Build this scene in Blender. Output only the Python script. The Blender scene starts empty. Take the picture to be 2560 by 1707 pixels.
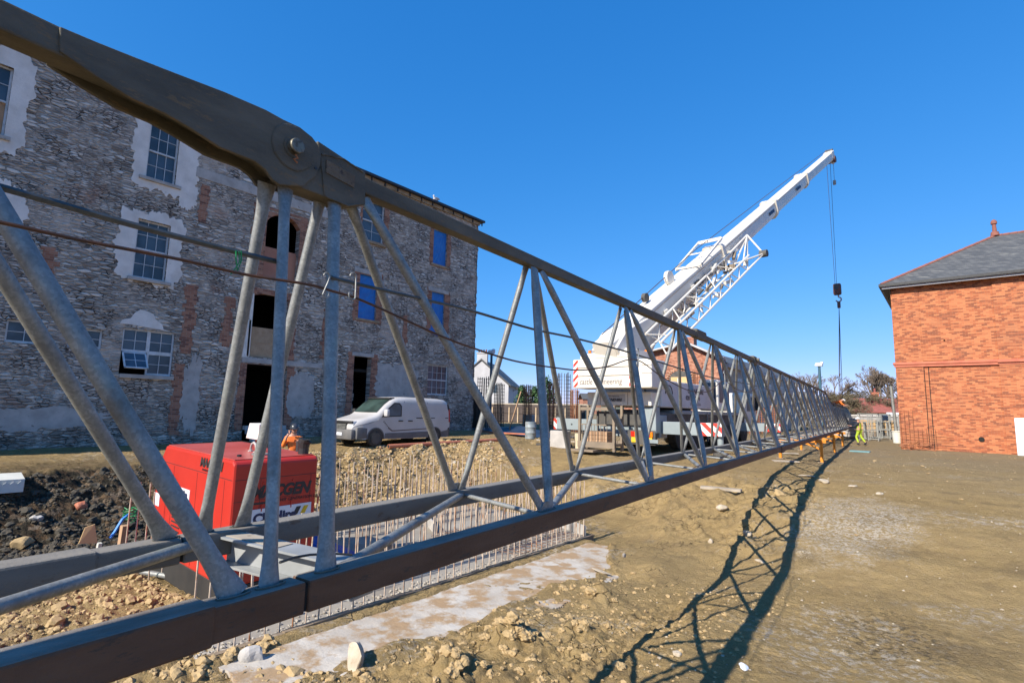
import bpy, bmesh, math, random
import numpy as np
from mathutils import Vector, Matrix
random.seed(7); rng = np.random.default_rng(7)
SC = bpy.context.scene
COL = SC.collection
# ---------------------------------------------------------------- camera
FPX = 1340.0; CX, CY = 1280.0, 853.5          # focal length and centre in pixels of the 2560 px wide photograph
PITCH = math.atan(173 / FPX); ROLL = math.radians(1.26); YAW = math.radians(39.3298)
CAM = Vector((0, 0, 1.75))
_F = Vector((0, math.cos(PITCH), math.sin(PITCH))); _U0 = Vector((0, -math.sin(PITCH), math.cos(PITCH))); _R0 = Vector((1, 0, 0))
_R = math.cos(ROLL) * _R0 + math.sin(ROLL) * _U0; _U = math.cos(ROLL) * _U0 - math.sin(ROLL) * _R0
_Z = Matrix.Rotation(YAW, 3, 'Z')
CR, CU, CF = _Z @ _R, _Z @ _U, _Z @ _F
cam = bpy.data.cameras.new('camera'); camo = bpy.data.objects.new('camera', cam); COL.objects.link(camo)
cam.sensor_fit = 'HORIZONTAL'; cam.sensor_width = 36.0; cam.lens = 36.0 * FPX / 2560.0
cam.clip_start = 0.05; cam.clip_end = 6000
M3 = Matrix((CR, CU, -CF)).transposed()
camo.matrix_world = Matrix.Translation(CAM) @ M3.to_4x4()
SC.camera = camo
# ---------------------------------------------------------------- light
SUNL = Vector((0.16, 1.33, -1.0)).normalized()        # direction the sunlight travels
w = bpy.data.worlds.new('World'); SC.world = w; w.use_nodes = True
wn = w.node_tree.nodes; wl = w.node_tree.links; wn.clear()
sky = wn.new('ShaderNodeTexSky'); sky.sky_type = 'NISHITA'; sky.sun_disc = False
sky.sun_elevation = math.asin(-SUNL.z); sky.sun_rotation = math.atan2(-SUNL.x, -SUNL.y)
sky.altitude = 0; sky.air_density = 0.8; sky.dust_density = 0.1; sky.ozone_density = 4.0
bg = wn.new('ShaderNodeBackground'); bg.inputs['Strength'].default_value = 0.13
sep = wn.new('ShaderNodeSeparateColor'); comb = wn.new('ShaderNodeCombineColor'); wl.new(sky.outputs[0], sep.inputs[0])
for i, (pw, cf) in enumerate(((1.34, .451), (.66, .537), (.47, .872))):      # clear, dry spring air: deeper blue than the model's default
    m1 = wn.new('ShaderNodeMath'); m1.operation = 'MULTIPLY'; m1.inputs[1].default_value = .2; m2 = wn.new('ShaderNodeMath'); m2.operation = 'POWER'; m2.inputs[1].default_value = pw
    m3 = wn.new('ShaderNodeMath'); m3.operation = 'MULTIPLY'; m3.inputs[1].default_value = cf / .2
    wl.new(sep.outputs[i], m1.inputs[0]); wl.new(m1.outputs[0], m2.inputs[0]); wl.new(m2.outputs[0], m3.inputs[0]); wl.new(m3.outputs[0], comb.inputs[i])
wo = wn.new('ShaderNodeOutputWorld'); wl.new(comb.outputs[0], bg.inputs[0]); wl.new(bg.outputs[0], wo.inputs[0])
sl = bpy.data.lights.new('sun', 'SUN'); sl.energy = 4.5; sl.angle = math.radians(0.53); sl.color = (1.0, 0.93, 0.82)
so = bpy.data.objects.new('sun', sl); COL.objects.link(so); so.rotation_euler = SUNL.to_track_quat('-Z', 'Y').to_euler(); so.location = (-20, -60, 60)
SC.view_settings.view_transform = 'Standard'; SC.view_settings.look = 'None'; SC.view_settings.gamma = 1.0
SC.view_settings.exposure = 0.80
SC.cycles.max_bounces = 6; SC.cycles.diffuse_bounces = 3; SC.cycles.glossy_bounces = 3
SC.cycles.caustics_reflective = False; SC.cycles.caustics_refractive = False

# ---------------------------------------------------------------- picture helpers (real distances: the plane is given)
def ray(x, y): return ((x - CX) * CR + (CY - y) * CU + FPX * CF).normalized()
def at_x(x, y, X): r = ray(x, y); return CAM + r * (X - CAM.x) / r.x
def at_y(x, y, Y): r = ray(x, y); return CAM + r * (Y - CAM.y) / r.y
def at_z(x, y, Z): r = ray(x, y); return CAM + r * (Z - CAM.z) / r.z
def at_d(x, y, D): r = ray(x, y); return CAM + r * D / r.dot(CF)

# ---------------------------------------------------------------- materials
def _new(name):
    m = bpy.data.materials.new(name); m.use_nodes = True
    nt = m.node_tree; nt.nodes.clear()
    o = nt.nodes.new('ShaderNodeOutputMaterial'); b = nt.nodes.new('ShaderNodeBsdfPrincipled'); nt.links.new(b.outputs[0], o.inputs[0])
    return m, nt, b
class G:
    """tiny node graph helper"""
    def __init__(s, nt): s.nt = nt
    def n(s, t, **k):
        x = s.nt.nodes.new(t)
        for a, v in k.items(): setattr(x, a, v)
        return x
    def l(s, a, b): s.nt.links.new(a, b)
    def coord(s): return s.n('ShaderNodeTexCoord').outputs['Object']
    def geo(s): return s.n('ShaderNodeNewGeometry').outputs['Position']
    def sep(s, v): x = s.n('ShaderNodeSeparateXYZ'); s.l(v, x.inputs[0]); return x.outputs
    def comb(s, *v):
        x = s.n('ShaderNodeCombineXYZ')
        for i, q in enumerate(v):
            if isinstance(q, (int, float)): x.inputs[i].default_value = q
            else: s.l(q, x.inputs[i])
        return x.outputs[0]
    def math(s, op, a, b=None, clamp=False):
        x = s.n('ShaderNodeMath', operation=op, use_clamp=clamp)
        for i, q in enumerate((a, b)):
            if q is None: continue
            if isinstance(q, (int, float)): x.inputs[i].default_value = q
            else: s.l(q, x.inputs[i])
        return x.outputs[0]
    def vmul(s, v, t):
        x = s.n('ShaderNodeVectorMath', operation='MULTIPLY'); s.l(v, x.inputs[0]); x.inputs[1].default_value = t; return x.outputs[0]
    def vadd(s, a, b):
        x = s.n('ShaderNodeVectorMath', operation='ADD'); s.l(a, x.inputs[0])
        if isinstance(b, tuple): x.inputs[1].default_value = b
        else: s.l(b, x.inputs[1])
        return x.outputs[0]
    def noise(s, v, sc, det=4, rough=.55, out=0):
        x = s.n('ShaderNodeTexNoise'); x.inputs['Scale'].default_value = sc; x.inputs['Detail'].default_value = det; x.inputs['Roughness'].default_value = rough
        s.l(v, x.inputs['Vector']); return x.outputs[out]
    def vor(s, v, sc, feat='F1', rnd=1.0, out='Distance'):
        x = s.n('ShaderNodeTexVoronoi', feature=feat); x.inputs['Scale'].default_value = sc; x.inputs['Randomness'].default_value = rnd
        s.l(v, x.inputs['Vector']); return x.outputs[out]
    def ramp(s, f, *st):
        x = s.n('ShaderNodeValToRGB'); e = x.color_ramp.elements
        while len(e) < len(st): e.new(0.5)
        for i, (p, c) in enumerate(st):
            e[i].position = p; e[i].color = (c if isinstance(c, tuple) else (c, c, c)) + (1,)
        s.l(f, x.inputs[0]); return x.outputs[0]
    def mix(s, f, a, b, mode='MIX'):
        x = s.n('ShaderNodeMix', data_type='RGBA', blend_type=mode)
        for i, q in ((0, f), (6, a), (7, b)):
            if isinstance(q, (int, float)): x.inputs[i].default_value = q
            elif isinstance(q, tuple): x.inputs[i].default_value = q + (1,)
            else: s.l(q, x.inputs[i])
        return x.outputs[2]
    def bump(s, h, b, strength=.5, dist=.02):
        x = s.n('ShaderNodeBump'); x.inputs['Strength'].default_value = strength; x.inputs['Distance'].default_value = dist
        s.l(h, x.inputs['Height']); s.l(x.outputs[0], b.inputs['Normal'])
def M(name, c1, c2=None, sc=3.0, rough=.7, metal=0.0, c3=None, sc3=12.0, amt3=.5, bump=0.0, bsc=60.0, spec=.5, det=5):
    m, nt, b = _new(name); g = G(nt); v = g.coord()
    c2 = c2 or tuple(x * .78 for x in c1)
    col = g.mix(g.ramp(g.noise(v, sc, det), (.35, 0.0), (.65, 1.0)), c1, c2)
    if c3: col = g.mix(g.ramp(g.noise(v, sc3, 6, .65), (amt3, 0.0), (amt3 + .12, 1.0)), col, c3)
    g.l(col, b.inputs['Base Color']); b.inputs['Roughness'].default_value = rough; b.inputs['Metallic'].default_value = metal
    b.inputs['Specular IOR Level'].default_value = spec
    if bump: g.bump(g.noise(v, bsc, 4), b, bump, .01)
    return m
def wall_vec(g, axis):
    x, y, z = g.sep(g.geo())
    return g.comb(y if axis == 'x' else x, z, 0.0)
def m_stone():
    m, nt, b = _new('rubble_stone'); g = G(nt); v = wall_vec(g, 'x'); p = g.geo()
    wob = g.noise(v, 1.3, 3, .5, 1); v1 = g.vadd(v, g.vmul(g.vadd(wob, (-.5, -.5, 0)), (.12, .06, 0)))
    v1 = g.vadd(v1, g.vmul(g.vadd(g.noise(v, 7, 2, .5, 1), (-.5, -.5, 0)), (.04, .018, 0)))
    vs = g.vmul(v1, (3.3, 11.0, 1)); vs2 = g.vmul(v1, (5.0, 17.0, 1))
    sel = g.ramp(g.noise(v, .55, 2), (.47, 0.0), (.53, 1.0))
    e1 = g.vor(vs, 1, 'DISTANCE_TO_EDGE', .85); e2 = g.vor(vs2, 1, 'DISTANCE_TO_EDGE', .85)
    edge = g.math('ADD', g.math('MULTIPLY', e1, g.math('SUBTRACT', 1.0, sel)), g.math('MULTIPLY', e2, sel))
    c1 = g.vor(vs, 1, 'F1', .85, 'Color'); c2 = g.vor(vs2, 1, 'F1', .85, 'Color')
    rnd = g.sep(g.mix(sel, c1, c2))[0]
    stone = g.ramp(rnd, (0.0, (.25, .205, .165)), (.3, (.44, .38, .32)), (.7, (.60, .53, .45)), (1.0, (.80, .74, .66)))
    stone = g.mix(g.ramp(g.noise(v, 14, 5, .7), (.35, 0.0), (.7, .4)), stone, (.30, .27, .25))
    # joints: lime mortar nearly flush in places, raked out and black in others
    deep = g.ramp(g.noise(v, 1.1, 4, .6), (.42, 0.0), (.58, 1.0))
    mort = g.mix(deep, (.50, .43, .36), (.075, .062, .05))
    jw = g.math('ADD', g.math('MULTIPLY', g.noise(v, 9, 3), .085), .005)
    jm = g.math('LESS_THAN', edge, jw)
    col = g.mix(jm, stone, mort)
    # areas still coated in smeared render, pinkish brick ghosts, black holes
    coat = g.ramp(g.noise(v, .42, 6, .62), (.55, 0.0), (.62, .65))
    col = g.mix(coat, col, g.ramp(g.noise(v, 5, 6, .7), (.3, (.40, .33, .27)), (.7, (.62, .54, .46))))
    pink = g.ramp(g.noise(g.vadd(v, (31.0, 7.0, 0)), .5, 5, .6), (.60, 0.0), (.68, .55))
    col = g.mix(pink, col, (.42, .25, .18))
    hole = g.ramp(g.vor(g.vmul(v1, (1.6, 3.2, 1)), 1), (.055, 1.0), (.075, 0.0))
    hole = g.math('MULTIPLY', hole, g.ramp(g.noise(v, .8, 2), (.45, 0.0), (.5, 1.0)))
    col = g.mix(hole, col, (.02, .018, .018))
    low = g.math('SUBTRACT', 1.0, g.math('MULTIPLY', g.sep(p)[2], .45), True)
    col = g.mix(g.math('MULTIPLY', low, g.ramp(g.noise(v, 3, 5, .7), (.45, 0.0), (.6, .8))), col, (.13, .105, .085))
    g.l(col, b.inputs['Base Color']); b.inputs['Roughness'].default_value = .93; b.inputs['Specular IOR Level'].default_value = .2
    h = g.math('ADD', g.ramp(edge, (0.0, 0.0), (.16, 1.0)), g.math('MULTIPLY', g.noise(v, 30, 5, .7), .4))
    h = g.math('MULTIPLY', h, g.math('SUBTRACT', 1.0, g.math('MULTIPLY', coat, .75)))
    g.bump(h, b, 1.0, .05)
    return m
def m_brick(name, axis, ca=(.38, .115, .052), cb=(.50, .19, .085), cc=(.22, .075, .042), mort=(.40, .19, .11), scale=1.0, dirty=.0):
    m, nt, b = _new(name); g = G(nt); v = wall_vec(g, axis)
    def brk(c1, c2, mo, bias):
        x = g.n('ShaderNodeTexBrick'); g.l(v, x.inputs['Vector']); x.inputs['Scale'].default_value = 1.0
        x.inputs['Brick Width'].default_value = .225 * scale; x.inputs['Row Height'].default_value = .078 * scale; x.inputs['Mortar Size'].default_value = .006 * scale
        x.inputs['Bias'].default_value = bias; x.inputs['Mortar Smooth'].default_value = .3
        for k, c in (('Color1', c1), ('Color2', c2), ('Mortar', mo)): x.inputs[k].default_value = c + (1,)
        return x
    k = brk((0, 0, 0), (1, 1, 1), (.5, .5, .5), 0.0)
    cell = g.sep(k.outputs['Color'])[0]
    patch = g.noise(g.vmul(v, (.55, 2.6, 1)), 2.0, 3, .5)
    f = g.math('ADD', g.math('MULTIPLY', cell, .85), g.math('MULTIPLY', g.math('SUBTRACT', patch, .42), .75))
    col = g.ramp(f, (.12, cc), (.38, ca), (.55, tuple((a + c) / 2 for a, c in zip(ca, cb))), (.8, cb))
    col = g.mix(k.outputs['Fac'], col, mort)
    col = g.mix(g.ramp(g.noise(v, .5, 5, .6), (.5, 0.0), (.72, .35 + dirty)), col, (.20, .10, .07))
    g.l(col, b.inputs['Base Color']); b.inputs['Roughness'].default_value = .9; b.inputs['Specular IOR Level'].default_value = .2
    h = g.math('SUBTRACT', g.math('MULTIPLY', g.noise(v, 40, 3), .3), k.outputs['Fac']); g.bump(h, b, .6, .008)
    return m
def m_soil():
    m, nt, b = _new('site_soil'); g = G(nt); p = g.geo(); x, y, z = g.sep(p)
    n1 = g.noise(p, .35, 6, .6); n2 = g.noise(p, 2.2, 6, .65); n3 = g.noise(p, 14, 5, .7)
    tan = g.ramp(n1, (.3, (.51, .36, .158)), (.7, (.61, .445, .215)))
    col = g.mix(g.ramp(n2, (.35, .0), (.7, .6)), tan, (.40, .28, .14))
    col = g.mix(g.ramp(n3, (.5, .0), (.75, .45)), col, (.70, .54, .33))
    col = g.mix(g.ramp(g.noise(g.vadd(p, (3.0, 17.0, 0)), .9, 7, .7), (.54, 0.0), (.66, .55)), col, (.27, .195, .105))
    ck = g.vor(g.vadd(p, g.vmul(g.noise(p, 3, 3, .5, 1), (.3, .3, 0))), 4.2, 'DISTANCE_TO_EDGE', 1.0); ckm = g.math('MULTIPLY', g.ramp(ck, (.0, 1.0), (.035, 0.0)), g.math('MULTIPLY', g.ramp(g.noise(p, 1.4, 3), (.52, 0.0), (.60, .8)), g.ramp(g.math('MULTIPLY', x, -.1), (.24, 0.0), (.33, 1.0))))
    col = g.mix(ckm, col, (.16, .11, .06))
    # pale chalky scatter
    ch = g.math('MULTIPLY', g.ramp(g.noise(g.vadd(p, (9.0, 3.0, 0)), .42, 3, .5), (.54, 0.0), (.64, 1.0)), g.ramp(g.noise(p, 9, 6, .75), (.50, 0.0), (.60, .75)))
    def blob(x0, y0, rx, ry):
        a_ = g.math('DIVIDE', g.math('SUBTRACT', x, x0), rx); b_ = g.math('DIVIDE', g.math('SUBTRACT', y, y0), ry)
        return g.math('SQRT', g.math('ADD', g.math('MULTIPLY', a_, a_), g.math('MULTIPLY', b_, b_)))
    wv = g.math('MULTIPLY', g.math('SUBTRACT', n2, .5), 1.6)
    c1_ = g.math('MULTIPLY', g.ramp(g.math('ADD', blob(-1.75, 13.8, 1.3, 3.0), wv), (.55, 1.0), (1.15, 0.0)), g.ramp(g.noise(p, 16, 6, .75), (.46, 0.0), (.56, .95)))
    ch = g.math('MAXIMUM', ch, c1_)
    dk = g.math('MULTIPLY', g.ramp(g.math('ADD', blob(-.8, 8.4, .8, 1.3), wv), (.5, 1.0), (1.1, 0.0)), g.ramp(g.noise(p, 12, 5, .7), (.47, 0.0), (.58, .75)))
    col = g.mix(dk, col, (.12, .095, .065))
    col = g.mix(ch, col, (.74, .66, .54))
    # small stones
    st = g.ramp(g.vor(p, 11, 'F1', 1.0), (.10, 1.0), (.13, 0.0)); sm = g.ramp(g.noise(p, 1.7, 3), (.50, 0.0), (.56, 1.0))
    col = g.mix(g.math('MULTIPLY', st, sm), col, g.ramp(g.sep(g.vor(p, 11, 'F1', 1.0, 'Color'))[0], (0.0, (.42, .30, .18)), (1.0, (.74, .66, .54))))
    # grey-brown dressing of the far yard
    far = g.math('MULTIPLY', g.ramp(g.math('MULTIPLY', y, .02), (.36, 0.0), (.60, 1.0)), g.ramp(n1, (.3, .3), (.6, .8)))
    col = g.mix(far, col, (.40, .315, .20))
    # dark earth of the western bank, its shade painted into the colour
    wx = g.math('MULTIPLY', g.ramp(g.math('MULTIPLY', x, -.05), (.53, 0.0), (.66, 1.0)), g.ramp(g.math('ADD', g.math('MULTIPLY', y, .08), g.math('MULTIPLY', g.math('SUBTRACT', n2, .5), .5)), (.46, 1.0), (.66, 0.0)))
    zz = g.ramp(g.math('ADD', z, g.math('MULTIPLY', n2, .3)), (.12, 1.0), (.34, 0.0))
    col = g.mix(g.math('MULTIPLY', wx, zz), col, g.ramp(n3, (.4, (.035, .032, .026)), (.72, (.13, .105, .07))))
    # rocky rubble colours of the cut bank
    bk = g.math('MULTIPLY', g.ramp(g.math('MULTIPLY', x, -.05), (.58, 0.0), (.66, 1.0)), g.ramp(g.noise(p, 5, 4, .7), (.48, 0.0), (.55, .6)))
    bk = g.math('MULTIPLY', bk, zz)
    col = g.mix(bk, col, g.ramp(g.sep(g.vor(p, 5.5, 'F1', 1.0, 'Color'))[1], (0.0, (.16, .09, .05)), (.6, (.36, .23, .13)), (1.0, (.55, .42, .30))))
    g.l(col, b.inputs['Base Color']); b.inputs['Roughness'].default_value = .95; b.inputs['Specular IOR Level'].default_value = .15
    h = g.math('SUBTRACT', g.math('ADD', g.noise(p, 26, 6, .7), g.math('MULTIPLY', g.math('MULTIPLY', st, sm), .8)), ckm); g.bump(h, b, .8, .045)
    return m
def m_galv():
    m, nt, b = _new('galvanised_steel'); g = G(nt); v = g.coord()
    sp = g.sep(g.vor(v, 90, 'F1', 1.0, 'Color'))[0]
    col = g.ramp(g.math('ADD', g.math('MULTIPLY', sp, .22), g.math('MULTIPLY', g.noise(v, 9, 5, .6), .78)), (.25, (.17, .172, .165)), (.55, (.27, .272, .255)), (.8, (.40, .40, .37)))
    col = g.mix(g.ramp(g.noise(v, 2.2, 6, .7), (.60, 0.0), (.68, .7)), col, (.13, .115, .09))
    col = g.mix(g.ramp(g.noise(v, 3.1, 3, .5), (.62, 0.0), (.7, .35)), col, (.24, .28, .20))
    g.l(col, b.inputs['Base Color']); b.inputs['Roughness'].default_value = .5; b.inputs['Metallic'].default_value = .35
    g.bump(g.noise(v, 35, 4), b, .15, .01)
    return m
def m_chord(name, c1, c2, c3):
    m, nt, b = _new(name); g = G(nt); p = g.geo(); v = g.vmul(p, (1, .25, 1))
    col = g.mix(g.ramp(g.noise(v, 6, 6, .65), (.35, 0.0), (.65, 1.0)), c1, c2)
    col = g.mix(g.ramp(g.noise(g.vmul(p, (3, .8, 3)), 7, 6, .75), (.58, 0.0), (.64, .8)), col, c3)
    # grey dust and bare zinc on the upward faces
    nz = g.sep(g.n('ShaderNodeNewGeometry').outputs['Normal'])[2]
    top = g.math('MULTIPLY', g.ramp(nz, (.5, 0.0), (.9, 1.0)), g.ramp(g.noise(v, 9, 6, .7), (.35, .45), (.6, 1.0)))
    col = g.mix(top, col, (.25, .225, .19))
    g.l(col, b.inputs['Base Color']); b.inputs['Roughness'].default_value = .72; b.inputs['Metallic'].default_value = .1; b.inputs['Specular IOR Level'].default_value = .3
    g.bump(g.math('ADD', g.noise(p, 45, 6, .7), g.math('MULTIPLY', g.noise(p, 9, 3), .8)), b, .45, .012)
    return m
def m_glass(name='window_glass', tint=(.03, .045, .06)):
    m, nt, b = _new(name); g = G(nt)
    col = g.mix(g.ramp(g.noise(g.geo(), 1.1, 3), (.4, 0.0), (.6, 1.0)), tint, tuple(x * 2.1 for x in tint))
    g.l(col, b.inputs['Base Color']); b.inputs['Roughness'].default_value = .3; b.inputs['Specular IOR Level'].default_value = .6
    return m
def m_stripes(name, axis, per=.28, c1=(.70, .05, .03), c2=(.82, .80, .76), sgn=1):
    m, nt, b = _new(name); g = G(nt); x, y, z = g.sep(g.geo())
    s = g.math('ADD', x if axis == 'x' else y, g.math('MULTIPLY', z, sgn))
    f = g.math('GREATER_THAN', g.math('FRACT', g.math('DIVIDE', s, per)), .5)
    g.l(g.mix(f, c1, c2), b.inputs['Base Color']); b.inputs['Roughness'].default_value = .4
    return m
def m_slate():
    m, nt, b = _new('slate_tiles'); g = G(nt); x, y, z = g.sep(g.geo()); v = g.comb(g.math('ADD', x, y), g.math('MULTIPLY', z, 1.9), 0.0)
    k = g.n('ShaderNodeTexBrick'); g.l(v, k.inputs['Vector']); k.inputs['Scale'].default_value = 1.0
    k.inputs['Brick Width'].default_value = .30; k.inputs['Row Height'].default_value = .26; k.inputs['Mortar Size'].default_value = .012
    for q, c in (('Color1', (.07, .072, .072)), ('Color2', (.115, .115, .11)), ('Mortar', (.05, .05, .05))): k.inputs[q].default_value = c + (1,)
    col = g.mix(g.ramp(g.noise(v, 1.3, 6, .7), (.55, 0.0), (.7, .6)), k.outputs['Color'], (.22, .21, .18))
    g.l(col, b.inputs['Base Color']); b.inputs['Roughness'].default_value = .65
    return m
MS = {}
MS['stone'] = m_stone(); MS['soil'] = m_soil(); MS['galv'] = m_galv()
MS['brickY'] = m_brick('red_brick_facing', 'y', scale=1.08); MS['brickX'] = m_brick('old_brick_patch', 'x', (.30, .13, .08), (.38, .19, .12), (.16, .07, .05), (.30, .26, .22), 1.0, .2)
MS['brick2'] = m_brick('chapel_brick', 'y', (.36, .13, .075), (.46, .22, .14), (.22, .075, .045), (.34, .26, .21))
MS['chord_near'] = m_chord('rusty_painted_steel', (.105, .055, .032), (.15, .085, .052), (.065, .052, .042))
MS['chord_far'] = m_chord('grey_painted_steel', (.145, .135, .12), (.19, .18, .16), (.12, .085, .06))
MS['chord_top'] = m_chord('weathered_top_steel', (.085, .078, .062), (.145, .13, .10), (.19, .13, .075))
MS['glass'] = m_glass(); MS['slate'] = m_slate()
MS['white_frame'] = M('white_window_paint', (.62, .64, .66), (.48, .50, .50), 6, .5)
MS['plaster'] = M('old_white_render', (.74, .70, .65), (.60, .56, .51), 2.2, .95, 0, (.16, .14, .125), 5, .66, .6, 20)
MS['lintel'] = M('grey_concrete', (.46, .43, .40), (.34, .32, .295), 2.5, .95, 0, (.12, .10, .085), 7, .62, .6, 25)
MS['plyY'] = M('pink_plywood', (.42, .20, .13), (.34, .15, .10), 1.5, .8)
MS['osb'] = M('pale_board', (.42, .30, .19), (.33, .22, .13), 4, .85, 0, (.18, .12, .08), 16, .6)
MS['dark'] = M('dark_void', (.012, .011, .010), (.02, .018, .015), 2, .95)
MS['bluesheet'] = M('blue_boarding', (.015, .17, .50), (.01, .13, .42), 2.5, .55, 0, None, bump=.5, bsc=5)
MS['black'] = M('black_plastic', (.015, .015, .016), (.03, .03, .03), 6, .5)
MS['rubber'] = M('tyre_rubber', (.022, .021, .02), (.07, .06, .045), 6, .85)
MS['vanwhite'] = M('van_paint', (.50, .485, .475), (.45, .43, .41), 1.2, .25, 0, (.36, .30, .23), 1.5, .66)
MS['vangrey'] = M('van_plastic', (.10, .10, .105), (.14, .135, .13), 3, .6)
MS['cranewhite'] = M('crane_paint', (.74, .70, .62), (.66, .61, .53), .8, .42, 0, (.40, .36, .30), 4, .70)
MS['cranegrey'] = M('crane_grey_paint', (.27, .31, .32), (.22, .26, .27), 1.5, .5, 0, (.12, .12, .11), 5, .68)
MS['cranedark'] = M('crane_underframe', (.055, .055, .055), (.10, .09, .075), 3, .7)
MS['rackbrown'] = M('dusty_steel_rack', (.26, .20, .14), (.19, .15, .11), 3, .8)
MS['timber'] = M('sawn_timber', (.46, .29, .17), (.36, .22, .13), 2, .85, 0, (.24, .14, .08), 18, .62)
MS['greywood'] = M('weathered_plank', (.42, .36, .28), (.30, .25, .19), 3, .9, 0, (.18, .14, .10), 14, .62)
MS['red'] = M('red_canopy_paint', (.50, .032, .019), (.44, .026, .015), 1.5, .42, 0, (.36, .06, .04), 5, .72)
MS['redtop'] = M('dusty_red_top', (.50, .10, .085), (.42, .07, .055), 1.5, .35)
MS['rebar'] = M('rusty_rebar', (.42, .30, .21), (.56, .46, .36), 9, .85, 0, (.30, .12, .05), 4, .54)
MS['rebar_dark'] = M('dark_rebar', (.20, .09, .05), (.12, .07, .05), 6, .85)
MS['rust'] = M('orange_rust', (.38, .16, .07), (.26, .10, .05), 5, .85)
MS['concrete'] = M('pale_blinding_concrete', (.50, .46, .40), (.38, .33, .27), 1.4, .92, 0, (.33, .22, .12), 2.4, .45, .7, 22, det=9)
MS['gravelc'] = M('pale_gravel', (.42, .38, .32), (.30, .26, .21), 9, .95)
MS['clod'] = M('clay_clod', (.42, .295, .145), (.33, .23, .11), 9, .95, 0, (.52, .38, .21), 22, .6, .8, 40)
MS['rock'] = M('pale_limestone', (.50, .43, .33), (.38, .31, .22), 7, .9, 0, (.28, .18, .10), 9, .6, .7, 30)
MS['orange'] = M('orange_trestle_paint', (.72, .25, .015), (.60, .19, .01), 3, .5, 0, (.30, .14, .05), 7, .66)
MS['wire'] = M('dark_wire', (.05, .03, .022), (.11, .045, .02), 14, .6, .2)
MS['rope'] = M('steel_rope', (.075, .085, .085), (.11, .12, .12), 20, .55, .5)
MS['cord_green'] = M('green_plastic_tie', (.01, .28, .08), None, 5, .5)
MS['water'] = m_glass('still_water', (.05, .05, .045))
MS['roofdark'] = M('dark_roof_edge', (.018, .02, .026), (.03, .03, .035), 3, .6)
MS['fascia'] = M('timber_fascia', (.36, .27, .17), (.24, .18, .12), 3, .85)
MS['tan_render'] = M('cream_render', (.56, .47, .33), (.48, .40, .28), 1, .9)
MS['housewhite'] = M('white_house_render', (.50, .49, .49), (.42, .41, .41), 1, .9)
MS['redtile'] = M('red_roof_tile', (.30, .09, .07), (.22, .07, .055), 3, .85)
MS['bark'] = M('grey_bark', (.16, .125, .095), (.11, .085, .062), 4, .95)
MS['twig'] = M('bare_twig', (.20, .15, .11), (.14, .105, .08), 4, .95)
MS['leaf'] = M('conifer_leaf', (.035, .085, .03), (.06, .12, .04), 2, .9)
MS['fence'] = M('dark_hoarding', (.085, .065, .055), (.06, .045, .04), 1.5, .9)
MS['post'] = M('pale_timber_post', (.50, .38, .25), (.40, .29, .18), 2, .85)
MS['bluepost'] = M('blue_green_pole', (.05, .12, .16), None, 2, .5)
MS['hiviz'] = M('yellow_hi_vis', (.42, .55, .04), (.32, .42, .03), 6, .7)
MS['hivizo'] = M('orange_hi_vis', (.90, .22, .03), (.75, .15, .02), 6, .7)
MS['navy'] = M('dark_clothing', (.02, .022, .03), (.035, .035, .04), 6, .9)
MS['skin'] = M('skin', (.50, .27, .19), (.44, .22, .15), 8, .55)
MS['helmetw'] = M('white_helmet', (.72, .71, .68), None, 3, .35)
MS['helmetk'] = M('dark_helmet', (.045, .05, .06), (.03, .035, .04), 8, .3)
MS['pipe'] = M('orange_clay_pipe', (.48, .17, .09), (.40, .13, .07), 3, .6)
MS['bluetarp'] = M('blue_tarpaulin', (.01, .07, .33), (.008, .05, .25), 4, .5, bump=.8, bsc=9)
MS['bluestrap'] = M('blue_strap', (.05, .26, .72), (.03, .20, .60), 4, .6)
MS['text_dark'] = M('dark_lettering', (.035, .03, .03), None, 3, .6)
MS['text_grey'] = M('grey_lettering', (.16, .13, .12), None, 3, .6)
MS['text_blue'] = M('navy_lettering', (.02, .03, .09), None, 3, .6)
MS['sign'] = M('white_sign', (.72, .74, .78), (.66, .68, .70), 3, .4)
MS['yellow'] = M('yellow_sticker', (.75, .50, .02), None, 3, .5)
MS['lens_red'] = M('red_lens', (.65, .03, .015), None, 3, .2)
MS['amber'] = M('amber_lens', (.85, .22, .01), None, 3, .2)
MS['lens_white'] = M('clear_lens', (.70, .72, .74), (.3, .32, .34), 14, .12)
MS['bird'] = M('white_feather', (.75, .75, .74), (.55, .56, .58), 8, .8)
MS['hookred'] = M('dusty_red_block', (.16, .055, .04), (.09, .045, .035), 4, .6)
MS['strR'] = m_stripes('red_white_chevron', 'x', .42, sgn=1); MS['strV'] = m_stripes('red_white_edge', 'x', .30, sgn=-1)
MS['town'] = M('distant_walls', (.40, .34, .32), (.34, .24, .20), .05, .95, 0, (.16, .17, .12), .12, .5)
MS['ply'] = M('yellow_plywood', (.62, .42, .20), (.54, .35, .16), .8, .8)
MS['ibc'] = M('white_plastic', (.66, .65, .58), (.58, .57, .50), 3, .5)
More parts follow.
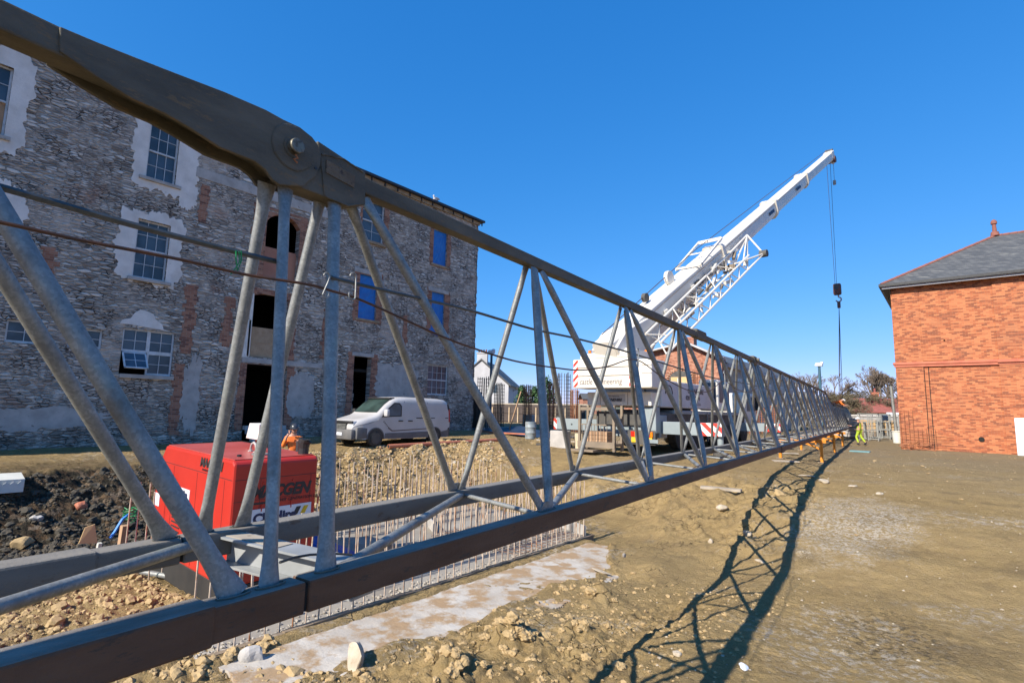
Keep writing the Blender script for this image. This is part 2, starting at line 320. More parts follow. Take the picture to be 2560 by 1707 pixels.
# ---------------------------------------------------------------- mesh helpers
class MB:
    def __init__(s): s.v = []; s.f = []; s.m = []; s.mats = []
    def mi(s, m):
        if m is None: return 0
        m = MS[m] if isinstance(m, str) else m
        if m not in s.mats: s.mats.append(m)
        return s.mats.index(m)
    def add(s, vs, fs, m=None):
        o = len(s.v); s.v += [tuple(q) for q in vs]; k = s.mi(m)
        for f in fs: s.f.append(tuple(i + o for i in f)); s.m.append(k)
        return s
    def box(s, lo, hi, m=None, R=None, c=None):
        x0, y0, z0 = lo; x1, y1, z1 = hi
        vs = [Vector(q) for q in ((x0, y0, z0), (x1, y0, z0), (x1, y1, z0), (x0, y1, z0), (x0, y0, z1), (x1, y0, z1), (x1, y1, z1), (x0, y1, z1))]
        if R is not None: vs = [R @ q for q in vs]
        if c is not None: vs = [q + Vector(c) for q in vs]
        return s.add(vs, [(0, 3, 2, 1), (4, 5, 6, 7), (0, 1, 5, 4), (1, 2, 6, 5), (2, 3, 7, 6), (3, 0, 4, 7)], m)
    def bevbox(s, lo, hi, b, m=None):
        lo = Vector(lo); hi = Vector(hi); bm = bmesh.new(); bmesh.ops.create_cube(bm, size=1.0)
        for v in bm.verts: v.co = Vector(((lo[i] + hi[i]) / 2 + v.co[i] * (hi[i] - lo[i]) for i in range(3)))
        bmesh.ops.bevel(bm, geom=bm.edges[:], offset=b, segments=2, affect='EDGES', profile=.5)
        bm.verts.index_update(); s.add([v.co.copy() for v in bm.verts], [[v.index for v in f.verts] for f in bm.faces], m); bm.free(); return s
    def beam(s, p, q, wd, ht, m=None, up=(0, 0, 1)):
        """rectangular bar from p to q, wd across and ht along up"""
        p, q = Vector(p), Vector(q); a = (q - p).normalized(); up = Vector(up)
        if abs(a.dot(up)) > .99: up = Vector((0, 1, 0))
        r = a.cross(up).normalized(); u = r.cross(a).normalized(); r *= wd / 2; u *= ht / 2
        vs = [p - r - u, p + r - u, p + r + u, p - r + u, q - r - u, q + r - u, q + r + u, q - r + u]
        return s.add(vs, [(0, 1, 2, 3), (7, 6, 5, 4), (0, 4, 5, 1), (1, 5, 6, 2), (2, 6, 7, 3), (3, 7, 4, 0)], m)
    def tube(s, p, q, r, m=None, n=10, r2=None, caps=True):
        p, q = Vector(p), Vector(q); a = (q - p)
        if a.length < 1e-6: return s
        a.normalize(); t = Vector((0, 0, 1)) if abs(a.z) < .9 else Vector((1, 0, 0)); u = a.cross(t).normalized(); v = a.cross(u); r2 = r if r2 is None else r2
        vs = []
        for c, rr in ((p, r), (q, r2)):
            for i in range(n): th = 2 * math.pi * i / n; vs.append(c + (u * math.cos(th) + v * math.sin(th)) * rr)
        fs = [(i, (i + 1) % n, n + (i + 1) % n, n + i) for i in range(n)]
        if caps: fs += [tuple(range(n - 1, -1, -1)), tuple(range(n, 2 * n))]
        return s.add(vs, fs, m)
    def path(s, pts, r, m=None, n=8, closed=False):
        pts = [Vector(p) for p in pts]; k = len(pts); vs = []; nrm = None
        for i, p in enumerate(pts):
            a = (pts[(i + 1) % k] - pts[i - 1]) if closed else (pts[min(i + 1, k - 1)] - pts[max(i - 1, 0)])
            a.normalize()
            if nrm is None: t = Vector((0, 0, 1)) if abs(a.z) < .9 else Vector((1, 0, 0)); nrm = a.cross(t).normalized()
            nrm = (nrm - a * nrm.dot(a)).normalized(); v = a.cross(nrm); rr = r[i] if isinstance(r, (list, tuple)) else r
            for j in range(n): th = 2 * math.pi * j / n; vs.append(p + (nrm * math.cos(th) + v * math.sin(th)) * rr)
        fs = []
        for i in range(k if closed else k - 1):
            for j in range(n): fs.append((i * n + j, i * n + (j + 1) % n, ((i + 1) % k) * n + (j + 1) % n, ((i + 1) % k) * n + j))
        if not closed: fs += [tuple(range(n - 1, -1, -1)), tuple(range((k - 1) * n, k * n))]
        return s.add(vs, fs, m)
    def poly(s, pts, off, m=None):
        """prism: polygon pts extruded by vector off"""
        pts = [Vector(p) for p in pts]; off = Vector(off); n = len(pts)
        return s.add(pts + [p + off for p in pts], [tuple(range(n - 1, -1, -1)), tuple(range(n, 2 * n))] + [(i, (i + 1) % n, n + (i + 1) % n, n + i) for i in range(n)], m)
    def quad(s, a, b, c, d, m=None): return s.add([a, b, c, d], [(0, 1, 2, 3)], m)
    def build(s, name, mat=None, parent=None, smooth=False, loc=None, fix=False, bevel=0):
        me = bpy.data.meshes.new(name); me.from_pydata([tuple(v) for v in s.v], [], s.f)
        if s.mats and mat is None:
            for m in s.mats: me.materials.append(m)
            me.polygons.foreach_set('material_index', s.m)
        else: me.materials.append(MS[mat] if isinstance(mat, str) else mat)
        if fix:
            bm = bmesh.new(); bm.from_mesh(me); bmesh.ops.remove_doubles(bm, verts=bm.verts, dist=1e-5); bmesh.ops.recalc_face_normals(bm, faces=bm.faces); bm.to_mesh(me); bm.free()
        me.update()
        o = bpy.data.objects.new(name, me); COL.objects.link(o)
        if parent is not None: o.parent = parent
        if loc is not None: o.location = loc
        if smooth:
            me.polygons.foreach_set('use_smooth', [True] * len(me.polygons))
            me.set_sharp_from_angle(angle=math.radians(38))
        if bevel:
            md = o.modifiers.new('bevel', 'BEVEL'); md.width = bevel; md.segments = 2; md.limit_method = 'ANGLE'
        return o
def tag(o, label=None, cat=None, group=None, kind=None):
    if label: o['label'] = label
    if cat: o['category'] = cat
    if group: o['group'] = group
    if kind: o['kind'] = kind
    return o
def empty(name, loc, label, cat, group=None, rz=0.0):
    o = bpy.data.objects.new(name, None); COL.objects.link(o); o.location = loc; o.rotation_euler = (0, 0, rz); o.empty_display_size = .2
    return tag(o, label, cat, group)
def world_parent(o, p):      # child built in world coordinates under a moved, unrotated parent
    o.parent = p; o.matrix_parent_inverse = Matrix.Translation(-Vector(p.location)); return o
def part(mb, name, mat, p, **k):
    o = mb.build(name, mat, None, **k); return world_parent(o, p)
def text(s, size, mat, name, parent, origin, xdir, updir, shear=0.0, ext=.004, align='LEFT', bold=0.0, xs=1.0):
    c = bpy.data.curves.new('tmp', 'FONT'); c.body = s; c.size = size; c.shear = shear; c.extrude = ext; c.align_x = align; c.offset = bold; c.resolution_u = 3
    t = bpy.data.objects.new('tmp', c); COL.objects.link(t); bpy.context.view_layer.update()
    me = bpy.data.meshes.new_from_object(t.evaluated_get(bpy.context.evaluated_depsgraph_get())); bpy.data.objects.remove(t); bpy.data.curves.remove(c)
    x = Vector(xdir).normalized(); u = Vector(updir).normalized(); n = x.cross(u)
    mw = Matrix((x * xs, u, n)).transposed().to_4x4(); mw.translation = Vector(origin)
    me.transform(mw); me.materials.clear(); me.materials.append(MS[mat])
    o = bpy.data.objects.new(name, me); COL.objects.link(o)
    return world_parent(o, parent) if parent is not None else o

# ---------------------------------------------------------------- terrain
XS = np.array([-90, -22, -17.3, -14.7, -12, -6.95, -6.2, -4.5, -3.45, -2.5, 0, 5, 90.])
YS = np.array([-60, 0, 3, 5.5, 8, 10.2, 12.3, 14, 16, 18.5, 24, 40, 400.])
TZ = np.array([
 [.2, .2, .05, -1.3, -1.35, -1.32, -1.25, -1.2, -1.0, -.85, -.8, -.8, -.8],
 [.2, .22, .05, -1.3, -1.35, -1.32, -1.25, -1.2, -1.0, -.85, -.8, -.8, -.8],
 [.2, .25, .05, -1.3, -1.35, -1.32, -1.24, -1.15, -.98, -.86, -.85, -.85, -.85],
 [.2, .28, .08, -1.3, -1.35, -1.32, -1.24, -1.18, -1.05, -.88, -.86, -.85, -.85],
 [.2, .30, .10, -1.3, -1.35, -1.32, -1.26, -1.28, -1.25, -.95, -.88, -.85, -.85],
 [.25, .35, .14, -1.3, -1.35, -1.32, -1.28, -1.24, -1.18, -.94, -.86, -.82, -.8],
 [.3, .4, .22, -1.1, -1.3, -1.30, -1.28, -1.1, -.92, -.62, -.6, -.6, -.55],
 [.35, .42, .22, -.5, -.95, -1.2, -.95, -.68, -.50, -.36, -.36, -.36, -.36],
 [.4, .45, .31, .05, -.2, -.45, -.42, -.33, -.28, -.25, -.22, -.22, -.22],
 [.45, .5, .28, .22, .12, -.02, -.06, -.08, -.08, -.1, -.1, -.1, -.1],
 [.55, .6, .32, .28, .25, .18, .12, .0, .0, .0, .0, .0, .0],
 [.6, .6, .35, .3, .2, .05, .0, .0, .0, .0, .0, .0, .0],
 [.6, .6, .4, .3, .2, .0, .0, .0, .0, .0, .0, .0, .0]])
_PERM = rng.permutation(4096)
def _h(ix, iy, k): return _PERM[(ix * 73 + iy * 179 + k * 911 + _PERM[(iy * 31 + ix * 7 + k) % 4096]) % 4096] / 4095.0
def vnoise(x, y, k=0):
    ix = np.floor(x).astype(int); iy = np.floor(y).astype(int); fx = x - ix; fy = y - iy; fx = fx * fx * (3 - 2 * fx); fy = fy * fy * (3 - 2 * fy)
    return (_h(ix, iy, k) * (1 - fx) + _h(ix + 1, iy, k) * fx) * (1 - fy) + (_h(ix, iy + 1, k) * (1 - fx) + _h(ix + 1, iy + 1, k) * fx) * fy - .5
def sst(a, b, x): t = np.clip((x - a) / (b - a), 0, 1); return t * t * (3 - 2 * t)
def base_h(X, Y):
    X = X + .35 * vnoise(X * .9, Y * .9, 5) * sst(1, 3, np.abs(X + 6.9)); Y = Y + .5 * vnoise(X * .7, Y * .7, 6)
    i = np.clip(np.searchsorted(XS, X) - 1, 0, len(XS) - 2); j = np.clip(np.searchsorted(YS, Y) - 1, 0, len(YS) - 2)
    fx = np.clip((X - XS[i]) / (XS[i + 1] - XS[i]), 0, 1); fy = np.clip((Y - YS[j]) / (YS[j + 1] - YS[j]), 0, 1)
    fx = fx * .4 + .6 * fx * fx * (3 - 2 * fx); fy = fy * .4 + .6 * fy * fy * (3 - 2 * fy)
    return (TZ[j, i] * (1 - fx) + TZ[j, i + 1] * fx) * (1 - fy) + (TZ[j + 1, i] * (1 - fx) + TZ[j + 1, i + 1] * fx) * fy
def ground_h(X, Y):
    X = np.asarray(X, float); Y = np.asarray(Y, float); z = base_h(X, Y)
    near = sst(60, 20, np.hypot(X, Y))
    rough = .05 * vnoise(X * .8, Y * .8, 1) + near * (.035 * vnoise(X * 2.3, Y * 2.3, 2) + .022 * vnoise(X * 6, Y * 6, 3) + .018 * (.5 - 2 * np.abs(vnoise(X * 13, Y * 13, 4))) + .012 * vnoise(X * 21, Y * 21, 15))
    slab = sst(-12.6, -12.3, X) * sst(-6.2, -6.5, X) * sst(12.4, 12.1, Y)
    bank = sst(-14.2, -15.2, X) * sst(-17.8, -17.0, X) + sst(-1.25, -.9, z) * sst(-.05, -.3, z) * sst(10.5, 12, Y) * sst(-2.0, -3.4, X)
    r2 = .30 * vnoise(X * 2.1, Y * 2.1, 7) + .17 * vnoise(X * 5.2, Y * 5.2, 8) + .08 * vnoise(X * 12, Y * 12, 9)
    cl = sst(-6.1, -5.0, X) * sst(-2.3, -3.3, X) * sst(9.2, 7.2, Y) * sst(-.28, .12, vnoise(X * .8 + 3, Y * .8, 12) + .08)
    ridg = (.5 - np.abs(vnoise(X * 4.2, Y * 4.2, 10))) * .17 + (.5 - np.abs(vnoise(X * 9.5, Y * 9.5, 11))) * .13 + (.5 - np.abs(vnoise(X * 21, Y * 21, 13))) * .07
    z = z + (1 - slab) * (rough + np.clip(bank, 0, 1) * near * r2 * .8 + cl * (ridg - .12))
    # soil heaped against the kerb and over the outer edge of the blinding strip
    ed = np.interp(Y, [2.5, 3.6, 4.6, 5.6, 7.0, 8.4, 9.6, 11], [-6.0, -5.75, -5.6, -5.5, -5.45, -5.35, -5.3, -6.2]) + .22 * vnoise(X * 1.3, Y * 1.6, 50) + .16 * vnoise(X * 5, Y * 5, 51)
    zone = sst(-6.95, -6.9, X) * sst(2.0, 3.0, Y) * sst(11.6, 11.2, Y) * sst(-3.8, -4.6, X)
    zt = -1.245 + .055 * sst(-6.62, -6.74, X + .09 * vnoise(Y * 2.5, X, 52)) + (.02 + .22 * np.clip(vnoise(X * .9, Y * 1.1, 55) + .35, 0, 1)) * sst(-.04, .10, X - ed) + .05 * np.clip(vnoise(X * 2.2, Y * 2.2, 53), 0, 1) + .025 * vnoise(X * 13, Y * 13, 54)
    z = z * (1 - zone) + zone * np.where(X < ed + .2, zt, np.maximum(z, zt - .02))
    # churned soil on the pit floor in front of the generator
    pf = sst(-14.5, -13.5, X) * sst(-3.4, -4.2, X) * np.where(X < -7.6, sst(4.4, 3.7, Y), sst(3.3, 2.6, Y))
    z = z + pf * (.16 * vnoise(X * 1.6, Y * 1.6, 60) + .12 * (.5 - np.abs(vnoise(X * 5, Y * 5, 61))) + .06 * vnoise(X * 13, Y * 13, 62))
    # faint wheel ruts on the open yard
    for k_, xo in enumerate((.2, 1.9, 3.4)):
        xc = xo + .05 * Y + .35 * np.sin(Y * .16 + k_); z = z - .035 * np.exp(-((X - xc) / .16) ** 2) * sst(3, 6, Y) * sst(40, 30, Y) * (.6 + .8 * vnoise(Y * 1.5, X * .5, 63 + k_))
    # two torn clumps of clay by the edge of the strip
    for (cx, cy, r, h) in ((-4.55, 5.6, .36, .24), (-4.5, 4.5, .42, .22), (-4.6, 8.0, .3, .18), (-4.0, 6.4, .3, .12)):
        d = np.hypot(X - cx, Y - cy) / r; z = z + h * np.exp(-d * d * 1.4) * (1 + 1.1 * vnoise(X * 9, Y * 9, 14))
    # distant rise to the horizon
    z = z + sst(150, 900, np.hypot(X, Y)) * 6.0
    return z
def gz(x, y): return float(ground_h(np.array([x]), np.array([y]))[0])
def rg(px, py):
    """where the line of sight through a pixel meets the terrain"""
    r = ray(px, py); t = np.concatenate([np.linspace(2, 30, 1400), np.linspace(30, 120, 1200)]); X = CAM.x + r.x * t; Y = CAM.y + r.y * t; Z = CAM.z + r.z * t
    k = np.nonzero(Z < ground_h(X, Y))[0]; k = k[0] if len(k) else len(t) - 1
    return Vector((X[k], Y[k], gz(X[k], Y[k])))
def axis_pts(segs):
    out = []
    for a, b, n in segs: out.append(np.linspace(a, b, n, endpoint=False))
    return np.concatenate(out + [np.array([segs[-1][1]])])
gx = axis_pts([(-2500, -300, 8), (-300, -60, 14), (-60, -24, 24), (-24, -18, 40), (-18, -13.5, 110), (-13.5, -7, 60), (-7, -1.6, 250), (-1.6, 3, 110), (3, 12, 60), (12, 60, 30), (60, 300, 12), (300, 2500, 8)])
gy = axis_pts([(-300, -10, 12), (-10, 1, 26), (1, 9.5, 330), (9.5, 17, 170), (17, 30, 110), (30, 60, 70), (60, 150, 24), (150, 600, 16), (600, 3000, 10)])
GX, GY = np.meshgrid(gx, gy); GZ = ground_h(GX, GY)
nx, ny = len(gx), len(gy); me = bpy.data.meshes.new('ground')
vv = np.stack([GX, GY, GZ], -1).reshape(-1, 3); a = (np.arange(ny - 1)[:, None] * nx + np.arange(nx - 1)[None, :]).reshape(-1)
ff = np.stack([a, a + 1, a + 1 + nx, a + nx], -1)
me.vertices.add(len(vv)); me.vertices.foreach_set('co', vv.reshape(-1)); me.loops.add(ff.size); me.loops.foreach_set('vertex_index', ff.reshape(-1).astype(np.int32))
me.polygons.add(len(ff)); me.polygons.foreach_set('loop_start', np.arange(0, ff.size, 4, dtype=np.int32)); me.polygons.foreach_set('loop_total', np.full(len(ff), 4, np.int32))
me.update(calc_edges=True); me.validate(); me.polygons.foreach_set('use_smooth', np.ones(len(ff), bool)); me.materials.append(MS['soil'])
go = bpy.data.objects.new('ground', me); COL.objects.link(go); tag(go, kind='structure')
_CT = {}
def clod_mb(mb, c, r, m=None, sub=2, sq=.75):
    """crumbly lump of clay: one of a few noisy shapes, turned and stretched at random"""
    if sub not in _CT:
        _CT[sub] = []
        for _ in range(14):
            bm = bmesh.new(); bmesh.ops.create_icosphere(bm, subdivisions=sub, radius=1.0); ox, oy = random.random() * 90, random.random() * 90
            P = np.array([v.co[:] for v in bm.verts]); x, y, z = P.T
            k = .72 + .55 * vnoise(x * 1.3 + ox + z, y * 1.3 + oy - z, 31) + .45 * vnoise(x * 3.4 + ox + z * 2, y * 3.4 + oy + z * 2.6, 32) + rng.uniform(-.09, .09, len(P))
            bm.verts.index_update(); _CT[sub].append((P * k[:, None], [tuple(v.index for v in f.verts) for f in bm.faces])); bm.free()
    P, F_ = random.choice(_CT[sub]); a = random.random() * 6.283; ca, sa = math.cos(a) * r, math.sin(a) * r
    s1, s2, s3 = random.uniform(.85, 1.3), random.uniform(.8, 1.1), sq * random.uniform(.8, 1.15) * r
    Q = np.stack([(P[:, 0] * ca * s1 - P[:, 1] * sa * s2) + c[0], (P[:, 0] * sa * s1 + P[:, 1] * ca * s2) + c[1], P[:, 2] * s3 + c[2]], -1)
    mb.add(Q.tolist(), F_, m)
def rg(px, py):
    """where the line of sight through a pixel meets the terrain"""
    r = ray(px, py); t = np.concatenate([np.linspace(2, 30, 1400), np.linspace(30, 120, 1200)]); X = CAM.x + r.x * t; Y = CAM.y + r.y * t; Z = CAM.z + r.z * t
    k = np.nonzero(Z < ground_h(X, Y))[0]; k = k[0] if len(k) else len(t) - 1
    return Vector((X[k], Y[k], gz(X[k], Y[k])))
def axis_pts(segs):
    out = []
    for a, b, n in segs: out.append(np.linspace(a, b, n, endpoint=False))
    return np.concatenate(out + [np.array([segs[-1][1]])])
gx = axis_pts([(-2500, -300, 8), (-300, -60, 14), (-60, -24, 24), (-24, -18, 40), (-18, -13.5, 110), (-13.5, -7, 60), (-7, -1.6, 250), (-1.6, 3, 110), (3, 12, 60), (12, 60, 30), (60, 300, 12), (300, 2500, 8)])
gy = axis_pts([(-300, -10, 12), (-10, 1, 26), (1, 9.5, 330), (9.5, 17, 170), (17, 30, 110), (30, 60, 70), (60, 150, 24), (150, 600, 16), (600, 3000, 10)])
GX, GY = np.meshgrid(gx, gy); GZ = ground_h(GX, GY)
nx, ny = len(gx), len(gy); me = bpy.data.meshes.new('ground')
vv = np.stack([GX, GY, GZ], -1).reshape(-1, 3); a = (np.arange(ny - 1)[:, None] * nx + np.arange(nx - 1)[None, :]).reshape(-1)
ff = np.stack([a, a + 1, a + 1 + nx, a + nx], -1)
me.vertices.add(len(vv)); me.vertices.foreach_set('co', vv.reshape(-1)); me.loops.add(ff.size); me.loops.foreach_set('vertex_index', ff.reshape(-1).astype(np.int32))
me.polygons.add(len(ff)); me.polygons.foreach_set('loop_start', np.arange(0, ff.size, 4, dtype=np.int32)); me.polygons.foreach_set('loop_total', np.full(len(ff), 4, np.int32))
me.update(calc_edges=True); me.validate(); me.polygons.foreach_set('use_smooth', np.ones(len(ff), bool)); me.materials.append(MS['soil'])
go = bpy.data.objects.new('ground', me); COL.objects.link(go); tag(go, kind='structure')
def clod_mb(mb, c, r, m=None, sub=2, sq=.75):
    bm = bmesh.new(); bmesh.ops.create_icosphere(bm, subdivisions=sub, radius=1.0); ox, oy = random.random() * 90, random.random() * 90
    for v in bm.verts:
        p = v.co.copy(); k = .72 + .55 * float(vnoise(np.array([p.x * 1.3 + ox + p.z]), np.array([p.y * 1.3 + oy - p.z]), 31)[0]) + .45 * float(vnoise(np.array([p.x * 3.4 + ox + p.z * 2]), np.array([p.y * 3.4 + oy + p.z * 2.6]), 32)[0]) + random.uniform(-.09, .09)
        v.co = Vector((p.x * 1.15, p.y, p.z * sq)) * r * k + Vector(c)
    bm.verts.index_update(); mb.add([v.co.copy() for v in bm.verts], [[v.index for v in f.verts] for f in bm.faces], m); bm.free()
def rock_mb(mb, c, r, m=None, squash=.6, sub=2, amp=.3, sx=1, sy=1):
    bm = bmesh.new(); bmesh.ops.create_icosphere(bm, subdivisions=sub, radius=1.0); s0 = random.random() * 100; rz = Matrix.Rotation(random.random() * 6.28, 3, 'Z')
    pl = [(Vector((random.gauss(0, 1), random.gauss(0, 1), random.gauss(0, 1))).normalized(), random.uniform(.5, .85)) for _ in range(7)]
    for v in bm.verts:
        p = v.co.copy()
        for nn, dd in pl:
            e = p.dot(nn) - dd
            if e > 0: p -= nn * e * .9
        p *= 1 + amp * .4 * math.sin(p.x * 5 + s0) * math.cos(p.y * 4 + s0)
        v.co = rz @ Vector((p.x * sx, p.y * sy, p.z * squash)) * r + Vector(c)
    bm.verts.index_update(); mb.add([v.co.copy() for v in bm.verts], [[v.index for v in f.verts] for f in bm.faces], m); bm.free()
# ================================================================ stone building on the left
FX = -22.0
ROOFZ = 13.3
B1 = empty('stone_building', (FX, 10, .3), 'tall derelict rubble stone building with patchy render and blue boarded openings', 'building')
OPN = {  # name: (y0, y1, z0, z1)
 'w1': (.98, 2.06, 9.75, 11.98), 'w2': (5.80, 6.76, 9.82, 11.95), 'w3': (5.74, 6.77, 6.12, 8.25), 'w4': (5.68, 7.28, 2.72, 4.30),
 'w5': (2.72, 3.62, 3.48, 4.17), 'w6': (4.22, 5.12, 3.50, 4.13), 'a1': (10.30, 11.80, 7.05, 9.95), 'a2': (10.03, 11.52, 3.70, 6.40),
 'd1': (9.97, 11.68, .75, 3.42), 'w7': (14.98, 16.28, 10.0, 12.08), 'b1': (15.04, 16.06, 6.04, 8.28), 'b2': (19.70, 20.74, 9.84, 11.82),
 'b3': (19.74, 20.72, 6.12, 8.24), 'd2': (14.98, 15.96, 1.1, 4.19), 'w8': (19.70, 21.2, 2.52, 4.16)}
def wall_grid(y0, y1, z0, z1, ops, X, depth=.32):
    mb = MB(); ys = sorted({y0, y1, *[o[0] for o in ops], *[o[1] for o in ops]}); zs = sorted({z0, z1, *[o[2] for o in ops], *[o[3] for o in ops]})
    for i in range(len(ys) - 1):
        for j in range(len(zs) - 1):
            cy, cz = (ys[i] + ys[i + 1]) / 2, (zs[j] + zs[j + 1]) / 2
            if any(o[0] < cy < o[1] and o[2] < cz < o[3] for o in ops): continue
            mb.quad((X, ys[i], zs[j]), (X, ys[i + 1], zs[j]), (X, ys[i + 1], zs[j + 1]), (X, ys[i], zs[j + 1]))
    for a, b, c, d in ops:
        Q = X - depth
        mb.quad((X, a, c), (Q, a, c), (Q, b, c), (X, b, c)); mb.quad((X, a, d), (X, b, d), (Q, b, d), (Q, a, d))
        mb.quad((X, a, c), (X, a, d), (Q, a, d), (Q, a, c)); mb.quad((X, b, c), (Q, b, c), (Q, b, d), (X, b, d))
    return mb
mb = wall_grid(-9, 23.3, -.6, ROOFZ - .25, list(OPN.values()), FX)
mb.box((-33, 23.25, -.6), (FX, 23.3, ROOFZ - .25)); mb.box((-33, -9, -.6), (FX, -8.95, ROOFZ - .25)); mb.box((-33.05, -9, -.6), (-33, 23.3, ROOFZ - .25))
part(mb, 'wall', 'stone', B1)
mb = MB()
for zf in (3.45, 6.95, 10.3): pass
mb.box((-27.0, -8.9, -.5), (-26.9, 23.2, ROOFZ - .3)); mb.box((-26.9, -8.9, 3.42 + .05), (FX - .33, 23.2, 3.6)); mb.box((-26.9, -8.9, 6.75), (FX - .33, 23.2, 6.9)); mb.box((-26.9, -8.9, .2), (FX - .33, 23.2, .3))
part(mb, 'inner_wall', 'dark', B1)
# irregular corner quoins on the far right edge
mb = MB()
z = .2
while z < ROOFZ - .5:
    h = random.uniform(.16, .34); mb.box((FX - .04, 23.3 - .02, z), (FX + random.uniform(.0, .04), 23.3 + random.uniform(.01, .06), z + h - .02)); z += h
part(mb, 'quoin', 'stone', B1)
def ragged(yc, zc, hy, hz, n=60, amp=.12, sq=7.0):
    n = n * 3
    """outline of a torn patch, roughly a rounded rectangle"""
    pts = []; ph = [random.uniform(0, 6.28) for _ in range(6)]
    for i in range(n):
        t = 2 * math.pi * i / n; c, s_ = math.cos(t), math.sin(t); r = 1 / (abs(c) ** sq + abs(s_) ** sq) ** (1 / sq)
        k = 1 + amp * (math.sin(3 * t + ph[0]) * .35 + math.sin(7 * t + ph[1]) * .35 + math.sin(17 * t + ph[2]) * .25 + math.sin(29 * t + ph[3]) * .22 + random.uniform(-.5, .5) * .5)
        pts.append((yc + hy * r * c * k, zc + hz * r * s_ * k))
    return pts
def patch(pts, hole, mat, name, th=.022, X=FX):
    """flat coat of render around an opening: outer ragged ring with rectangular hole"""
    mb = MB(); n = len(pts)
    if hole:
        a, b, c, d = hole; ym, zm = (a + b) / 2, (c + d) / 2; inner = []
        for y, z in pts:
            dy, dz = y - ym, z - zm; k = min((b - a) / 2 / max(abs(dy), 1e-6), (d - c) / 2 / max(abs(dz), 1e-6)); k = min(k, .98); inner.append((ym + dy * k, zm + dz * k))
        vs = [(X + th, y, z) for y, z in pts] + [(X + th, y, z) for y, z in inner] + [(X, y, z) for y, z in pts]
        fs = [(i, (i + 1) % n, n + (i + 1) % n, n + i) for i in range(n)] + [(2 * n + i, 2 * n + (i + 1) % n, (i + 1) % n, i) for i in range(n)]
        mb.add(vs, fs)
    else: mb.poly([(X - .01, y, z) for y, z in pts], (th + .01, 0, 0))
    return part(mb, name, mat, B1, fix=True)
patch(ragged(1.55, 10.9, .98, 1.75), OPN['w1'], 'plaster', 'render_patch')
patch(ragged(6.40, 10.95, 1.08, 1.50), OPN['w2'], 'plaster', 'render_patch')
patch(ragged(7.22, 9.6, .32, .55, 40, .2, 3), None, 'plaster', 'render_patch', .018)
patch(ragged(6.22, 7.28, 1.02, 1.30), OPN['w3'], 'plaster', 'render_patch')
patch([(5.55, 4.42), (5.75, 4.44), (6.9, 4.36), (6.82, 4.58), (6.6, 4.72), (6.52, 4.9), (6.3, 4.98), (6.1, 5.0), (5.95, 4.86), (5.85, 4.66), (5.6, 4.56)], None, 'plaster', 'render_patch', .02)
patch(ragged(2.3, 7.6, .5, .75, 40, .2, 3), None, 'plaster', 'render_patch', .02)
patch(ragged(12.6, 10.9, .35, .38, 30, .1), None, 'plaster', 'render_patch', .02)
patch(ragged(3.2, 1.2, 2.2, .35, 50, .3, 2.5), None, 'lintel', 'render_patch', .015)
patch(ragged(8.0, 2.1, .3, 1.4, 50, .25, 3), None, 'lintel', 'render_patch', .015)
patch(ragged(12.4, 2.2, .62, .95, 50, .1, 4), None, 'lintel', 'render_patch', .015)
patch(ragged(17.6, 2.8, 1.3, 1.2, 50, .15, 4), None, 'lintel', 'render_patch', .015)
# brick dressings around openings and a toothed brick strip
def bricks(y0, y1, z0, z1, hole=None, rag_=.10, name='brick_dressing'):
    mb = MB(); z = z0; k = 0
    while z < z1:
        a = y0 - random.uniform(0, rag_); b = y1 + random.uniform(0, rag_); h = .156
        if hole and hole[2] < z + .08 < hole[3]:
            if a < hole[0]: mb.box((FX - .01, a, z), (FX + .012, hole[0], min(z + h, z1)))
            if b > hole[1]: mb.box((FX - .01, hole[1], z), (FX + .012, b, min(z + h, z1)))
        else: mb.box((FX - .01, a, z), (FX + .012, b, min(z + h, z1)))
        z += h; k += 1
    return part(mb, name, 'brickX', B1)
for k_, (l, r) in {'b1': (.25, .3), 'b2': (.22, .25), 'b3': (.25, .35), 'd2': (.3, .35), 'a1': (.55, .3), 'a2': (.10, .35), 'd1': (.25, .32), 'w7': (.08, .25)}.items():
    o = OPN[k_]; bricks(o[0] - l, o[1] + r, o[2] - (.15 if k_[0] == 'b' else 0), o[3] + (.18 if k_ != 'd1' else 0), o)
bricks(9.0, 9.15, 4.0, 6.0, None, .18); bricks(13.3, 13.5, 3.9, 6.2, None, .2); bricks(17.9, 18.05, 5.0, 6.6, None, .15); bricks(3.4, 3.6, 5.4, 6.6, None, .2); bricks(7.42, 7.62, .6, 3.2, None, .12); bricks(7.55, 7.8, 3.6, 6.2, None, .15); bricks(7.7, 7.9, 8.7, 10.2, None, .1)
def lint(y0, y1, z0, z1, mat='lintel', d=.03, name='lintel'):
    part(MB().bevbox((FX - .05, y0, z0), (FX + d, y1, z1), .012), name, mat, B1)
lint(7.42, 13.3, 10.42, 10.82); lint(9.75, 13.3, 3.45, 3.66); lint(14.85, 16.1, 4.19, 4.36); lint(19.45, 21.0, 8.24, 8.45); lint(14.7, 16.3, 8.28, 8.5)
lint(5.7, 7.35, 2.58, 2.72, 'lintel', .1, 'sill'); lint(5.6, 6.95, 6.0, 6.12, 'lintel', .12, 'sill'); lint(5.6, 6.95, 9.7, 9.82, 'lintel', .1, 'sill'); lint(.8, 2.2, 9.62, 9.75, 'lintel', .1, 'sill')
lint(14.9, 16.45, 9.86, 10.0, 'fascia', .12, 'sill'); lint(19.55, 20.95, 9.72, 9.84, 'fascia', .06, 'sill'); lint(14.9, 16.3, 5.93, 6.04, 'fascia', .05, 'sill'); lint(9.6, 10.0, 3.66, 5.2, 'plaster', .02, 'door_surround')
lint(9.9, 10.03, 3.70, 6.3, 'plaster', .02, 'door_surround')
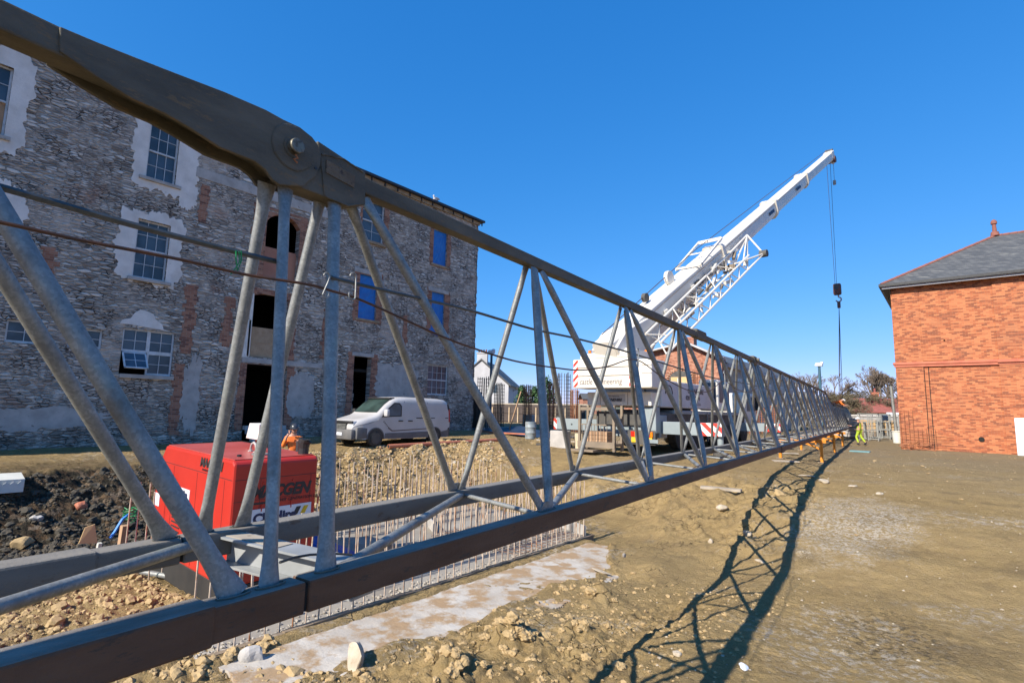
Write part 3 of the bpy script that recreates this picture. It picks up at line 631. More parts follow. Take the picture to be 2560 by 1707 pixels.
def sash(o, rows=4, cols=3, dx=.14, mid=True, open_=False, mat='white_frame', glass=True, lower=None):
    y0, y1, z0, z1 = o; X = FX - dx; w_ = MB(); t = .055
    for a, b, c, d in ((y0, y0 + t, z0, z1), (y1 - t, y1, z0, z1), (y0 + t, y1 - t, z1 - t, z1), (y0 + t, y1 - t, z0, z0 + t * 1.3)): w_.box((X - .05, a, c), (X + .04, b, d))
    if mid: zm = (z0 + z1) / 2; w_.box((X - .04, y0 + t, zm - .03), (X + .05, y1 - t, zm + .03))
    fr = part(w_, 'window', mat, B1)
    if glass:
        g_ = MB(); zlo = lower if lower else z0 + t; g_.box((X - .02, y0 + t, zlo), (X - .005, y1 - t, z1 - t)); gl = g_.build('pane', 'glass'); gl.parent = fr; 
    br = MB()
    for i in range(1, cols): y = y0 + t + (y1 - y0 - 2 * t) * i / cols; br.box((X - .004, y - .009, zlo if lower else z0 + t), (X + .022, y + .009, z1 - t))
    for j in range(1, rows):
        z = z0 + (z1 - z0) * j / rows
        if lower and z < lower: continue
        br.box((X - .003, y0 + t, z - .009), (X + .020, y1 - t, z + .009))
    q = br.build('glazing_bar', mat); q.parent = fr
    return fr
sash(OPN['w2']); sash(OPN['w3']); sash(OPN['w5'], 2, 2, mid=False); sash(OPN['w6'], 2, 2, mid=False, lower=None); sash(OPN['w8'], 4, 4, .12)
sash(OPN['w7'], 4, 2, .12); sash(OPN['w1'], 4, 3, lower=10.85)
part(MB().box((FX - .2, 1.0, 9.8), (FX - .17, 2.0, 10.85)), 'board', 'timber', B1)
# two-light casement, lower left light hinged open
y0, y1, z0, z1 = OPN['w4']; ym = (y0 + y1) / 2; zt = 3.5
sash((y0, ym, zt, z1), 2, 2, .12, False); sash((ym, y1, zt, z1), 2, 2, .12, False); sash((ym, y1, z0, zt), 2, 2, .12, False)
oc = MB(); R = Matrix.Rotation(math.radians(-38), 3, 'Y'); c0 = (FX - .06, y0 + .04, zt - .02); W_, H_ = ym - y0 - .08, zt - z0 - .06
for a, b, c, d in ((0, .05, -H_, 0), (W_ - .05, W_, -H_, 0), (0, W_, -.05, 0), (0, W_, -H_, -H_ + .05)): oc.box((-.02, a, c), (.02, b, d), None, R, c0)
op = part(oc, 'window', 'white_frame', B1); g2 = MB().box((-.004, .05, -H_ + .05), (.004, W_ - .05, -.05), None, R, c0).build('pane', 'glass'); g2.parent = op
q = MB().box((-.01, W_ / 2 - .01, -H_ + .05), (.012, W_ / 2 + .01, -.05), None, R, c0).box((-.009, .05, -H_ / 2 - .01), (.011, W_ - .05, -H_ / 2 + .01), None, R, c0).build('glazing_bar', 'white_frame'); q.parent = op
# arched openings: spandrels that turn the square heads into shallow arches, boards in the lower half
def arch(o, rise, mat, name='arch_head'):
    y0, y1, z0, z1 = o; n = 14; ym = (y0 + y1) / 2; hw = (y1 - y0) / 2; R_ = (hw * hw + rise * rise) / (2 * rise); mb = MB()
    pts = [(y0 + (y1 - y0) * i / n) for i in range(n + 1)]; zz = [z1 - rise + (math.sqrt(max(R_ * R_ - (y - ym) ** 2, 0)) - (R_ - rise)) for y in pts]
    for i in range(n): mb.poly([(FX + .004, pts[i], zz[i]), (FX + .004, pts[i + 1], zz[i + 1]), (FX + .004, pts[i + 1], z1), (FX + .004, pts[i], z1)], (-.3, 0, 0))
    part(mb, name, mat, B1)
arch(OPN['a1'], .45, 'brickX'); arch(OPN['a2'], .16, 'brickX')
part(MB().box((FX - .22, 10.3, 7.06), (FX - .19, 11.8, 8.45)), 'board', 'plyY', B1); part(MB().box((FX - .14, 10.03, 3.70), (FX - .11, 11.52, 4.95)).box((FX - .11, 10.03, 4.32), (FX - .10, 11.52, 4.34)), 'board', 'osb', B1)
# blue boarding, slightly creased
def blue(o):
    y0, y1, z0, z1 = o; n = 9; mb = MB(); vs = []; m_ = 12
    for j in range(m_ + 1):
        for i in range(n + 1):
            e = 0 if i in (0, n) or j in (0, m_) else random.uniform(-.012, .022)
            vs.append((FX - .09 + e, y0 + (y1 - y0) * i / n, z0 + (z1 - z0) * j / m_))
    mb.add(vs, [(j * (n + 1) + i, j * (n + 1) + i + 1, (j + 1) * (n + 1) + i + 1, (j + 1) * (n + 1) + i) for j in range(m_) for i in range(n)])
    o_ = part(mb, 'blue_sheet', 'bluesheet', B1); o_.modifiers.new('solid', 'SOLIDIFY').thickness = .012
for k_ in ('b1', 'b2', 'b3'): blue(OPN[k_])
part(MB().poly([(FX + .03, 19.45, 5.98), (FX + .03, 20.5, 5.7), (FX + .03, 20.3, 6.2), (FX + .03, 19.7, 6.15)], (.01, 0, 0)), 'blue_sheet', 'bluesheet', B1)
# broken edge of the doorway and stone threshold
mb = MB(); zz = .9
while zz < 2.9: hh = random.uniform(.12, .2); mb.box((FX - .35, 14.96, zz), (FX + .002, 15.0 + max(0, random.uniform(-.03, .10)), zz + hh)); zz += hh
part(mb, 'door_jamb', 'stone', B1)
mb = MB()
for i in range(4): mb.box((FX + .0 + .001 * i, 10.0, .25 + .0), (FX + .9 - .22 * i, 11.7, .45 + .16 * i))
part(mb, 'step', 'lintel', B1)
# roof edge: gutter, fascia with brackets, slate slope
part(MB().box((FX - .05, -9, ROOFZ - .26), (FX + .10, 23.36, ROOFZ - .06)), 'fascia_board', 'fascia', B1)
mb = MB()
for i in range(40): mb.box((FX + .10, -8.5 + i * .82, ROOFZ - .25), (FX + .16, -8.45 + i * .82, ROOFZ - .07))
part(mb, 'gutter_bracket', 'roofdark', B1)
part(MB().box((FX - .3, -9.1, ROOFZ - .06), (FX + .30, 23.62, ROOFZ + .06)), 'gutter', 'roofdark', B1)
part(MB().poly([(FX + .28, -9.1, ROOFZ + .06), (-27.5, -9.1, ROOFZ + 2.6), (-33.3, -9.1, ROOFZ)], (0, 32.7, 0)), 'roof', 'slate', B1)
# gull on the roof edge
gb = empty('gull', (FX + .1, 19.65, ROOFZ + .06), 'small white gull perched on the dark roof edge of the stone building', 'bird')
def ell(mb, c, r, seg=12, m=None, R=None):
    vs = []; fs = []; n2 = seg // 2
    for j in range(n2 + 1):
        for i in range(seg):
            th = math.pi * j / n2; ph = 2 * math.pi * i / seg; p = Vector((r[0] * math.sin(th) * math.cos(ph), r[1] * math.sin(th) * math.sin(ph), r[2] * math.cos(th)))
            vs.append((R @ p if R is not None else p) + Vector(c))
    for j in range(n2):
        for i in range(seg): fs.append((j * seg + i, j * seg + (i + 1) % seg, (j + 1) * seg + (i + 1) % seg, (j + 1) * seg + i))
    mb.add(vs, fs, m); return mb
mb = MB(); ell(mb, (0, 0, .17), (.09, .20, .10), R=Matrix.Rotation(.3, 3, 'X')); ell(mb, (0, -.16, .30), (.05, .06, .055)); mb.tube((0, -.14, .2), (0, -.16, .30), .045); mb.tube((.03, 0, 0), (.03, 0, .1), .008); mb.tube((-.03, 0, 0), (-.03, 0, .1), .008)
mb.build('body', 'bird', gb, True)
m2 = MB(); ell(m2, (.07, .05, .19), (.02, .2, .07)); ell(m2, (-.07, .05, .19), (.02, .2, .07)); m2.build('wing', 'lintel', gb, True)
MB().tube((0, -.21, .295), (0, -.27, .285), .012, None, 6, .003).build('beak', 'yellow', gb)

# ================================================================ red brick building on the right
BY = 39.8; BX = -2.47; EZ = 9.95
B2 = empty('brick_building', (BX, BY, 0), 'two storey orange red brick building with hipped slate roof and terracotta finial', 'building')
mb = MB(); mb.box((BX, BY, -.4), (BX + 15.5, BY + 13, EZ - .1)); part(mb, 'wall', 'brickY', B2)
mb = MB(); mb.box((-2.50, BY - .06, -.4), (-1.15, BY, EZ - .12)); mb.box((2.16, BY - .08, -.4), (13.03, BY, EZ - .12)); mb.box((-1.15, BY - .03, 5.2), (.22, BY, EZ - .12)); part(mb, 'pilaster', 'brickY', B2)
mb = MB(); mb.bevbox((-2.62, BY - .16, 4.98), (13.2, BY, 5.14), .04); mb.box((-2.56, BY - .11, 4.86), (13.1, BY - .001, 4.98)); mb.box((2.1, BY - .2, 4.98), (13.1, BY - .15, 5.12)); part(mb, 'string_course', M('terracotta_band', (.50, .16, .09), (.42, .12, .07), 3, .8), B2)
part(MB().box((-.95, BY - .004, 4.9), (-.91, BY + .0, -.3)).box((-1.16, BY - .063, 0), (-1.13, BY, 5)), 'settlement_crack', 'dark', B2)
A_ = 5.75; x0, x1, yf, yb = BX - .45, BX + 15.95, BY - .5, BY + 13.5; RZ = 13.5
mb = MB(); P0, P1, P2, P3 = (x0, yf, EZ), (x1, yf, EZ), (x1, yb, EZ), (x0, yb, EZ); K0, K1 = (x0 + A_, yf + A_, RZ), (x1 - A_, yf + A_, RZ)
mb.add([P0, P1, P2, P3, K0, K1, (x0 + A_, yb - A_, RZ), (x1 - A_, yb - A_, RZ)], [(0, 1, 5, 4), (1, 2, 7, 5), (2, 3, 6, 7), (3, 0, 4, 6), (4, 5, 7, 6)]); part(mb, 'roof', 'slate', B2)
tc = M('terracotta_ridge', (.27, .10, .07), (.20, .075, .055), 4, .85)
mb = MB()
def ridge(mb, a, b, n):
    a, b = Vector(a), Vector(b)
    for i in range(n): mb.tube(a.lerp(b, i / n), a.lerp(b, (i + .96) / n), .085, None, 8, .10)
ridge(mb, P0, K0, 20); ridge(mb, K0, K1, 14); part(mb, 'ridge_tile', tc, B2)
mb = MB(); kx, ky, kz = K0; mb.path([(kx, ky, kz), (kx, ky, kz + .25), (kx, ky, kz + .28), (kx, ky, kz + .75), (kx, ky, kz + .78), (kx, ky, kz + .9), (kx, ky, kz + 1.02), (kx, ky, kz + 1.08)], [.24, .2, .12, .10, .16, .17, .12, .03], None, 10); part(mb, 'finial', tc, B2, smooth=True)
mb = MB(); mb.box((x0 - .02, yf - .12, EZ - .17), (x1, yf + .02, EZ - .02)); mb.box((x0 - .12, yf - .1, EZ - .15), (x0 + .02, yb, EZ - .0)); part(mb, 'gutter', 'black', B2)
part(MB().box((x0 + .03, yf + .02, EZ - .3), (x1, yf + .06, EZ - .12)), 'fascia_board', M('grey_fascia_paint', (.42, .42, .44), (.34, .34, .36), 5, .5), B2)
part(MB().box((x0 + .02, yf + .06, EZ - .16), (x1, BY, EZ - .10)).box((x0 + .02, BY, EZ - .16), (BX, yb, EZ - .10)), 'soffit', 'roofdark', B2)
part(MB().box((BX - .002, BY - .3, EZ - .6), (BX + .0, BY - .0, EZ - .2)), 'soffit_bracket', 'roofdark', B2)
part(MB().tube((1.15, BY - .05, .75), (1.15, BY + .02, .75), .13, None, 16).tube((-.1, BY - .03, 6.35), (-.1, BY, 6.35), .05, None, 10), 'vent_hole', 'dark', B2)
# ================================================================ the crane jib lying across the picture
JAZ = math.radians(-5.03)
JD = Vector((math.sin(JAZ), math.cos(JAZ), 0)); JW = Vector((-math.cos(JAZ), math.sin(JAZ), 0)); JZ = Vector((0, 0, 1))
def J(lat, t, dz): return CAM + JW * lat + JD * t + JZ * dz
def jpx(x, y, lat): r = ray(x, y); return CAM + r * lat / r.dot(JW)
def jt(P): return (P - CAM).dot(JD)
LN, LF, LT = 2.05, 3.11, 2.585
ZN = -.715; ZF = -.70; ZT = 1.405                      # top faces of the chords, relative to the lens
JIB = empty('crane_jib', J(2.5, 0, -2.6), 'very long tower crane jib of galvanised tubes between rusty box chords, crossing the whole site', 'crane jib')
def jpart(mb, name, mat, **k): return part(mb, name, mat, JIB, **k)
SECT = [-8.0, 1.46, 14.75, 27.9, 41.0, 54.0, 67.0, 80.0]
for i in range(len(SECT) - 1):
    a, b = SECT[i] + .008, SECT[i + 1] - .008
    for lat, zt, mat in ((LN, ZN, 'chord_near'), (LF, ZF, 'chord_far')):
        mb = MB(); n = 1
        mb.beam(J(lat, a, zt - .065), J(lat, b, zt - .065), .125, .13); jpart(mb, 'bottom_chord', mat, bevel=.010)
def ztop(t): return ZT + (.004 * t if t > 8 else 0) if t < 37 else (ZT + .15 - (t - 37) / 4 * .52 if t < 41 else (1.03 if t < 62 else 1.03 - (t - 62) / 18 * 1.2))
TS = [1.95, 9.35, 14.75, 27.9, 37.0, 41.0, 54.0, 62.0, 80.0]
for a, b in zip(TS[:-1], TS[1:]):
    mb = MB().beam(J(LT, a + .01, ztop(a + .01) - .05), J(LT, b - .01, ztop(b - .01) - .05), .09, .10 if a < 14 else .09); jpart(mb, 'top_chord', 'chord_top', bevel=.008)
def brace(p, q, r, name='brace', mat='galv', flat=(1, 1), n=12):
    """tube whose ends are pressed flat and flared along the jib, as the real braces are"""
    p, q = Vector(p), Vector(q); a = (q - p); L = a.length; a.normalize(); u = (JD - a * JD.dot(a)).normalized(); v = a.cross(u)
    st = [(0, 1.75, .32), (.035, 1.6, .36), (.12, 1.18, .75), (.20, 1, 1)] if flat[0] else [(0, 1, 1)]
    en = [(L - .20, 1, 1), (L - .12, 1.18, .75), (L - .035, 1.6, .36), (L, 1.75, .32)] if flat[1] else [(L, 1, 1)]
    mb = MB(); vs = []; rg = st + en
    for s_, fu, fv in rg:
        for i in range(n): th = 2 * math.pi * i / n; vs.append(p + a * s_ + u * (math.cos(th) * r * fu) + v * (math.sin(th) * r * fv))
    k = len(rg); mb.add(vs, [(j * n + i, j * n + (i + 1) % n, (j + 1) * n + (i + 1) % n, (j + 1) * n + i) for j in range(k - 1) for i in range(n)] + [tuple(range(n - 1, -1, -1)), tuple(range((k - 1) * n, k * n))])
    return mb
BR = []      # all braces, nearest first
def tn(k): return 1.30 + 2.2 * k
def tf(k): return 1.55 + 2.2 * k
def tt(k): return 1.92 + 2.2 * k
NZ, FZ = ZN - .01, ZF - .01
# bay behind the section joint (left of the picture) and the two posts of the joint
T_1 = J(LT, .05, ZT - .10)
BR += [(T_1 + JD * .05, J(LN + .01, 1.19, NZ), .034), (T_1 - JD * .06, J(LF - .01, 1.40, FZ), .032), (T_1 - JD * .12, J(LN + .01, -.9, NZ), .034), (T_1 - JD * .14, J(LF - .01, -.75, FZ), .032),
       (J(LT - .01, 1.58, ZT - .24), J(LN + .01, 1.33, NZ), .0275), (J(LT + .03, 1.50, ZT - .24), J(LF - .01, 1.58, FZ), .030),
       (J(LT - .0, 1.90, ZT - .15), J(LN + .01, 1.60, NZ), .035), (J(LT + .03, 1.84, ZT - .14), J(LF - .01, 1.80, FZ), .030),
       (J(LT - .02, 2.10, ZT - .12), J(LN + .01, tn(1) - .02, NZ), .031), (J(LT + .02, 2.0, ZT - .12), J(LF - .01, tf(1) - .06, FZ), .030)]
K = 36
for k in range(1, K):
    r = .027; zt = ztop(tt(k)) - .09
    for s_ in (0, 1):
        if k == K - 1 and s_ == 1: break
        BR.append((J(LT - .025, tt(k) + (.10 if s_ else -.03), zt), J(LN + .01, tn(k + s_) + (-.06 if s_ else .06), NZ), .033 if s_ else .037))
        BR.append((J(LT + .025, tt(k) + (.06 if s_ else -.09), zt), J(LF - .01, tf(k + s_) + (-.05 if s_ else .05), FZ), r * 1.04))
rest = MB()
for i, (p, q, r) in enumerate(BR):
    if i < 98: jpart(brace(p, q, r, n=14 if i < 20 else 8), 'brace', 'galv', smooth=True)
    else: rest.tube(p, q, r, None, 6)
tag(jpart(rest, 'brace', 'galv'), kind='stuff')
for k in range(-1, K - 1):          # floor lacing
    p = J(LF - .04, tf(k), ZF - .045); a_ = J(LN + .05, tn(k - 1) + (.30 if k == 1 else .06), ZN - .06); b_ = J(LN + .05, tn(k) + .08, ZN - .06)
    if k == 0: a_ = J(LN + .05, -.85, ZN - .06)
    jpart(MB().tube(p, a_, .030, None, 10 if k < 6 else 6), 'lacing_tube', 'galv', smooth=True)
    if k >= 1: jpart(MB().tube(p + JD * .05, b_, .018, None, 10 if k < 6 else 6), 'lacing_tube', 'galv', smooth=True)
# gusset plates at the first nodes
for lat, zt, ts in ((LN, ZN, (3.5, 5.7, 7.9)), (LF, ZF, (3.75, 5.95, 8.15))):
    for t in ts: jpart(MB().poly([J(lat, t - .10, zt - .002), J(lat, t + .10, zt - .002), J(lat, t + .03, zt + .06), J(lat, t - .03, zt + .06)], JW * .012), 'gusset_plate', 'galv')
# section joint: pinned lug between the two top chords
lug_px = [(150, 128), (240, 190), (330, 246), (412, 283), (471, 317), (552, 369), (638, 403), (664, 424), (681, 448), (700, 462), (757, 466), (790, 440), (802, 412), (803, 385), (795, 362), (781, 343), (750, 318), (709, 299), (664, 274), (560, 229), (440, 183), (330, 140), (240, 104), (150, 66)]
for lat, nm in ((2.515, 'joint_plate'), (2.655, 'joint_plate')):
    jpart(MB().poly([jpx(x, y, 2.515) + JW * (lat - 2.515) for x, y in lug_px], JW * .022), nm, 'chord_top', bevel=.004)
# body between the cheeks, set back from their lower edge so the underside shows as a dark slot
jpart(MB().poly([jpx(x, y, 2.515) + JW * .022 for x, y in [(160, 118), (330, 215), (471, 285), (552, 330), (664, 395), (700, 430), (757, 440), (781, 345), (709, 302), (560, 233), (440, 187), (330, 144), (160, 74)]], JW * .118), 'joint_block', 'chord_top')
jpart(MB().beam(J(LT, -8, ZT - .035), J(LT, .80, ZT - .035), .12, .115), 'top_chord', 'chord_top', bevel=.01)
blk = [(795, 352), (914, 431), (914, 512), (868, 516), (812, 492), (706, 452), (700, 440), (757, 462), (800, 420)]
jpart(MB().poly([jpx(x, y, 2.53) for x, y in blk], JW * .13), 'joint_block', 'chord_top', bevel=.006)
jpart(MB().poly([jpx(x, y, 2.53) - JW * .006 for x, y in [(815, 400), (886, 440), (884, 470), (814, 432)]], JW * .006), 'wear_plate', M('flaking_rust_plate', (.17, .13, .085), (.12, .09, .06), 9, .8, 0, (.05, .035, .03), 25, .55, .9, 60))
pc = jpx(732, 370, 2.515)
pin = jpart(MB().tube(pc - JW * .05, pc + JW * .17, .040, None, 28), 'joint_pin', M('oxidised_pin', (.16, .15, .12), (.22, .20, .15), 30, .5, .5, (.10, .075, .05), 40), bevel=.005)
jpart(MB().tube(pc - JW * .007, pc + JW * .004, .118, None, 48), 'boss_plate', 'chord_top', bevel=.002)
jpart(MB().tube(pc - JW * .012, pc - JW * .001, .058, None, 28), 'pin_collar', 'chord_top')
jpart(MB().path([pc - JW * .03 + JZ * -.045, pc - JW * .035 + JZ * -.062 + JD * .012, pc - JW * .03 + JZ * -.075 - JD * .01, pc - JW * .03 + JZ * -.085 + JD * .015], .005), 'split_pin', 'rust')
jpart(MB().tube(jpx(789, 421, 2.515) - JW * .004, jpx(789, 421, 2.515), .009, None, 12), 'bolt_hole', 'black')
def bead(pts, r=.0045):
    out = []
    for a, b in zip(pts[:-1], pts[1:]):
        k = max(2, int((b - a).length / .012))
        for i in range(k): out.append(a.lerp(b, i / k) + Vector((random.uniform(-1, 1), random.uniform(-1, 1), random.uniform(-1, 1))) * .0016)
    jpart(MB().path(out, [r * random.uniform(.75, 1.25) for _ in out], None, 6), 'weld_bead', 'chord_top', smooth=True)
bead([pc - JW * .002 + (JD * math.cos(t) + JZ * math.sin(t)) * .120 for t in np.linspace(0, 6.28, 40)], .004)
bead([jpx(x, y, 2.527) for x, y in [(802, 395), (812, 490), (868, 514), (912, 510)]]); bead([jpx(x, y, 2.527) for x, y in [(803, 385), (860, 398), (912, 434)]])
for lat, zt, ts in ((LN, ZN, (1.18, 1.33, 1.6, 3.46, 3.56, 5.66)), (LF, ZF, (1.4, 1.58, 1.8, 3.7, 3.8))):
    for t in ts: bead([J(lat, t + .062 * math.cos(a), zt + .003) + JW * (.022 * math.sin(a)) for a in np.linspace(0, 6.28, 18)], .005)
# reinforcing sleeve on the bottom chords at the section joint, rusty end plates, joint line
for lat, zt, mat in ((LN, ZN, 'chord_near'), (LF, ZF, 'chord_far')):
    jpart(MB().beam(J(lat, -8, zt - .062), J(lat, 1.08, zt - .062), .150, .145), 'chord_sleeve', mat, bevel=.012)
    jpart(MB().beam(J(lat, 1.452, zt - .07), J(lat, 1.468, zt - .07), .10, .10), 'joint_gap', 'dark')
for t in (14.75, 27.9):
    jpart(MB().beam(J(LT, t - .2, ztop(t) - .06), J(LT, t + .2, ztop(t) - .06), .14, .22), 'joint_block', 'chord_top', bevel=.03)
    jpart(MB().tube(J(LT - .14, t + .06, ztop(t) - .04), J(LT + .14, t + .06, ztop(t) - .04), .05, None, 12), 'joint_pin', 'chord_top')
    for lat in (LN, LF): jpart(MB().beam(J(lat, t - .2, ZN - .075), J(lat, t + .2, ZN - .075), .16, .16), 'chord_sleeve', 'chord_near' if lat == LN else 'chord_far', bevel=.01)
    for lat in (LN + .03, LF - .03):
        for o_ in (-.18, .18): jpart(MB().tube(J(LT, t + o_, ztop(t) - .1), J(lat, t + o_ - .1, ZN), .028, None, 8), 'brace', 'galv', smooth=True)
# saddle block where a pendant line is anchored on the top chord
jpart(MB().beam(J(LT, 9.42, ZT + .005), J(LT, 10.05, ZT + .012), .11, .17), 'pendant_anchor', 'chord_top', bevel=.03)
# steel cross beam between the bottom chords at the joint
c0, c1 = J(LF - .03, 1.72, ZF - .10), J(LN + .06, 1.86, ZN - .115); cm = (c0 + c1) / 2; ax = (c1 - c0).normalized(); sd = ax.cross(JZ).normalized()
mb = MB(); mb.beam(c0 + JZ * .07, c1 + JZ * .07, .15, .012); mb.beam(c0 - JZ * .07, c1 - JZ * .07, .15, .012); mb.beam(c0, c1, .012, .126)
jpart(mb, 'cross_beam', M('pale_zinc_beam', (.36, .37, .37), (.28, .29, .29), 5, .6, .2, (.20, .17, .13), 8, .62))
jpart(MB().beam(c0 + JZ * .079, c0 + (c1 - c0) * .45 + JZ * .079, .10, .004), 'wear_plate', 'greywood')
# steel ropes running through the braces, held by S-hooks
def rope_path(pts, lats, r, nm, mat, n=6):
    P = [jpx(x, y, l) for (x, y), l in zip(pts, lats)]; out = []
    for i in range(len(P) - 1):                    # catmull-rom
        p0, p1, p2, p3 = P[max(i - 1, 0)], P[i], P[i + 1], P[min(i + 2, len(P) - 1)]
        for s_ in range(5):
            u = s_ / 5; out.append(.5 * ((2 * p1) + (p2 - p0) * u + (2 * p0 - 5 * p1 + 4 * p2 - p3) * u * u + (3 * p1 - p0 - 3 * p2 + p3) * u ** 3))
    out.append(P[-1]); return MB().path(out, r, None, n).build(nm, mat, smooth=True)
r1 = rope_path([(-260, 402), (0, 468), (330, 562), (560, 622), (690, 654)], [2.50] * 5, .0135, 'pendant_rope', 'rope')
tag(r1, 'thick grey steel rope across the stone building, left of the pinned joint posts', 'rope')
r2 = rope_path([(826, 692), (860, 702), (1025, 741), (1175, 776), (1330, 822), (1440, 846), (1570, 880), (1690, 918), (1790, 946), (1880, 962), (1960, 985)], [2.40] * 3 + [2.5] * 8, .0105, 'pendant_rope', 'rope')
tag(r2, 'grey steel rope running through the jib braces from the S-hook towards the mobile crane', 'rope')
r3 = rope_path([(-260, 508), (0, 556), (200, 600), (350, 629), (480, 655), (618, 687), (771, 711), (832, 728), (887, 744), (962, 776), (1080, 830), (1128, 850), (1177, 868), (1240, 889), (1300, 905), (1387, 919), (1453, 925), (1519, 916), (1591, 899), (1657, 943), (1723, 976), (1772, 978), (1810, 952), (1840, 972), (1870, 980), (1893, 970)],
               [2.16] * 6 + [2.12, 2.14] + [2.12] * 10 + [2.22] * 8, .0065, 'control_cable', 'wire')
tag(r3, 'thin rusty brown cable sagging between hooks along the near side of the jib', 'cable')
def shook(c, s_, parentless=True, lab='', flip=1):
    c = Vector(c); pts = []
    for i in range(10): th = math.pi * (1.0 - i / 9 * 1.15); pts.append(c + (JD * math.cos(th) * .022 + JZ * (math.sin(th) * .022 + .055)) * s_)
    for i in range(1, 10): th = -math.pi * i / 9 * 1.15; pts.append(c + (JD * flip * (math.cos(th) * .024 + .0) + JZ * (math.sin(th) * .024 - .055)) * s_)
    return tag(MB().path(pts, .0045 * s_, None, 8).build('s_hook', 'galv', smooth=True), lab, 'hook', 'hooks that hold the cable to the jib')
shook(jpx(816, 712, 2.10), .75, lab='steel S-hook on the left edge of the thick joint post', flip=-1)
shook(jpx(882, 715, 2.10), .85, lab='steel S-hook hanging right of the thick joint post, cable in its lower bend')
shook(jpx(1594, 893, 2.16), 1.3, lab='pale S-hook on the brace in front of the counterweight')
shook(jpx(1811, 950, 2.16), 2.0, lab='small hook on a brace in front of the brick chapel')
tie = []
tg = MB(); g0 = jpx(592, 632, 2.48)
tg.path([g0 + JD * .02 + JZ * .015, g0 + JD * .025 - JZ * .03, g0 + JD * .012 - JZ * .085, g0 - JD * .002 - JZ * .03, g0 - JD * .004 + JZ * .01], .0035, None, 6)
tg.path([g0 + JD * .01 + JZ * .01, g0 + JD * .016 - JZ * .04, g0 + JD * .004 - JZ * .07, g0 - JD * .02 - JZ * .11], .0028, None, 6)
tag(tg.build('cable_tie', 'cord_green'), 'bright green strand knotted round the thick rope', 'tie')
# loose wire ties around the lacing farther along
for i, (x, y) in enumerate(((1745, 1172), (1818, 1142), (1900, 1115))):
    c = jpx(x, y, 2.2); m_ = MB(); m_.path([c + Vector((.10 * math.cos(a) + .01 * a, .22 * math.cos(a + .4), .06 * math.sin(a * 1.7))) for a in np.linspace(0, 6, 14)], .004, None, 5)
    tag(m_.build('wire_loop', 'wire'), ('nearest loop of dark tying wire on the floor lacing', 'middle loop of dark tying wire on the floor lacing', 'farthest loop of dark tying wire on the floor lacing')[i], 'wire', 'wire loops on the floor lacing')
hz_ = MB(); hz_.path([jpx(700, 1405, 2.12), jpx(735, 1393, 2.2), jpx(775, 1386, 2.22), jpx(835, 1383, 2.2), jpx(880, 1386, 2.15)], .006, None, 6)
tag(hz_.build('black_hose', 'black', smooth=True), 'short black hose behind the foot of the thick joint post', 'hose')

# ---- orange trestles under the jib
def trestle(t, lab, feet=('n', 'f')):
    p = J(2.58, t, 0); g_ = gz(p.x, p.y); e = empty('trestle', (p.x, p.y, g_), lab, 'trestle', 'orange trestles under the jib')
    top = CAM.z + ZN - .13
    part(MB().beam(J(1.75, t, top - 1.75 - .07 + 0), J(3.42, t, top - 1.75 - .07), .14, .14), 'cross_bar', 'orange', e, bevel=.01)
    for lat in (1.92, 3.38):
        q = J(lat, t, 0); zg = gz(q.x, q.y)
        part(MB().beam((q.x, q.y, zg + .02), (q.x, q.y, top - .14), .10, .10, None, (0, 1, 0)), 'leg', 'orange', e, bevel=.008)
        part(MB().box((q.x - .13, q.y - .13, zg), (q.x + .13, q.y + .13, zg + .025)), 'foot_plate', 'rackbrown', e)
    a = J(1.92, t, 0); part(MB().beam(J(2.5, t - .02, top - 1.75 - .15), (a.x, a.y, g_ + .52), .07, .07), 'strut', 'orange', e)
    a = J(3.38, t, 0); part(MB().beam(J(2.8, t - .02, top - 1.75 - .15), (a.x, a.y, g_ + .52), .07, .07), 'strut', 'orange', e)
    return e
trestle(24.4, 'nearest orange painted steel trestle carrying the jib, its post standing in the jib shadow')
trestle(39.0, 'farther orange steel trestle under the jib beside the worker')
trestle(31.5, 'middle orange steel trestle under the jib')
for (x, y, w_, l_, lab) in ((1962, 1152, .5, .9, 'square board under the left foot of the orange trestle'), (1955, 1136, .35, 1.3, 'plank lying beyond the trestle foot board')):
    p = at_z(x, y, .05); tag(MB().box((-w_ / 2, -l_ / 2, 0), (w_ / 2, l_ / 2, .04), None, Matrix.Rotation(random.uniform(-1.2, -.9), 3, 'Z'), (p.x, p.y, gz(p.x, p.y) + .01)).build('ground_board', 'greywood'), lab, 'board')

# ================================================================ concrete pit with rows of starter bars
SL = empty('foundation_slab', (-9.5, 7.5, -1.3), 'wet concrete foundation slab in the pit with dense rows of rusty starter bars', 'foundation')
mb = MB(); mb.box((-8.0, 3.2, -1.6), (-6.98, 11.6, -1.24)); mb.box((-12.4, 6.6, -1.6), (-8.0, 11.6, -1.241)); mb.poly([(-6.98, 11.6, -1.6), (-12.4, 11.6, -1.6), (-12.4, 13.0, -1.6), (-9.75, 13.0, -1.6)][::-1], (0, 0, .36)); part(mb, 'slab', M('wet_concrete', (.33, .30, .25), (.24, .21, .17), 1.2, .75, 0, (.40, .36, .30), 4, .6, .5, 25), SL)
mb = MB(); n_ = 44
for i in range(n_):                                     # ragged kerb of trimmed concrete along the near edge
    y = 2.9 + i * .2; mb.box((-6.99, y, -1.5), (-6.90 + random.uniform(-.006, .006), y + .2, -1.17 + random.uniform(-.012, .012)))
part(mb, 'kerb', M('muddy_kerb', (.27, .20, .13), (.20, .15, .10), 3, .95, 0, (.36, .31, .24), 6, .6, .6, 25), SL)
mb = MB()
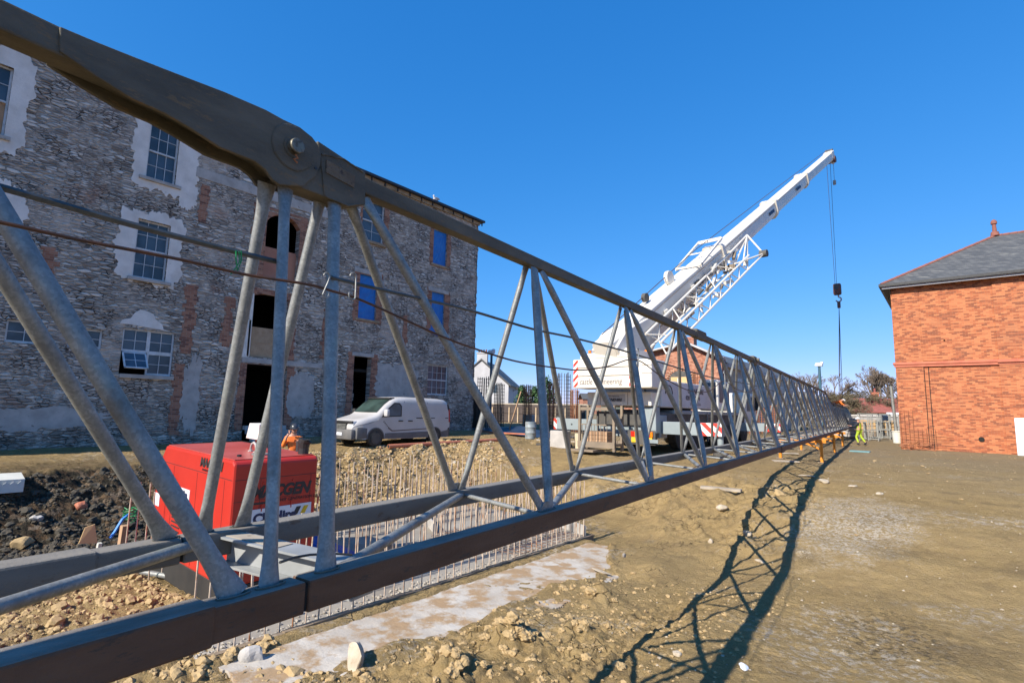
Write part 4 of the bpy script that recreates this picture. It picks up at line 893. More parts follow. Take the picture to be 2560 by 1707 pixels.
for i in range(1100):
    y = random.uniform(2.9, 11.5); x = -7.02 - abs(random.gauss(0, .14)); s_ = random.uniform(.012, .036)
    clod_mb(mb, (x, y, -1.235 + s_ * .3), s_, None, 1, .8)
tag(part(mb, 'gravel', 'gravelc', SL), kind='stuff')
part(MB().box((-9.9, 5.2, -1.239), (-8.5, 7.9, -1.232)), 'puddle', 'water', SL)
bars = []
for i in range(45): bars.append((-6.98 - .09, 3.15 + i * .19, random.uniform(1.25, 1.55), 0))
for i in range(45): bars.append((-7.75 + random.uniform(-.03, .03), 3.1 + i * .19, random.uniform(1.0, 1.3), 0))
for i in range(60): bars.append((-11.6 + random.uniform(-.04, .04), 3.4 + i * .15, random.uniform(1.4, 1.75), 0))
for i in range(48): bars.append((-10.9 + random.uniform(-.04, .04), 3.6 + i * .18, random.uniform(1.2, 1.55), 0))
for i in range(24): bars.append((-7.2 - i * .2, 11.4 + .07 * i * .6, random.uniform(1.1, 1.5), 0))
for i in range(20): bars.append((-9.2 + random.uniform(-1.0, .8), 8.2 + random.uniform(-.6, 2.6), random.uniform(.5, .8), .35))
bars.sort(key=lambda b: (b[0] ** 2 + b[1] ** 2))
# the bars that show largest become parts of their own
rb = MB()
for i, (x, y, h, tl) in enumerate(bars):
    tx, ty = random.gauss(0, .02 + tl * .35), random.gauss(0, .02 + tl * .35); q = (x + tx * h, y + ty * h, -1.24 + h)
    m_ = MB() if i < 98 else rb; m_.tube((x, y, -1.28), q, .0125, None, 6)
    if i < 98: part(m_, 'starter_bar', 'rebar', SL, smooth=True)
tag(part(rb, 'starter_bar', 'rebar', SL, smooth=True), kind='stuff')
mb = MB()
for i in range(14): mb.tube((-9.6 + i * .19, 8.9, -1.19), (-9.6 + i * .19, 11.6, -1.19), .006, None, 5)
for i in range(13): mb.tube((-9.7, 9.0 + i * .2, -1.178), (-7.1, 9.0 + i * .2, -1.178), .006, None, 5)
part(mb, 'steel_mesh', 'rebar_dark', SL)
# pale board shuttering at the far end of the slab
for a, b, lab in (((-7.15, 11.72), (-9.2, 12.6), 'grey shutter board at the far right end of the slab'), ((-9.9, 9.3), (-12.0, 10.6), 'grey shutter board half buried behind the middle bars')):
    tag(MB().beam((a[0], a[1], -1.13), (b[0], b[1], -1.13), .04, .26).build('shutter_board', 'lintel'), lab, 'board', 'shutter boards by the slab')
tp = MB(); vs = []
for j in range(9):
    for i in range(13): vs.append((-11.2 + i * .13, 5.6 + j * .17, -1.22 + .62 * math.exp(-((i - 6) / 3.6) ** 2 - ((j - 4) / 2.6) ** 2) * random.uniform(.7, 1.2)))
tp.add(vs, [(j * 13 + i, j * 13 + i + 1, (j + 1) * 13 + i + 1, (j + 1) * 13 + i) for j in range(8) for i in range(12)])
tag(tp.build('blue_sheet', 'bluetarp'), 'crumpled blue tarpaulin among the starter bars in the pit', 'tarpaulin')
tp = MB(); vs = []
for j in range(7):
    for i in range(8): vs.append((-12.0 + i * .09, 6.4 + j * .11, -1.0 + .25 * math.exp(-((i - 3.5) / 2) ** 2 - ((j - 3) / 2) ** 2) + random.uniform(0, .07)))
tp.add(vs, [(j * 8 + i, j * 8 + i + 1, (j + 1) * 8 + i + 1, (j + 1) * 8 + i) for j in range(6) for i in range(7)])
tag(tp.build('white_sheet', 'sign'), 'crumpled white plastic sheet behind the starter bars', 'plastic sheet')
tag(MB().path([(-11.9, 4.4, -.95), (-11.8, 5.4, -.9), (-11.75, 6.3, -.92), (-11.9, 7.2, -1.0)], .03, None, 8).build('water_pipe', 'bluestrap', smooth=True), 'light blue plastic pipe lying behind the starter bars', 'pipe')
# blinding strip beside the slab: thin broken concrete slab
def strip(name, pts, top, th, mat='concrete', cell=.028):
    P = np.array(pts); x0, y0 = P.min(0) - .15; x1, y1 = P.max(0) + .15; xs = np.arange(x0, x1, cell); ys = np.arange(y0, y1, cell); Xg, Yg = np.meshgrid(xs, ys)
    xw = Xg + .16 * vnoise(Xg * 2.2, Yg * 2.2, 21) + .09 * vnoise(Xg * 7, Yg * 7, 22) + .05 * vnoise(Xg * 19, Yg * 19, 26); yw = Yg + .12 * vnoise(Xg * 3.1, Yg * 3.1, 23)
    ins = np.zeros(Xg.shape, bool); n = len(P)
    for i in range(n):
        (ax, ay), (bx, by) = P[i], P[(i + 1) % n]; c = ((ay > yw) != (by > yw)) & (xw < (bx - ax) * (yw - ay) / (by - ay + 1e-9) + ax); ins ^= c
    Zg = top + .012 * vnoise(Xg * 1.7, Yg * 1.7, 24) + .008 * vnoise(Xg * 9, Yg * 9, 25); idx = {}; vs = []; fs = []
    def vi(j, i):
        if (j, i) not in idx: idx[(j, i)] = len(vs); vs.append((Xg[j, i] + random.uniform(-.012, .012), Yg[j, i] + random.uniform(-.012, .012), Zg[j, i]))
        return idx[(j, i)]
    for j in range(len(ys) - 1):
        for i in range(len(xs) - 1):
            if ins[j, i] and ins[j, i + 1] and ins[j + 1, i] and ins[j + 1, i + 1]: fs.append((vi(j, i), vi(j, i + 1), vi(j + 1, i + 1), vi(j + 1, i)))
    me = bpy.data.meshes.new(name); me.from_pydata(vs, [], fs); me.materials.append(MS[mat]); me.update(); o = bpy.data.objects.new(name, me); COL.objects.link(o)
    s_ = o.modifiers.new('thick', 'SOLIDIFY'); s_.thickness = th; s_.offset = -1
    return tag(o, kind='structure')
strip('concrete_strip', [(-6.80, 3.0), (-6.80, 11.1), (-4.9, 11.1), (-4.9, 3.0)], -1.215, .05)
def stone(px, py, r, lab, mat='rock', z=None, sq=.6, name='loose_stone', sx=1.0, sy=1.0, grp='loose stones and lumps on the ground', cat='stone', lift=.25):
    p = rg(px, py); zz = p.z; mb = MB(); rock_mb(mb, (0, 0, 0), r, None, sq, 3, .25, sx, sy); return tag(mb.build(name, mat, None, loc=(p.x, p.y, zz + r * sq * lift)), lab, cat, grp)
stone(628, 1655, .17, 'grey squared stone at the broken corner of the concrete strip', 'lintel', -1.15, .9, sx=.9, sy=.6)
stone(890, 1668, .20, 'pale pointed slab of stone standing on the edge of the concrete strip', 'rock', -1.15, 1.1, sx=.5, sy=1.2)
stone(1868, 1335, .14, 'pale flat stone inside the jib shadow', z=-.8, sx=.5, sy=1.3)
stone(1900, 1404, .13, 'long pale stone lying in the near part of the jib shadow', z=-.9, sq=.25, sx=.5, sy=1.2)
stone(1858, 1668, .075, 'small white chip of stone at the bottom between the shadow bands', 'sign', -.85, .4, sx=.7)
stone(1775, 1355, .07, 'round cream pebble left of the jib shadow', z=-.9, sq=.9)
stone(1690, 1636, .06, 'pale pebble inside the shadow near the bottom edge', z=-.85, sq=.5)
stone(1805, 1272, .15, 'two-lobed pale rock on the bank left of the shadow', z=-.6)
stone(1560, 1390, .08, 'broken stub of timber at the end of the concrete strip', 'greywood', -1.1, .4, 'timber_offcut', .5, 2.2, cat='timber')
stone(1505, 1430, .12, 'thin broken timber board by the clay clods', 'greywood', -1.15, .22, 'timber_offcut', .4, 2.4, cat='timber')
stone(2060, 1205, .14, 'grey rock at the right edge of the jib shadow', z=-.3, sx=1.4)
stone(2015, 1190, .22, 'flat pale slab crossed by the jib shadow', z=-.3, sq=.15, sx=1.3, sy=.6)
stone(1948, 1235, .16, 'brown clay lump in the middle of the jib shadow', 'clod', -.5, .7)
stone(2130, 1215, .13, 'low pale stone on the bare ground right of the shadow', z=-.2, sq=.3)
stone(2200, 1235, .10, 'half buried pebble on the open ground', z=-.2, sq=.4)
_RT = []
def scatter(name, n, fx, fy, rr, mat, sub=1, sq=.6):
    if not _RT:
        for _ in range(14): t = MB(); rock_mb(t, (0, 0, 0), 1.0, None, .62, 1, .3); _RT.append((np.array(t.v), list(t.f)))
    mb = MB(); XY = np.array([(fx(), fy()) for _ in range(n)]); Zs = ground_h(XY[:, 0], XY[:, 1])
    for (x, y), z in zip(XY, Zs):
        r = rr(); P, F_ = random.choice(_RT); a = random.random() * 6.283; ca, sa = math.cos(a) * r, math.sin(a) * r; k = random.uniform(.7, 1.2)
        mb.add(np.stack([P[:, 0] * ca - P[:, 1] * sa * k + x, P[:, 0] * sa + P[:, 1] * ca * k + y, P[:, 2] * r * sq / .6 + z + r * .15], -1).tolist(), F_)
    return tag(mb.build(name, mat), None, None, None, 'stuff')
U_ = random.uniform
def clods(name, n, fx, fy, rr, mat, sub=1, ok=None, sink=.05):
    mb = MB(); XY = np.array([(fx(), fy()) for _ in range(n)]); Zs = ground_h(XY[:, 0], XY[:, 1])
    for (x, y), z in zip(XY, Zs):
        if ok and not ok(x, y): continue
        r = rr(); clod_mb(mb, (x, y, z + r * sink), r, None, sub if r < .05 else sub + 1)
    return tag(mb.build(name, mat), None, None, None, 'stuff')
clods('clay_crumbs', 1500, lambda: U_(-5.7, -2.0), lambda: U_(1.5, 9.5), lambda: abs(random.gauss(0, .018)) + .006, 'clod')
clods('clay_lumps', 260, lambda: random.gauss(-4.4, .7), lambda: U_(2.2, 8.0), lambda: abs(random.gauss(0, .035)) + .02, 'clod', 2, lambda x, y: x > -5.4, -.15)
clods('clay_lumps', 26, lambda: random.gauss(-4.6, .35), lambda: random.gauss(5.0, .8), lambda: U_(.07, .13), 'clod', 2, None, -.2)
MS['shadedclay'] = M('dark_shaded_clay', (.045, .040, .030), (.09, .072, .048), 5, .9, 0, (.20, .15, .10), 9, .64, .6, 30)  # dark earth for the lumps, the bank's shade mixed into the colour
clods('dark_bank_lumps', 3600, lambda: U_(-17.1, -13.2), lambda: U_(.5, 6.6), lambda: abs(random.gauss(0, .038)) + .012, 'shadedclay', 1, lambda x, y: x > -16.9)
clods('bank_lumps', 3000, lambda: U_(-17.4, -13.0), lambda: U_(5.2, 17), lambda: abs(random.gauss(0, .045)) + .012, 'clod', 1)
scatter('bank_rubble', 1500, lambda: U_(-17.6, -13.4), lambda: U_(5.5, 18), lambda: abs(random.gauss(0, .028)) + .010, 'rock')
MS['brickbat'] = M('muddy_brick', (.33, .17, .10), (.36, .24, .15), 4, .95)
scatter('bank_brickbats', 240, lambda: U_(-17.4, -13.4), lambda: U_(6.5, 18), lambda: abs(random.gauss(0, .035)) + .015, 'brickbat')
clods('pit_clods', 4200, lambda: U_(-13.0, -3.6), lambda: U_(.5, 3.7), lambda: abs(random.gauss(0, .034)) + .010, 'clod', 1)
scatter('ground_pebbles', 900, lambda: U_(-4, 4), lambda: 3 + abs(random.gauss(0, 12)), lambda: abs(random.gauss(0, .010)) + .004, 'rock', sub=1)
scatter('yard_pebbles', 500, lambda: U_(-14, 6), lambda: U_(12, 38), lambda: abs(random.gauss(0, .028)) + .010, 'clod', sub=1, sq=.4)
# ================================================================ red generator
GZ0 = -1.36
GEN = empty('generator', (-9.9, 4.45, GZ0), 'bright red canopied generator standing in the pit behind the jib', 'generator')
gx0, gx1, gy0, gy1 = -11.55, -8.42, 3.76, 5.14
tilt = Matrix.Translation((gx1, gy0, GZ0)) @ Matrix.Rotation(math.radians(1.6), 4, 'Y') @ Matrix.Rotation(math.radians(.8), 4, 'X') @ Matrix.Translation((-gx1, -gy0, -GZ0))
GP = []
def gpart(mb, name, mat, **k): o = part(mb, name, mat, GEN, **k); GP.append(o); return o
prof = [(gx1, -.93), (gx1, .86), (gx1 - .05, .91), (gx0 + .35, .91), (gx0 + .08, .55), (gx0, .50), (gx0, -.93)]
mb = MB().poly([(x, gy0, z) for x, z in prof], (0, gy1 - gy0, 0)); gpart(mb, 'canopy', 'red', fix=True, bevel=.035)
gpart(MB().poly([(gx1 - .09, gy0 + .04, .912), (gx0 + .36, gy0 + .04, .912), (gx0 + .36, gy1 - .04, .912), (gx1 - .09, gy1 - .04, .912)][::-1], (0, 0, .012)), 'roof_sheet', 'redtop')
gpart(MB().box((gx0 + .02, gy0 + .03, GZ0), (gx1 - .02, gy1 - .03, -.93)), 'base_tank', M('dusty_black_base', (.022, .022, .022), (.035, .033, .03), 3, .6, 0, (.14, .12, .09), 8, .70), bevel=.02)
mb = MB(); e = .003
for y in (gy0 + .42, gy1 - .12): mb.box((gx1, y, -.88), (gx1 + e, y + .006, .62))
mb.box((gx1, gy0 + .03, .62), (gx1 + e, gy1 - .03, .628)).box((gx1, gy0 + .03, .30), (gx1 + e, gy1 - .3, .306))
for x in (gx1 - .28, gx1 - 1.3, gx1 - 2.3): mb.box((x, gy0 - e, -.88), (x + .006, gy0, .60))
mb.box((gx0 + .1, gy0 - e, .62), (gx1 - .03, gy0, .628))
gpart(mb, 'panel_seam', 'text_dark')
for i in range(9): gpart(MB().tube((gx1, gy0 + .46 + (i % 3) * .48, -.3 + (i // 3) * .42), (gx1 + .008, gy0 + .46 + (i % 3) * .48, -.1 + (i // 3) * .33), .012, None, 8), 'rivet', 'red')
def louv(x):
    mb = MB()
    for i in range(10): mb.box((x, gy0 - .012, -.75 + i * .07), (x + .35, gy0 + .01, -.73 + i * .07))
    gpart(mb, 'vent_grille', 'text_dark')
louv(gx1 - 2.2)
gpart(MB().bevbox((gx0 + .08, gy0 - .02, .12), (gx0 + .22, gy0 + .01, .46), .01), 'control_window', 'black'); gpart(MB().box((gx0 + .30, gy0 - .008, .28), (gx0 + .42, gy0, .44)), 'warning_sticker', 'yellow')
gpart(MB().box((gx0 + .06, gy0 - .008, -.18), (gx0 + .28, gy0, .04)), 'data_plate', 'sign')
for zz in (-.75, .30): gpart(MB().bevbox((gx0 + .80, gy0 - .03, zz), (gx0 + .95, gy0, zz + .10), .01), 'door_latch', 'black')
gpart(MB().box((gx0 + 1.08, gy0 - .008, -.12), (gx0 + 1.60, gy0, .28)), 'hire_plate', 'sign'); gpart(MB().box((gx0 + 1.11, gy0 - .011, .0), (gx0 + 1.57, gy0 - .008, .09)), 'hire_plate_band', 'yellow')
GP.append(text('CP Hire', .155, 'text_blue', 'lettering', GEN, (gx0 + 1.11, gy0 - .014, .14), (1, 0, 0), (0, 0, 1), 0, .002, bold=.006, xs=.8)); GP.append(text('Powered by', .06, 'text_dark', 'lettering', GEN, (gx0 + 1.14, gy0 - .016, .02), (1, 0, 0), (0, 0, 1), 0, .002)); GP.append(text('0845', .11, 'text_dark', 'lettering', GEN, (gx0 + 1.15, gy0 - .014, -.10), (1, 0, 0), (0, 0, 1), 0, .002))
GP.append(text('MACGEN', .20, 'text_dark', 'lettering', GEN, (gx1 - 1.22, gy0 - .008, .72), (1, 0, 0), (0, 0, 1), .25, .002, bold=.006)); GP.append(text('POWER GENERATION', .05, 'text_dark', 'lettering', GEN, (gx1 - 1.12, gy0 - .008, .655), (1, 0, 0), (0, 0, 1), .25, .002))
GP.append(text('663', .34, 'text_dark', 'lettering', GEN, (gx1 - .92, gy0 - .008, .16), (1, 0, 0), (0, 0, 1), 0, .002, xs=.75))
GP.append(text('MACGEN', .25, 'text_dark', 'lettering', GEN, (gx1 + .004, gy0 + .28, .33), (0, 1, 0), (0, 0, 1), .3, .002, bold=.012, xs=.92)); GP.append(text('POWER GENERATION LTD', .068, 'text_dark', 'lettering', GEN, (gx1 + .004, gy0 + .62, .235), (0, 1, 0), (0, 0, 1), .3, .002)); gpart(MB().poly([(gx1, gy0 + .21, .23), (gx1, gy0 + .58, .23), (gx1, gy0 + .58, .26), (gx1, gy0 + .22, .26)], (.005, 0, 0)), 'logo_bar', 'text_dark')
gpart(MB().bevbox((gx1 - .002, gy0 + .27, -.17), (gx1 + .008, gy1 - .08, .16), .003), 'hire_sign', 'sign'); GP.append(text('CP Hire', .20, 'text_blue', 'lettering', GEN, (gx1 + .010, gy0 + .34, -.05), (0, 1, 0), (0, 0, 1), 0, .002, bold=.010, xs=1.05))
for k_ in range(2): gpart(MB().poly([(gx1 + .009, gy1 - .40 + k_ * .13, -.0), (gx1 + .009, gy1 - .32 + k_ * .13, -.0), (gx1 + .009, gy1 - .26 + k_ * .13, .12), (gx1 + .009, gy1 - .34 + k_ * .13, .12)], (.002, 0, 0)), 'logo_bar', 'yellow' if k_ else 'text_dark')
# lifting eye, exhaust pot, filler caps and the pale box on legs on the roof
cx, cy = gx1 - .95, gy0 + .72
gpart(MB().path([(cx - .10, cy, .90), (cx - .10, cy, .98), (cx - .07, cy, 1.05), (cx, cy, 1.08), (cx + .07, cy, 1.05), (cx + .10, cy, .98), (cx + .10, cy, .90)], .020, None, 8).tube((cx - .1, cy, .92), (cx - .1, cy, .94), .045).tube((cx + .1, cy, .92), (cx + .1, cy, .94), .045), 'lifting_eye', 'lintel')
ex, ey = gx1 - .25, gy1 - .14
gpart(MB().path([(ex, ey, .91), (ex, ey, 1.02), (ex + .0, ey, 1.10), (ex + .015, ey + .02, 1.16)], [.085, .085, .10, .12], None, 14).path([(ex - .16, ey, .95), (ex - .16, ey, 1.12)], .05, None, 8), 'exhaust', 'black'); gpart(MB().tube((ex + .015, ey + .02, 1.161), (ex + .015, ey + .02, 1.163), .10), 'exhaust_mouth', 'dark')
gpart(MB().tube((gx1 - .5, gy0 + .62, .924), (gx1 - .5, gy0 + .62, .945), .13, None, 18), 'filler_cap', 'galv'); gpart(MB().tube((gx1 - .42, gy0 + .25, .924), (gx1 - .42, gy0 + .25, .955), .035, None, 10), 'filler_cap', 'black')
bx, by = gx1 - 1.55, gy0 + 1.1
gpart(MB().poly([(bx - .26, by - .13, 1.08), (bx + .18, by - .13, 1.08), (bx + .22, by - .13, 1.14), (bx + .22, by - .13, 1.36), (bx - .16, by - .13, 1.36)], (0, .26, 0)), 'roof_box', 'plaster', fix=True, bevel=.01)
for s_ in (-.12, .14): gpart(MB().tube((bx + s_, by, .92), (bx + s_, by, 1.09), .018), 'box_leg', 'rust')
for o in GP: o.data.transform(tilt)
tag(MB().bevbox((-7.55, 4.32, -1.24), (-7.50, 4.37, -1.10), .01).build('marker_cap', 'yellow'), 'small yellow cap on a peg by the generator corner', 'marker')
# timber stakes, strap and debris left of the generator
st = at_x(300, 1315, -12.4)
for (x, y, h, w_, mt, lab) in ((305, 1330, .62, .16, 'timber', 'split timber stake tied with wire left of the generator'), (248, 1330, .38, .10, 'ibc', 'thin pale stake left of the blue strap')):
    p = at_x(x, y, -12.6); g_ = gz(p.x, p.y); tag(MB().beam((p.x, p.y, g_ - .1), (p.x + .03, p.y + .02, g_ + h), w_, w_ * .6).build('timber_stake', mt), lab, 'stake')
p0, p1 = at_x(325, 1283, -12.45), at_x(275, 1345, -12.3)
tag(MB().path([p0, p0.lerp(p1, .3) + Vector((0, -.03, .03)), p0.lerp(p1, .7) + Vector((0, -.02, -.02)), p1], .028, None, 5).build('lashing_strap', 'bluestrap'), 'bright blue strap hanging from the tied timber stake', 'strap')
tw = MB()
for i in range(14): a = i * 2.4; tw.path([p0 + Vector((.10 * math.cos(a), .12 * math.sin(a), .02 * i - .16)), p0 + Vector((.13 * math.cos(a + 1), .10 * math.sin(a + 1.2), .02 * i - .12)), p0 + Vector((.09 * math.cos(a + 2), .12 * math.sin(a + 2), .02 * i - .15))], .008, None, 4)
tag(tw.build('twine', 'cord_green'), 'tangle of grey-green twine round the tied stake', 'twine')
p = at_x(225, 1340, -12.3); tag(MB().poly([(p.x, p.y - .16, p.z - .1), (p.x, p.y + .12, p.z - .14), (p.x - .05, p.y + .06, p.z + .20), (p.x - .05, p.y - .08, p.z + .16)], (.02, 0, 0)).build('cardboard_scrap', 'ply'), 'torn yellow-brown board scrap beside the blue strap', 'board')
p = at_z(420, 1440, -1.28); tag(MB().path([(p.x - 1.0, p.y - .6, -1.2), (p.x - .4, p.y - .3, -1.22), (p.x + .4, p.y + .05, -1.24)], .05, None, 10).build('grey_pipe', 'galv', smooth=True), 'grey pipe lying on the pit floor by the generator base', 'pipe')
p = rg(30, 1222); e = empty('roof_trim', (p.x, p.y, gz(p.x, p.y)), 'dirty white folded sheet metal box with wavy edge on the bank at far left', 'metal sheet')
g_ = gz(p.x, p.y); part(MB().poly([(p.x - .2, p.y - 1.2, g_ + .04), (p.x + .3, p.y - 1.2, g_ + .04), (p.x + .3, p.y - 1.2, g_ + .22), (p.x - .2, p.y - 1.2, g_ + .32)], (0, 1.35, 0)), 'casing', 'ibc', e)
mb = MB(); n_ = 12
for i in range(n_): y = p.y - 1.3 + i * .12; mb.poly([(p.x + .32, y, g_ - .06), (p.x + .32, y + .12, g_ - .06), (p.x + .32, y + .12, g_ + .12), (p.x + .32, y + .06, g_ + .18), (p.x + .32, y, g_ + .12)], (.02, 0, 0))
part(mb, 'wavy_edge', 'ibc', e)
stone(205, 1268, .16, 'tan angular rock catching the light on the dark bank', 'pipe', -.9, .7); stone(55, 1365, .20, 'brown rock at the foot of the dark bank, left edge', 'clod', -1.25, .7); stone(90, 1300, .13, 'greenish stone in the shade of the dark bank', 'lintel', -1.0, .6)

# ================================================================ van
VX, VY, VZ = -18.36, 12.05, .245
VAN = empty('van', (VX, VY + 2.4, VZ), 'dusty white panel van with grey bumper parked in front of the stone building', 'van')
def vz_top(y):
    P = [(0, .80), (.06, .93), (.22, 1.02), (.5, 1.10), (.95, 1.22), (1.1, 1.30), (1.5, 1.66), (1.85, 1.88), (2.1, 1.94), (2.6, 1.965), (4.4, 1.95), (4.78, 1.92), (4.9, 1.80), (4.95, 1.5)]
    for (a, b), (c, d) in zip(P[:-1], P[1:]):
        if y <= c: return b + (d - b) * (y - a) / (c - a)
    return P[-1][1]
def vhw(y, z):
    w_ = .95 * (1 - .17 * max(0, (.55 - y) / .55) ** 2) * (1 - .03 * max(0, (y - 4.6) / .35))
    return w_ * (1 - .045 * max(0, z - 1.0) - .06 * max(0, z - 1.25))
ysn = [0, .03, .1, .22, .4, .65, .95, 1.1, 1.3, 1.5, 1.7, 1.85, 2.1, 2.6, 3.2, 3.8, 4.4, 4.7, 4.85, 4.93, 4.96]
mb = MB(); vs = []; rings = []
for y in ysn:
    zt = vz_top(min(y, 4.94)); zb = .30 if .1 < y < 4.9 else .36; ring = []
    for f in (0, .04, .2, .4, .6, .75): z = zb + (zt - zb) * f; ring.append((vhw(y, z), z))
    h = zt - zb; r_ = min(.24, h * .3)
    for dz, k in ((r_, 1), (r_ * .55, .985), (r_ * .25, .94), (r_ * .08, .86), (0, .72), (0, .35)): z = zt - dz; ring.append((vhw(y, z) * k, z + (.02 if k < .5 and y > 1.9 else 0)))
    rings.append(ring)
nr = len(rings[0]); full = []
for y, ring in zip(ysn, rings): full.append([(x, y, z) for x, z in ring] + [(-x, y, z) for x, z in ring[::-1]])
m_ = 2 * nr
for r in full: vs += [(VX + x, VY + y, VZ + z) for x, y, z in r]
fs = [(j * m_ + i, (j + 1) * m_ + i, (j + 1) * m_ + (i + 1) % m_, j * m_ + (i + 1) % m_) for j in range(len(full) - 1) for i in range(m_)] + [tuple(range(m_)), tuple(range(len(vs) - 1, len(vs) - m_ - 1, -1))]
mb.add(vs, fs); part(mb, 'body', 'vanwhite', VAN, smooth=True, fix=True)
def vp(y, z, off=.006, s_=1): return (VX + s_ * (vhw(y, z) + off), VY + y, VZ + z)
def vpanel(pts, name, mat, off=.006, th=.01, s_=1):
    a = [vp(y, z, off - th, s_) for y, z in pts]; b = [vp(y, z, off, s_) for y, z in pts]; n = len(pts)
    return part(MB().add(a + b, [tuple(range(n - 1, -1, -1)), tuple(range(n, 2 * n))] + [(i, (i + 1) % n, n + (i + 1) % n, n + i) for i in range(n)]), name, mat, VAN, fix=True)
for s_ in (1, -1):
    vpanel([(1.22, 1.14), (2.22, 1.18), (2.24, 1.60), (2.12, 1.72), (1.86, 1.73), (1.55, 1.50)], 'side_window', 'black', .004, .01, s_)
    vpanel([(1.36, 1.18), (2.16, 1.22), (2.18, 1.57), (2.08, 1.67), (1.88, 1.68), (1.60, 1.47)], 'side_glass', 'glass', .009, .01, s_)
    for a, b in (((2.36, .42), (2.36, 1.80)), ((3.62, .5), (3.62, 1.78))): vpanel([(a[0], a[1]), (a[0] + .014, a[1]), (b[0] + .014, b[1]), (b[0], b[1])], 'door_gap', 'black', .002, .008, s_)
    vpanel([(3.0, 1.10), (4.86, 1.10), (4.86, 1.135), (3.0, 1.135)], 'slide_rail', 'black', .010, .012, s_)
    vpanel([(1.42, .52), (3.95, .56), (3.95, .32), (1.42, .32)], 'side_cladding', 'vangrey', .016, .02, s_)
    vpanel([(1.55, .70), (1.75, .58), (3.7, .66), (3.7, .70), (1.78, .63), (1.58, .76)], 'stripe', 'text_grey', .005, .006, s_)
    for k_ in range(5): vpanel([(1.32 + k_ * .055, .99 - k_ * .055), (1.38 + k_ * .055, .99 - k_ * .055), (1.36 + k_ * .06, .95 - k_ * .055), (1.31 + k_ * .06, .95 - k_ * .055)], 'stripe', 'text_grey', .005, .006, s_)
    vpanel([(2.06, .98), (2.28, .98), (2.28, 1.02), (2.06, 1.02)], 'door_handle', 'black', .03, .03, s_); vpanel([(2.56, .98), (2.78, .98), (2.78, 1.02), (2.56, 1.02)], 'door_handle', 'black', .03, .03, s_)
    vpanel([(4.83, .34), (4.95, .34), (4.95, 1.55), (4.83, 1.75)], 'rear_trim', 'black', .012, .02, s_); vpanel([(4.90, .95), (4.955, .95), (4.955, 1.5), (4.90, 1.5)], 'tail_lamp', 'lens_red', .018, .02, s_)
    vpanel([(3.95, .56), (4.3, .52), (4.9, .62), (4.9, .32), (3.95, .32)], 'rear_bumper', 'vangrey', .014, .02, s_)
    for wy in (.98, 4.06):
        arc = [(wy + .42 * math.cos(t), .33 + .42 * math.sin(t)) for t in np.linspace(0, math.pi, 13)] + [(wy - .42, .3), (wy + .42, .3)][::1]
        vpanel(arc, 'wheel_arch', 'vangrey', .012, .02, s_); 
        arc2 = [(wy + .375 * math.cos(t), .33 + .375 * math.sin(t)) for t in np.linspace(0, math.pi, 13)] + [(wy - .375, .3), (wy + .375, .3)]
        vpanel(arc2, 'arch_void', 'black', .016, .02, s_)
        c = Vector((VX + s_ * .86, VY + wy, VZ + .325)); ax_ = Vector((s_, 0, 0))
        wh = part(MB().path([c - ax_ * .12, c - ax_ * .10, c - ax_ * .02, c + ax_ * .10, c + ax_ * .12], [.29, .325, .33, .325, .29], None, 26), 'wheel', 'rubber', VAN, smooth=True)
        m2 = MB().path([c + ax_ * .09, c + ax_ * .125, c + ax_ * .13, c + ax_ * .115], [.22, .22, .19, .05], None, 22)
        for k_ in range(8): t = k_ * math.pi / 4; m2.tube(c + ax_ * .10 + Vector((0, math.cos(t), math.sin(t))) * .15, c + ax_ * .135 + Vector((0, math.cos(t), math.sin(t))) * .15, .022, None, 8)
        h_ = m2.build('hub_cap', 'cranedark', smooth=True); h_.parent = wh
    part(MB().bevbox((VX + s_ * .98 - (.0 if s_ > 0 else .22), VY + 1.28, VZ + 1.18), (VX + s_ * .98 + (.22 if s_ > 0 else 0), VY + 1.42, VZ + 1.46), .04), 'mirror', 'vanwhite' if s_ > 0 else 'black', VAN, smooth=True)
    part(MB().bevbox((VX + s_ * .62 - .17, VY + .035, VZ + .80), (VX + s_ * .62 + .19, VY + .30, VZ + .985), .03), 'headlight', 'lens_white', VAN, smooth=True)
    part(MB().tube((VX + s_ * .66, VY + .03, VZ + .52), (VX + s_ * .66, VY - .02, VZ + .52), .06, None, 14), 'fog_lamp', 'lens_white', VAN)
# windscreen, bonnet guard, roof visor, grille, bumper
mb = MB(); vs = []
for j, y in enumerate(np.linspace(1.12, 1.80, 6)):
    for i in range(7): x = -.74 + i * 1.48 / 6; vs.append((VX + x * (1 - .06 * j / 5), VY + y - .03 * (1 - (x / .8) ** 2), VZ + vz_top(y) + .018))
mb.add(vs, [(j * 7 + i, j * 7 + i + 1, (j + 1) * 7 + i + 1, (j + 1) * 7 + i) for j in range(5) for i in range(6)]); part(mb, 'windscreen', m_glass('windscreen_glass', (.02, .035, .03)), VAN, smooth=True)
part(MB().box((VX - .74, VY + 1.72, VZ + 1.86), (VX + .74, VY + 1.98, VZ + 1.93)), 'sun_visor', 'black', VAN, bevel=.02)
part(MB().bevbox((VX - .80, VY - .02, VZ + .90), (VX + .80, VY + .18, VZ + .985), .03), 'bonnet_guard', 'black', VAN, smooth=True)
part(MB().bevbox((VX - .86, VY - .07, VZ + .28), (VX + .86, VY + .20, VZ + .68), .07), 'front_bumper', 'vangrey', VAN, smooth=True); part(MB().bevbox((VX - .95, VY + .12, VZ + .30), (VX + .95, VY + .62, VZ + .76), .05), 'front_bumper', 'vangrey', VAN, smooth=True)
for k_ in range(4): part(MB().box((VX - .42, VY - .035, VZ + .69 + k_ * .05), (VX + .42, VY + .02, VZ + .713 + k_ * .05)), 'grille_bar', 'galv', VAN)
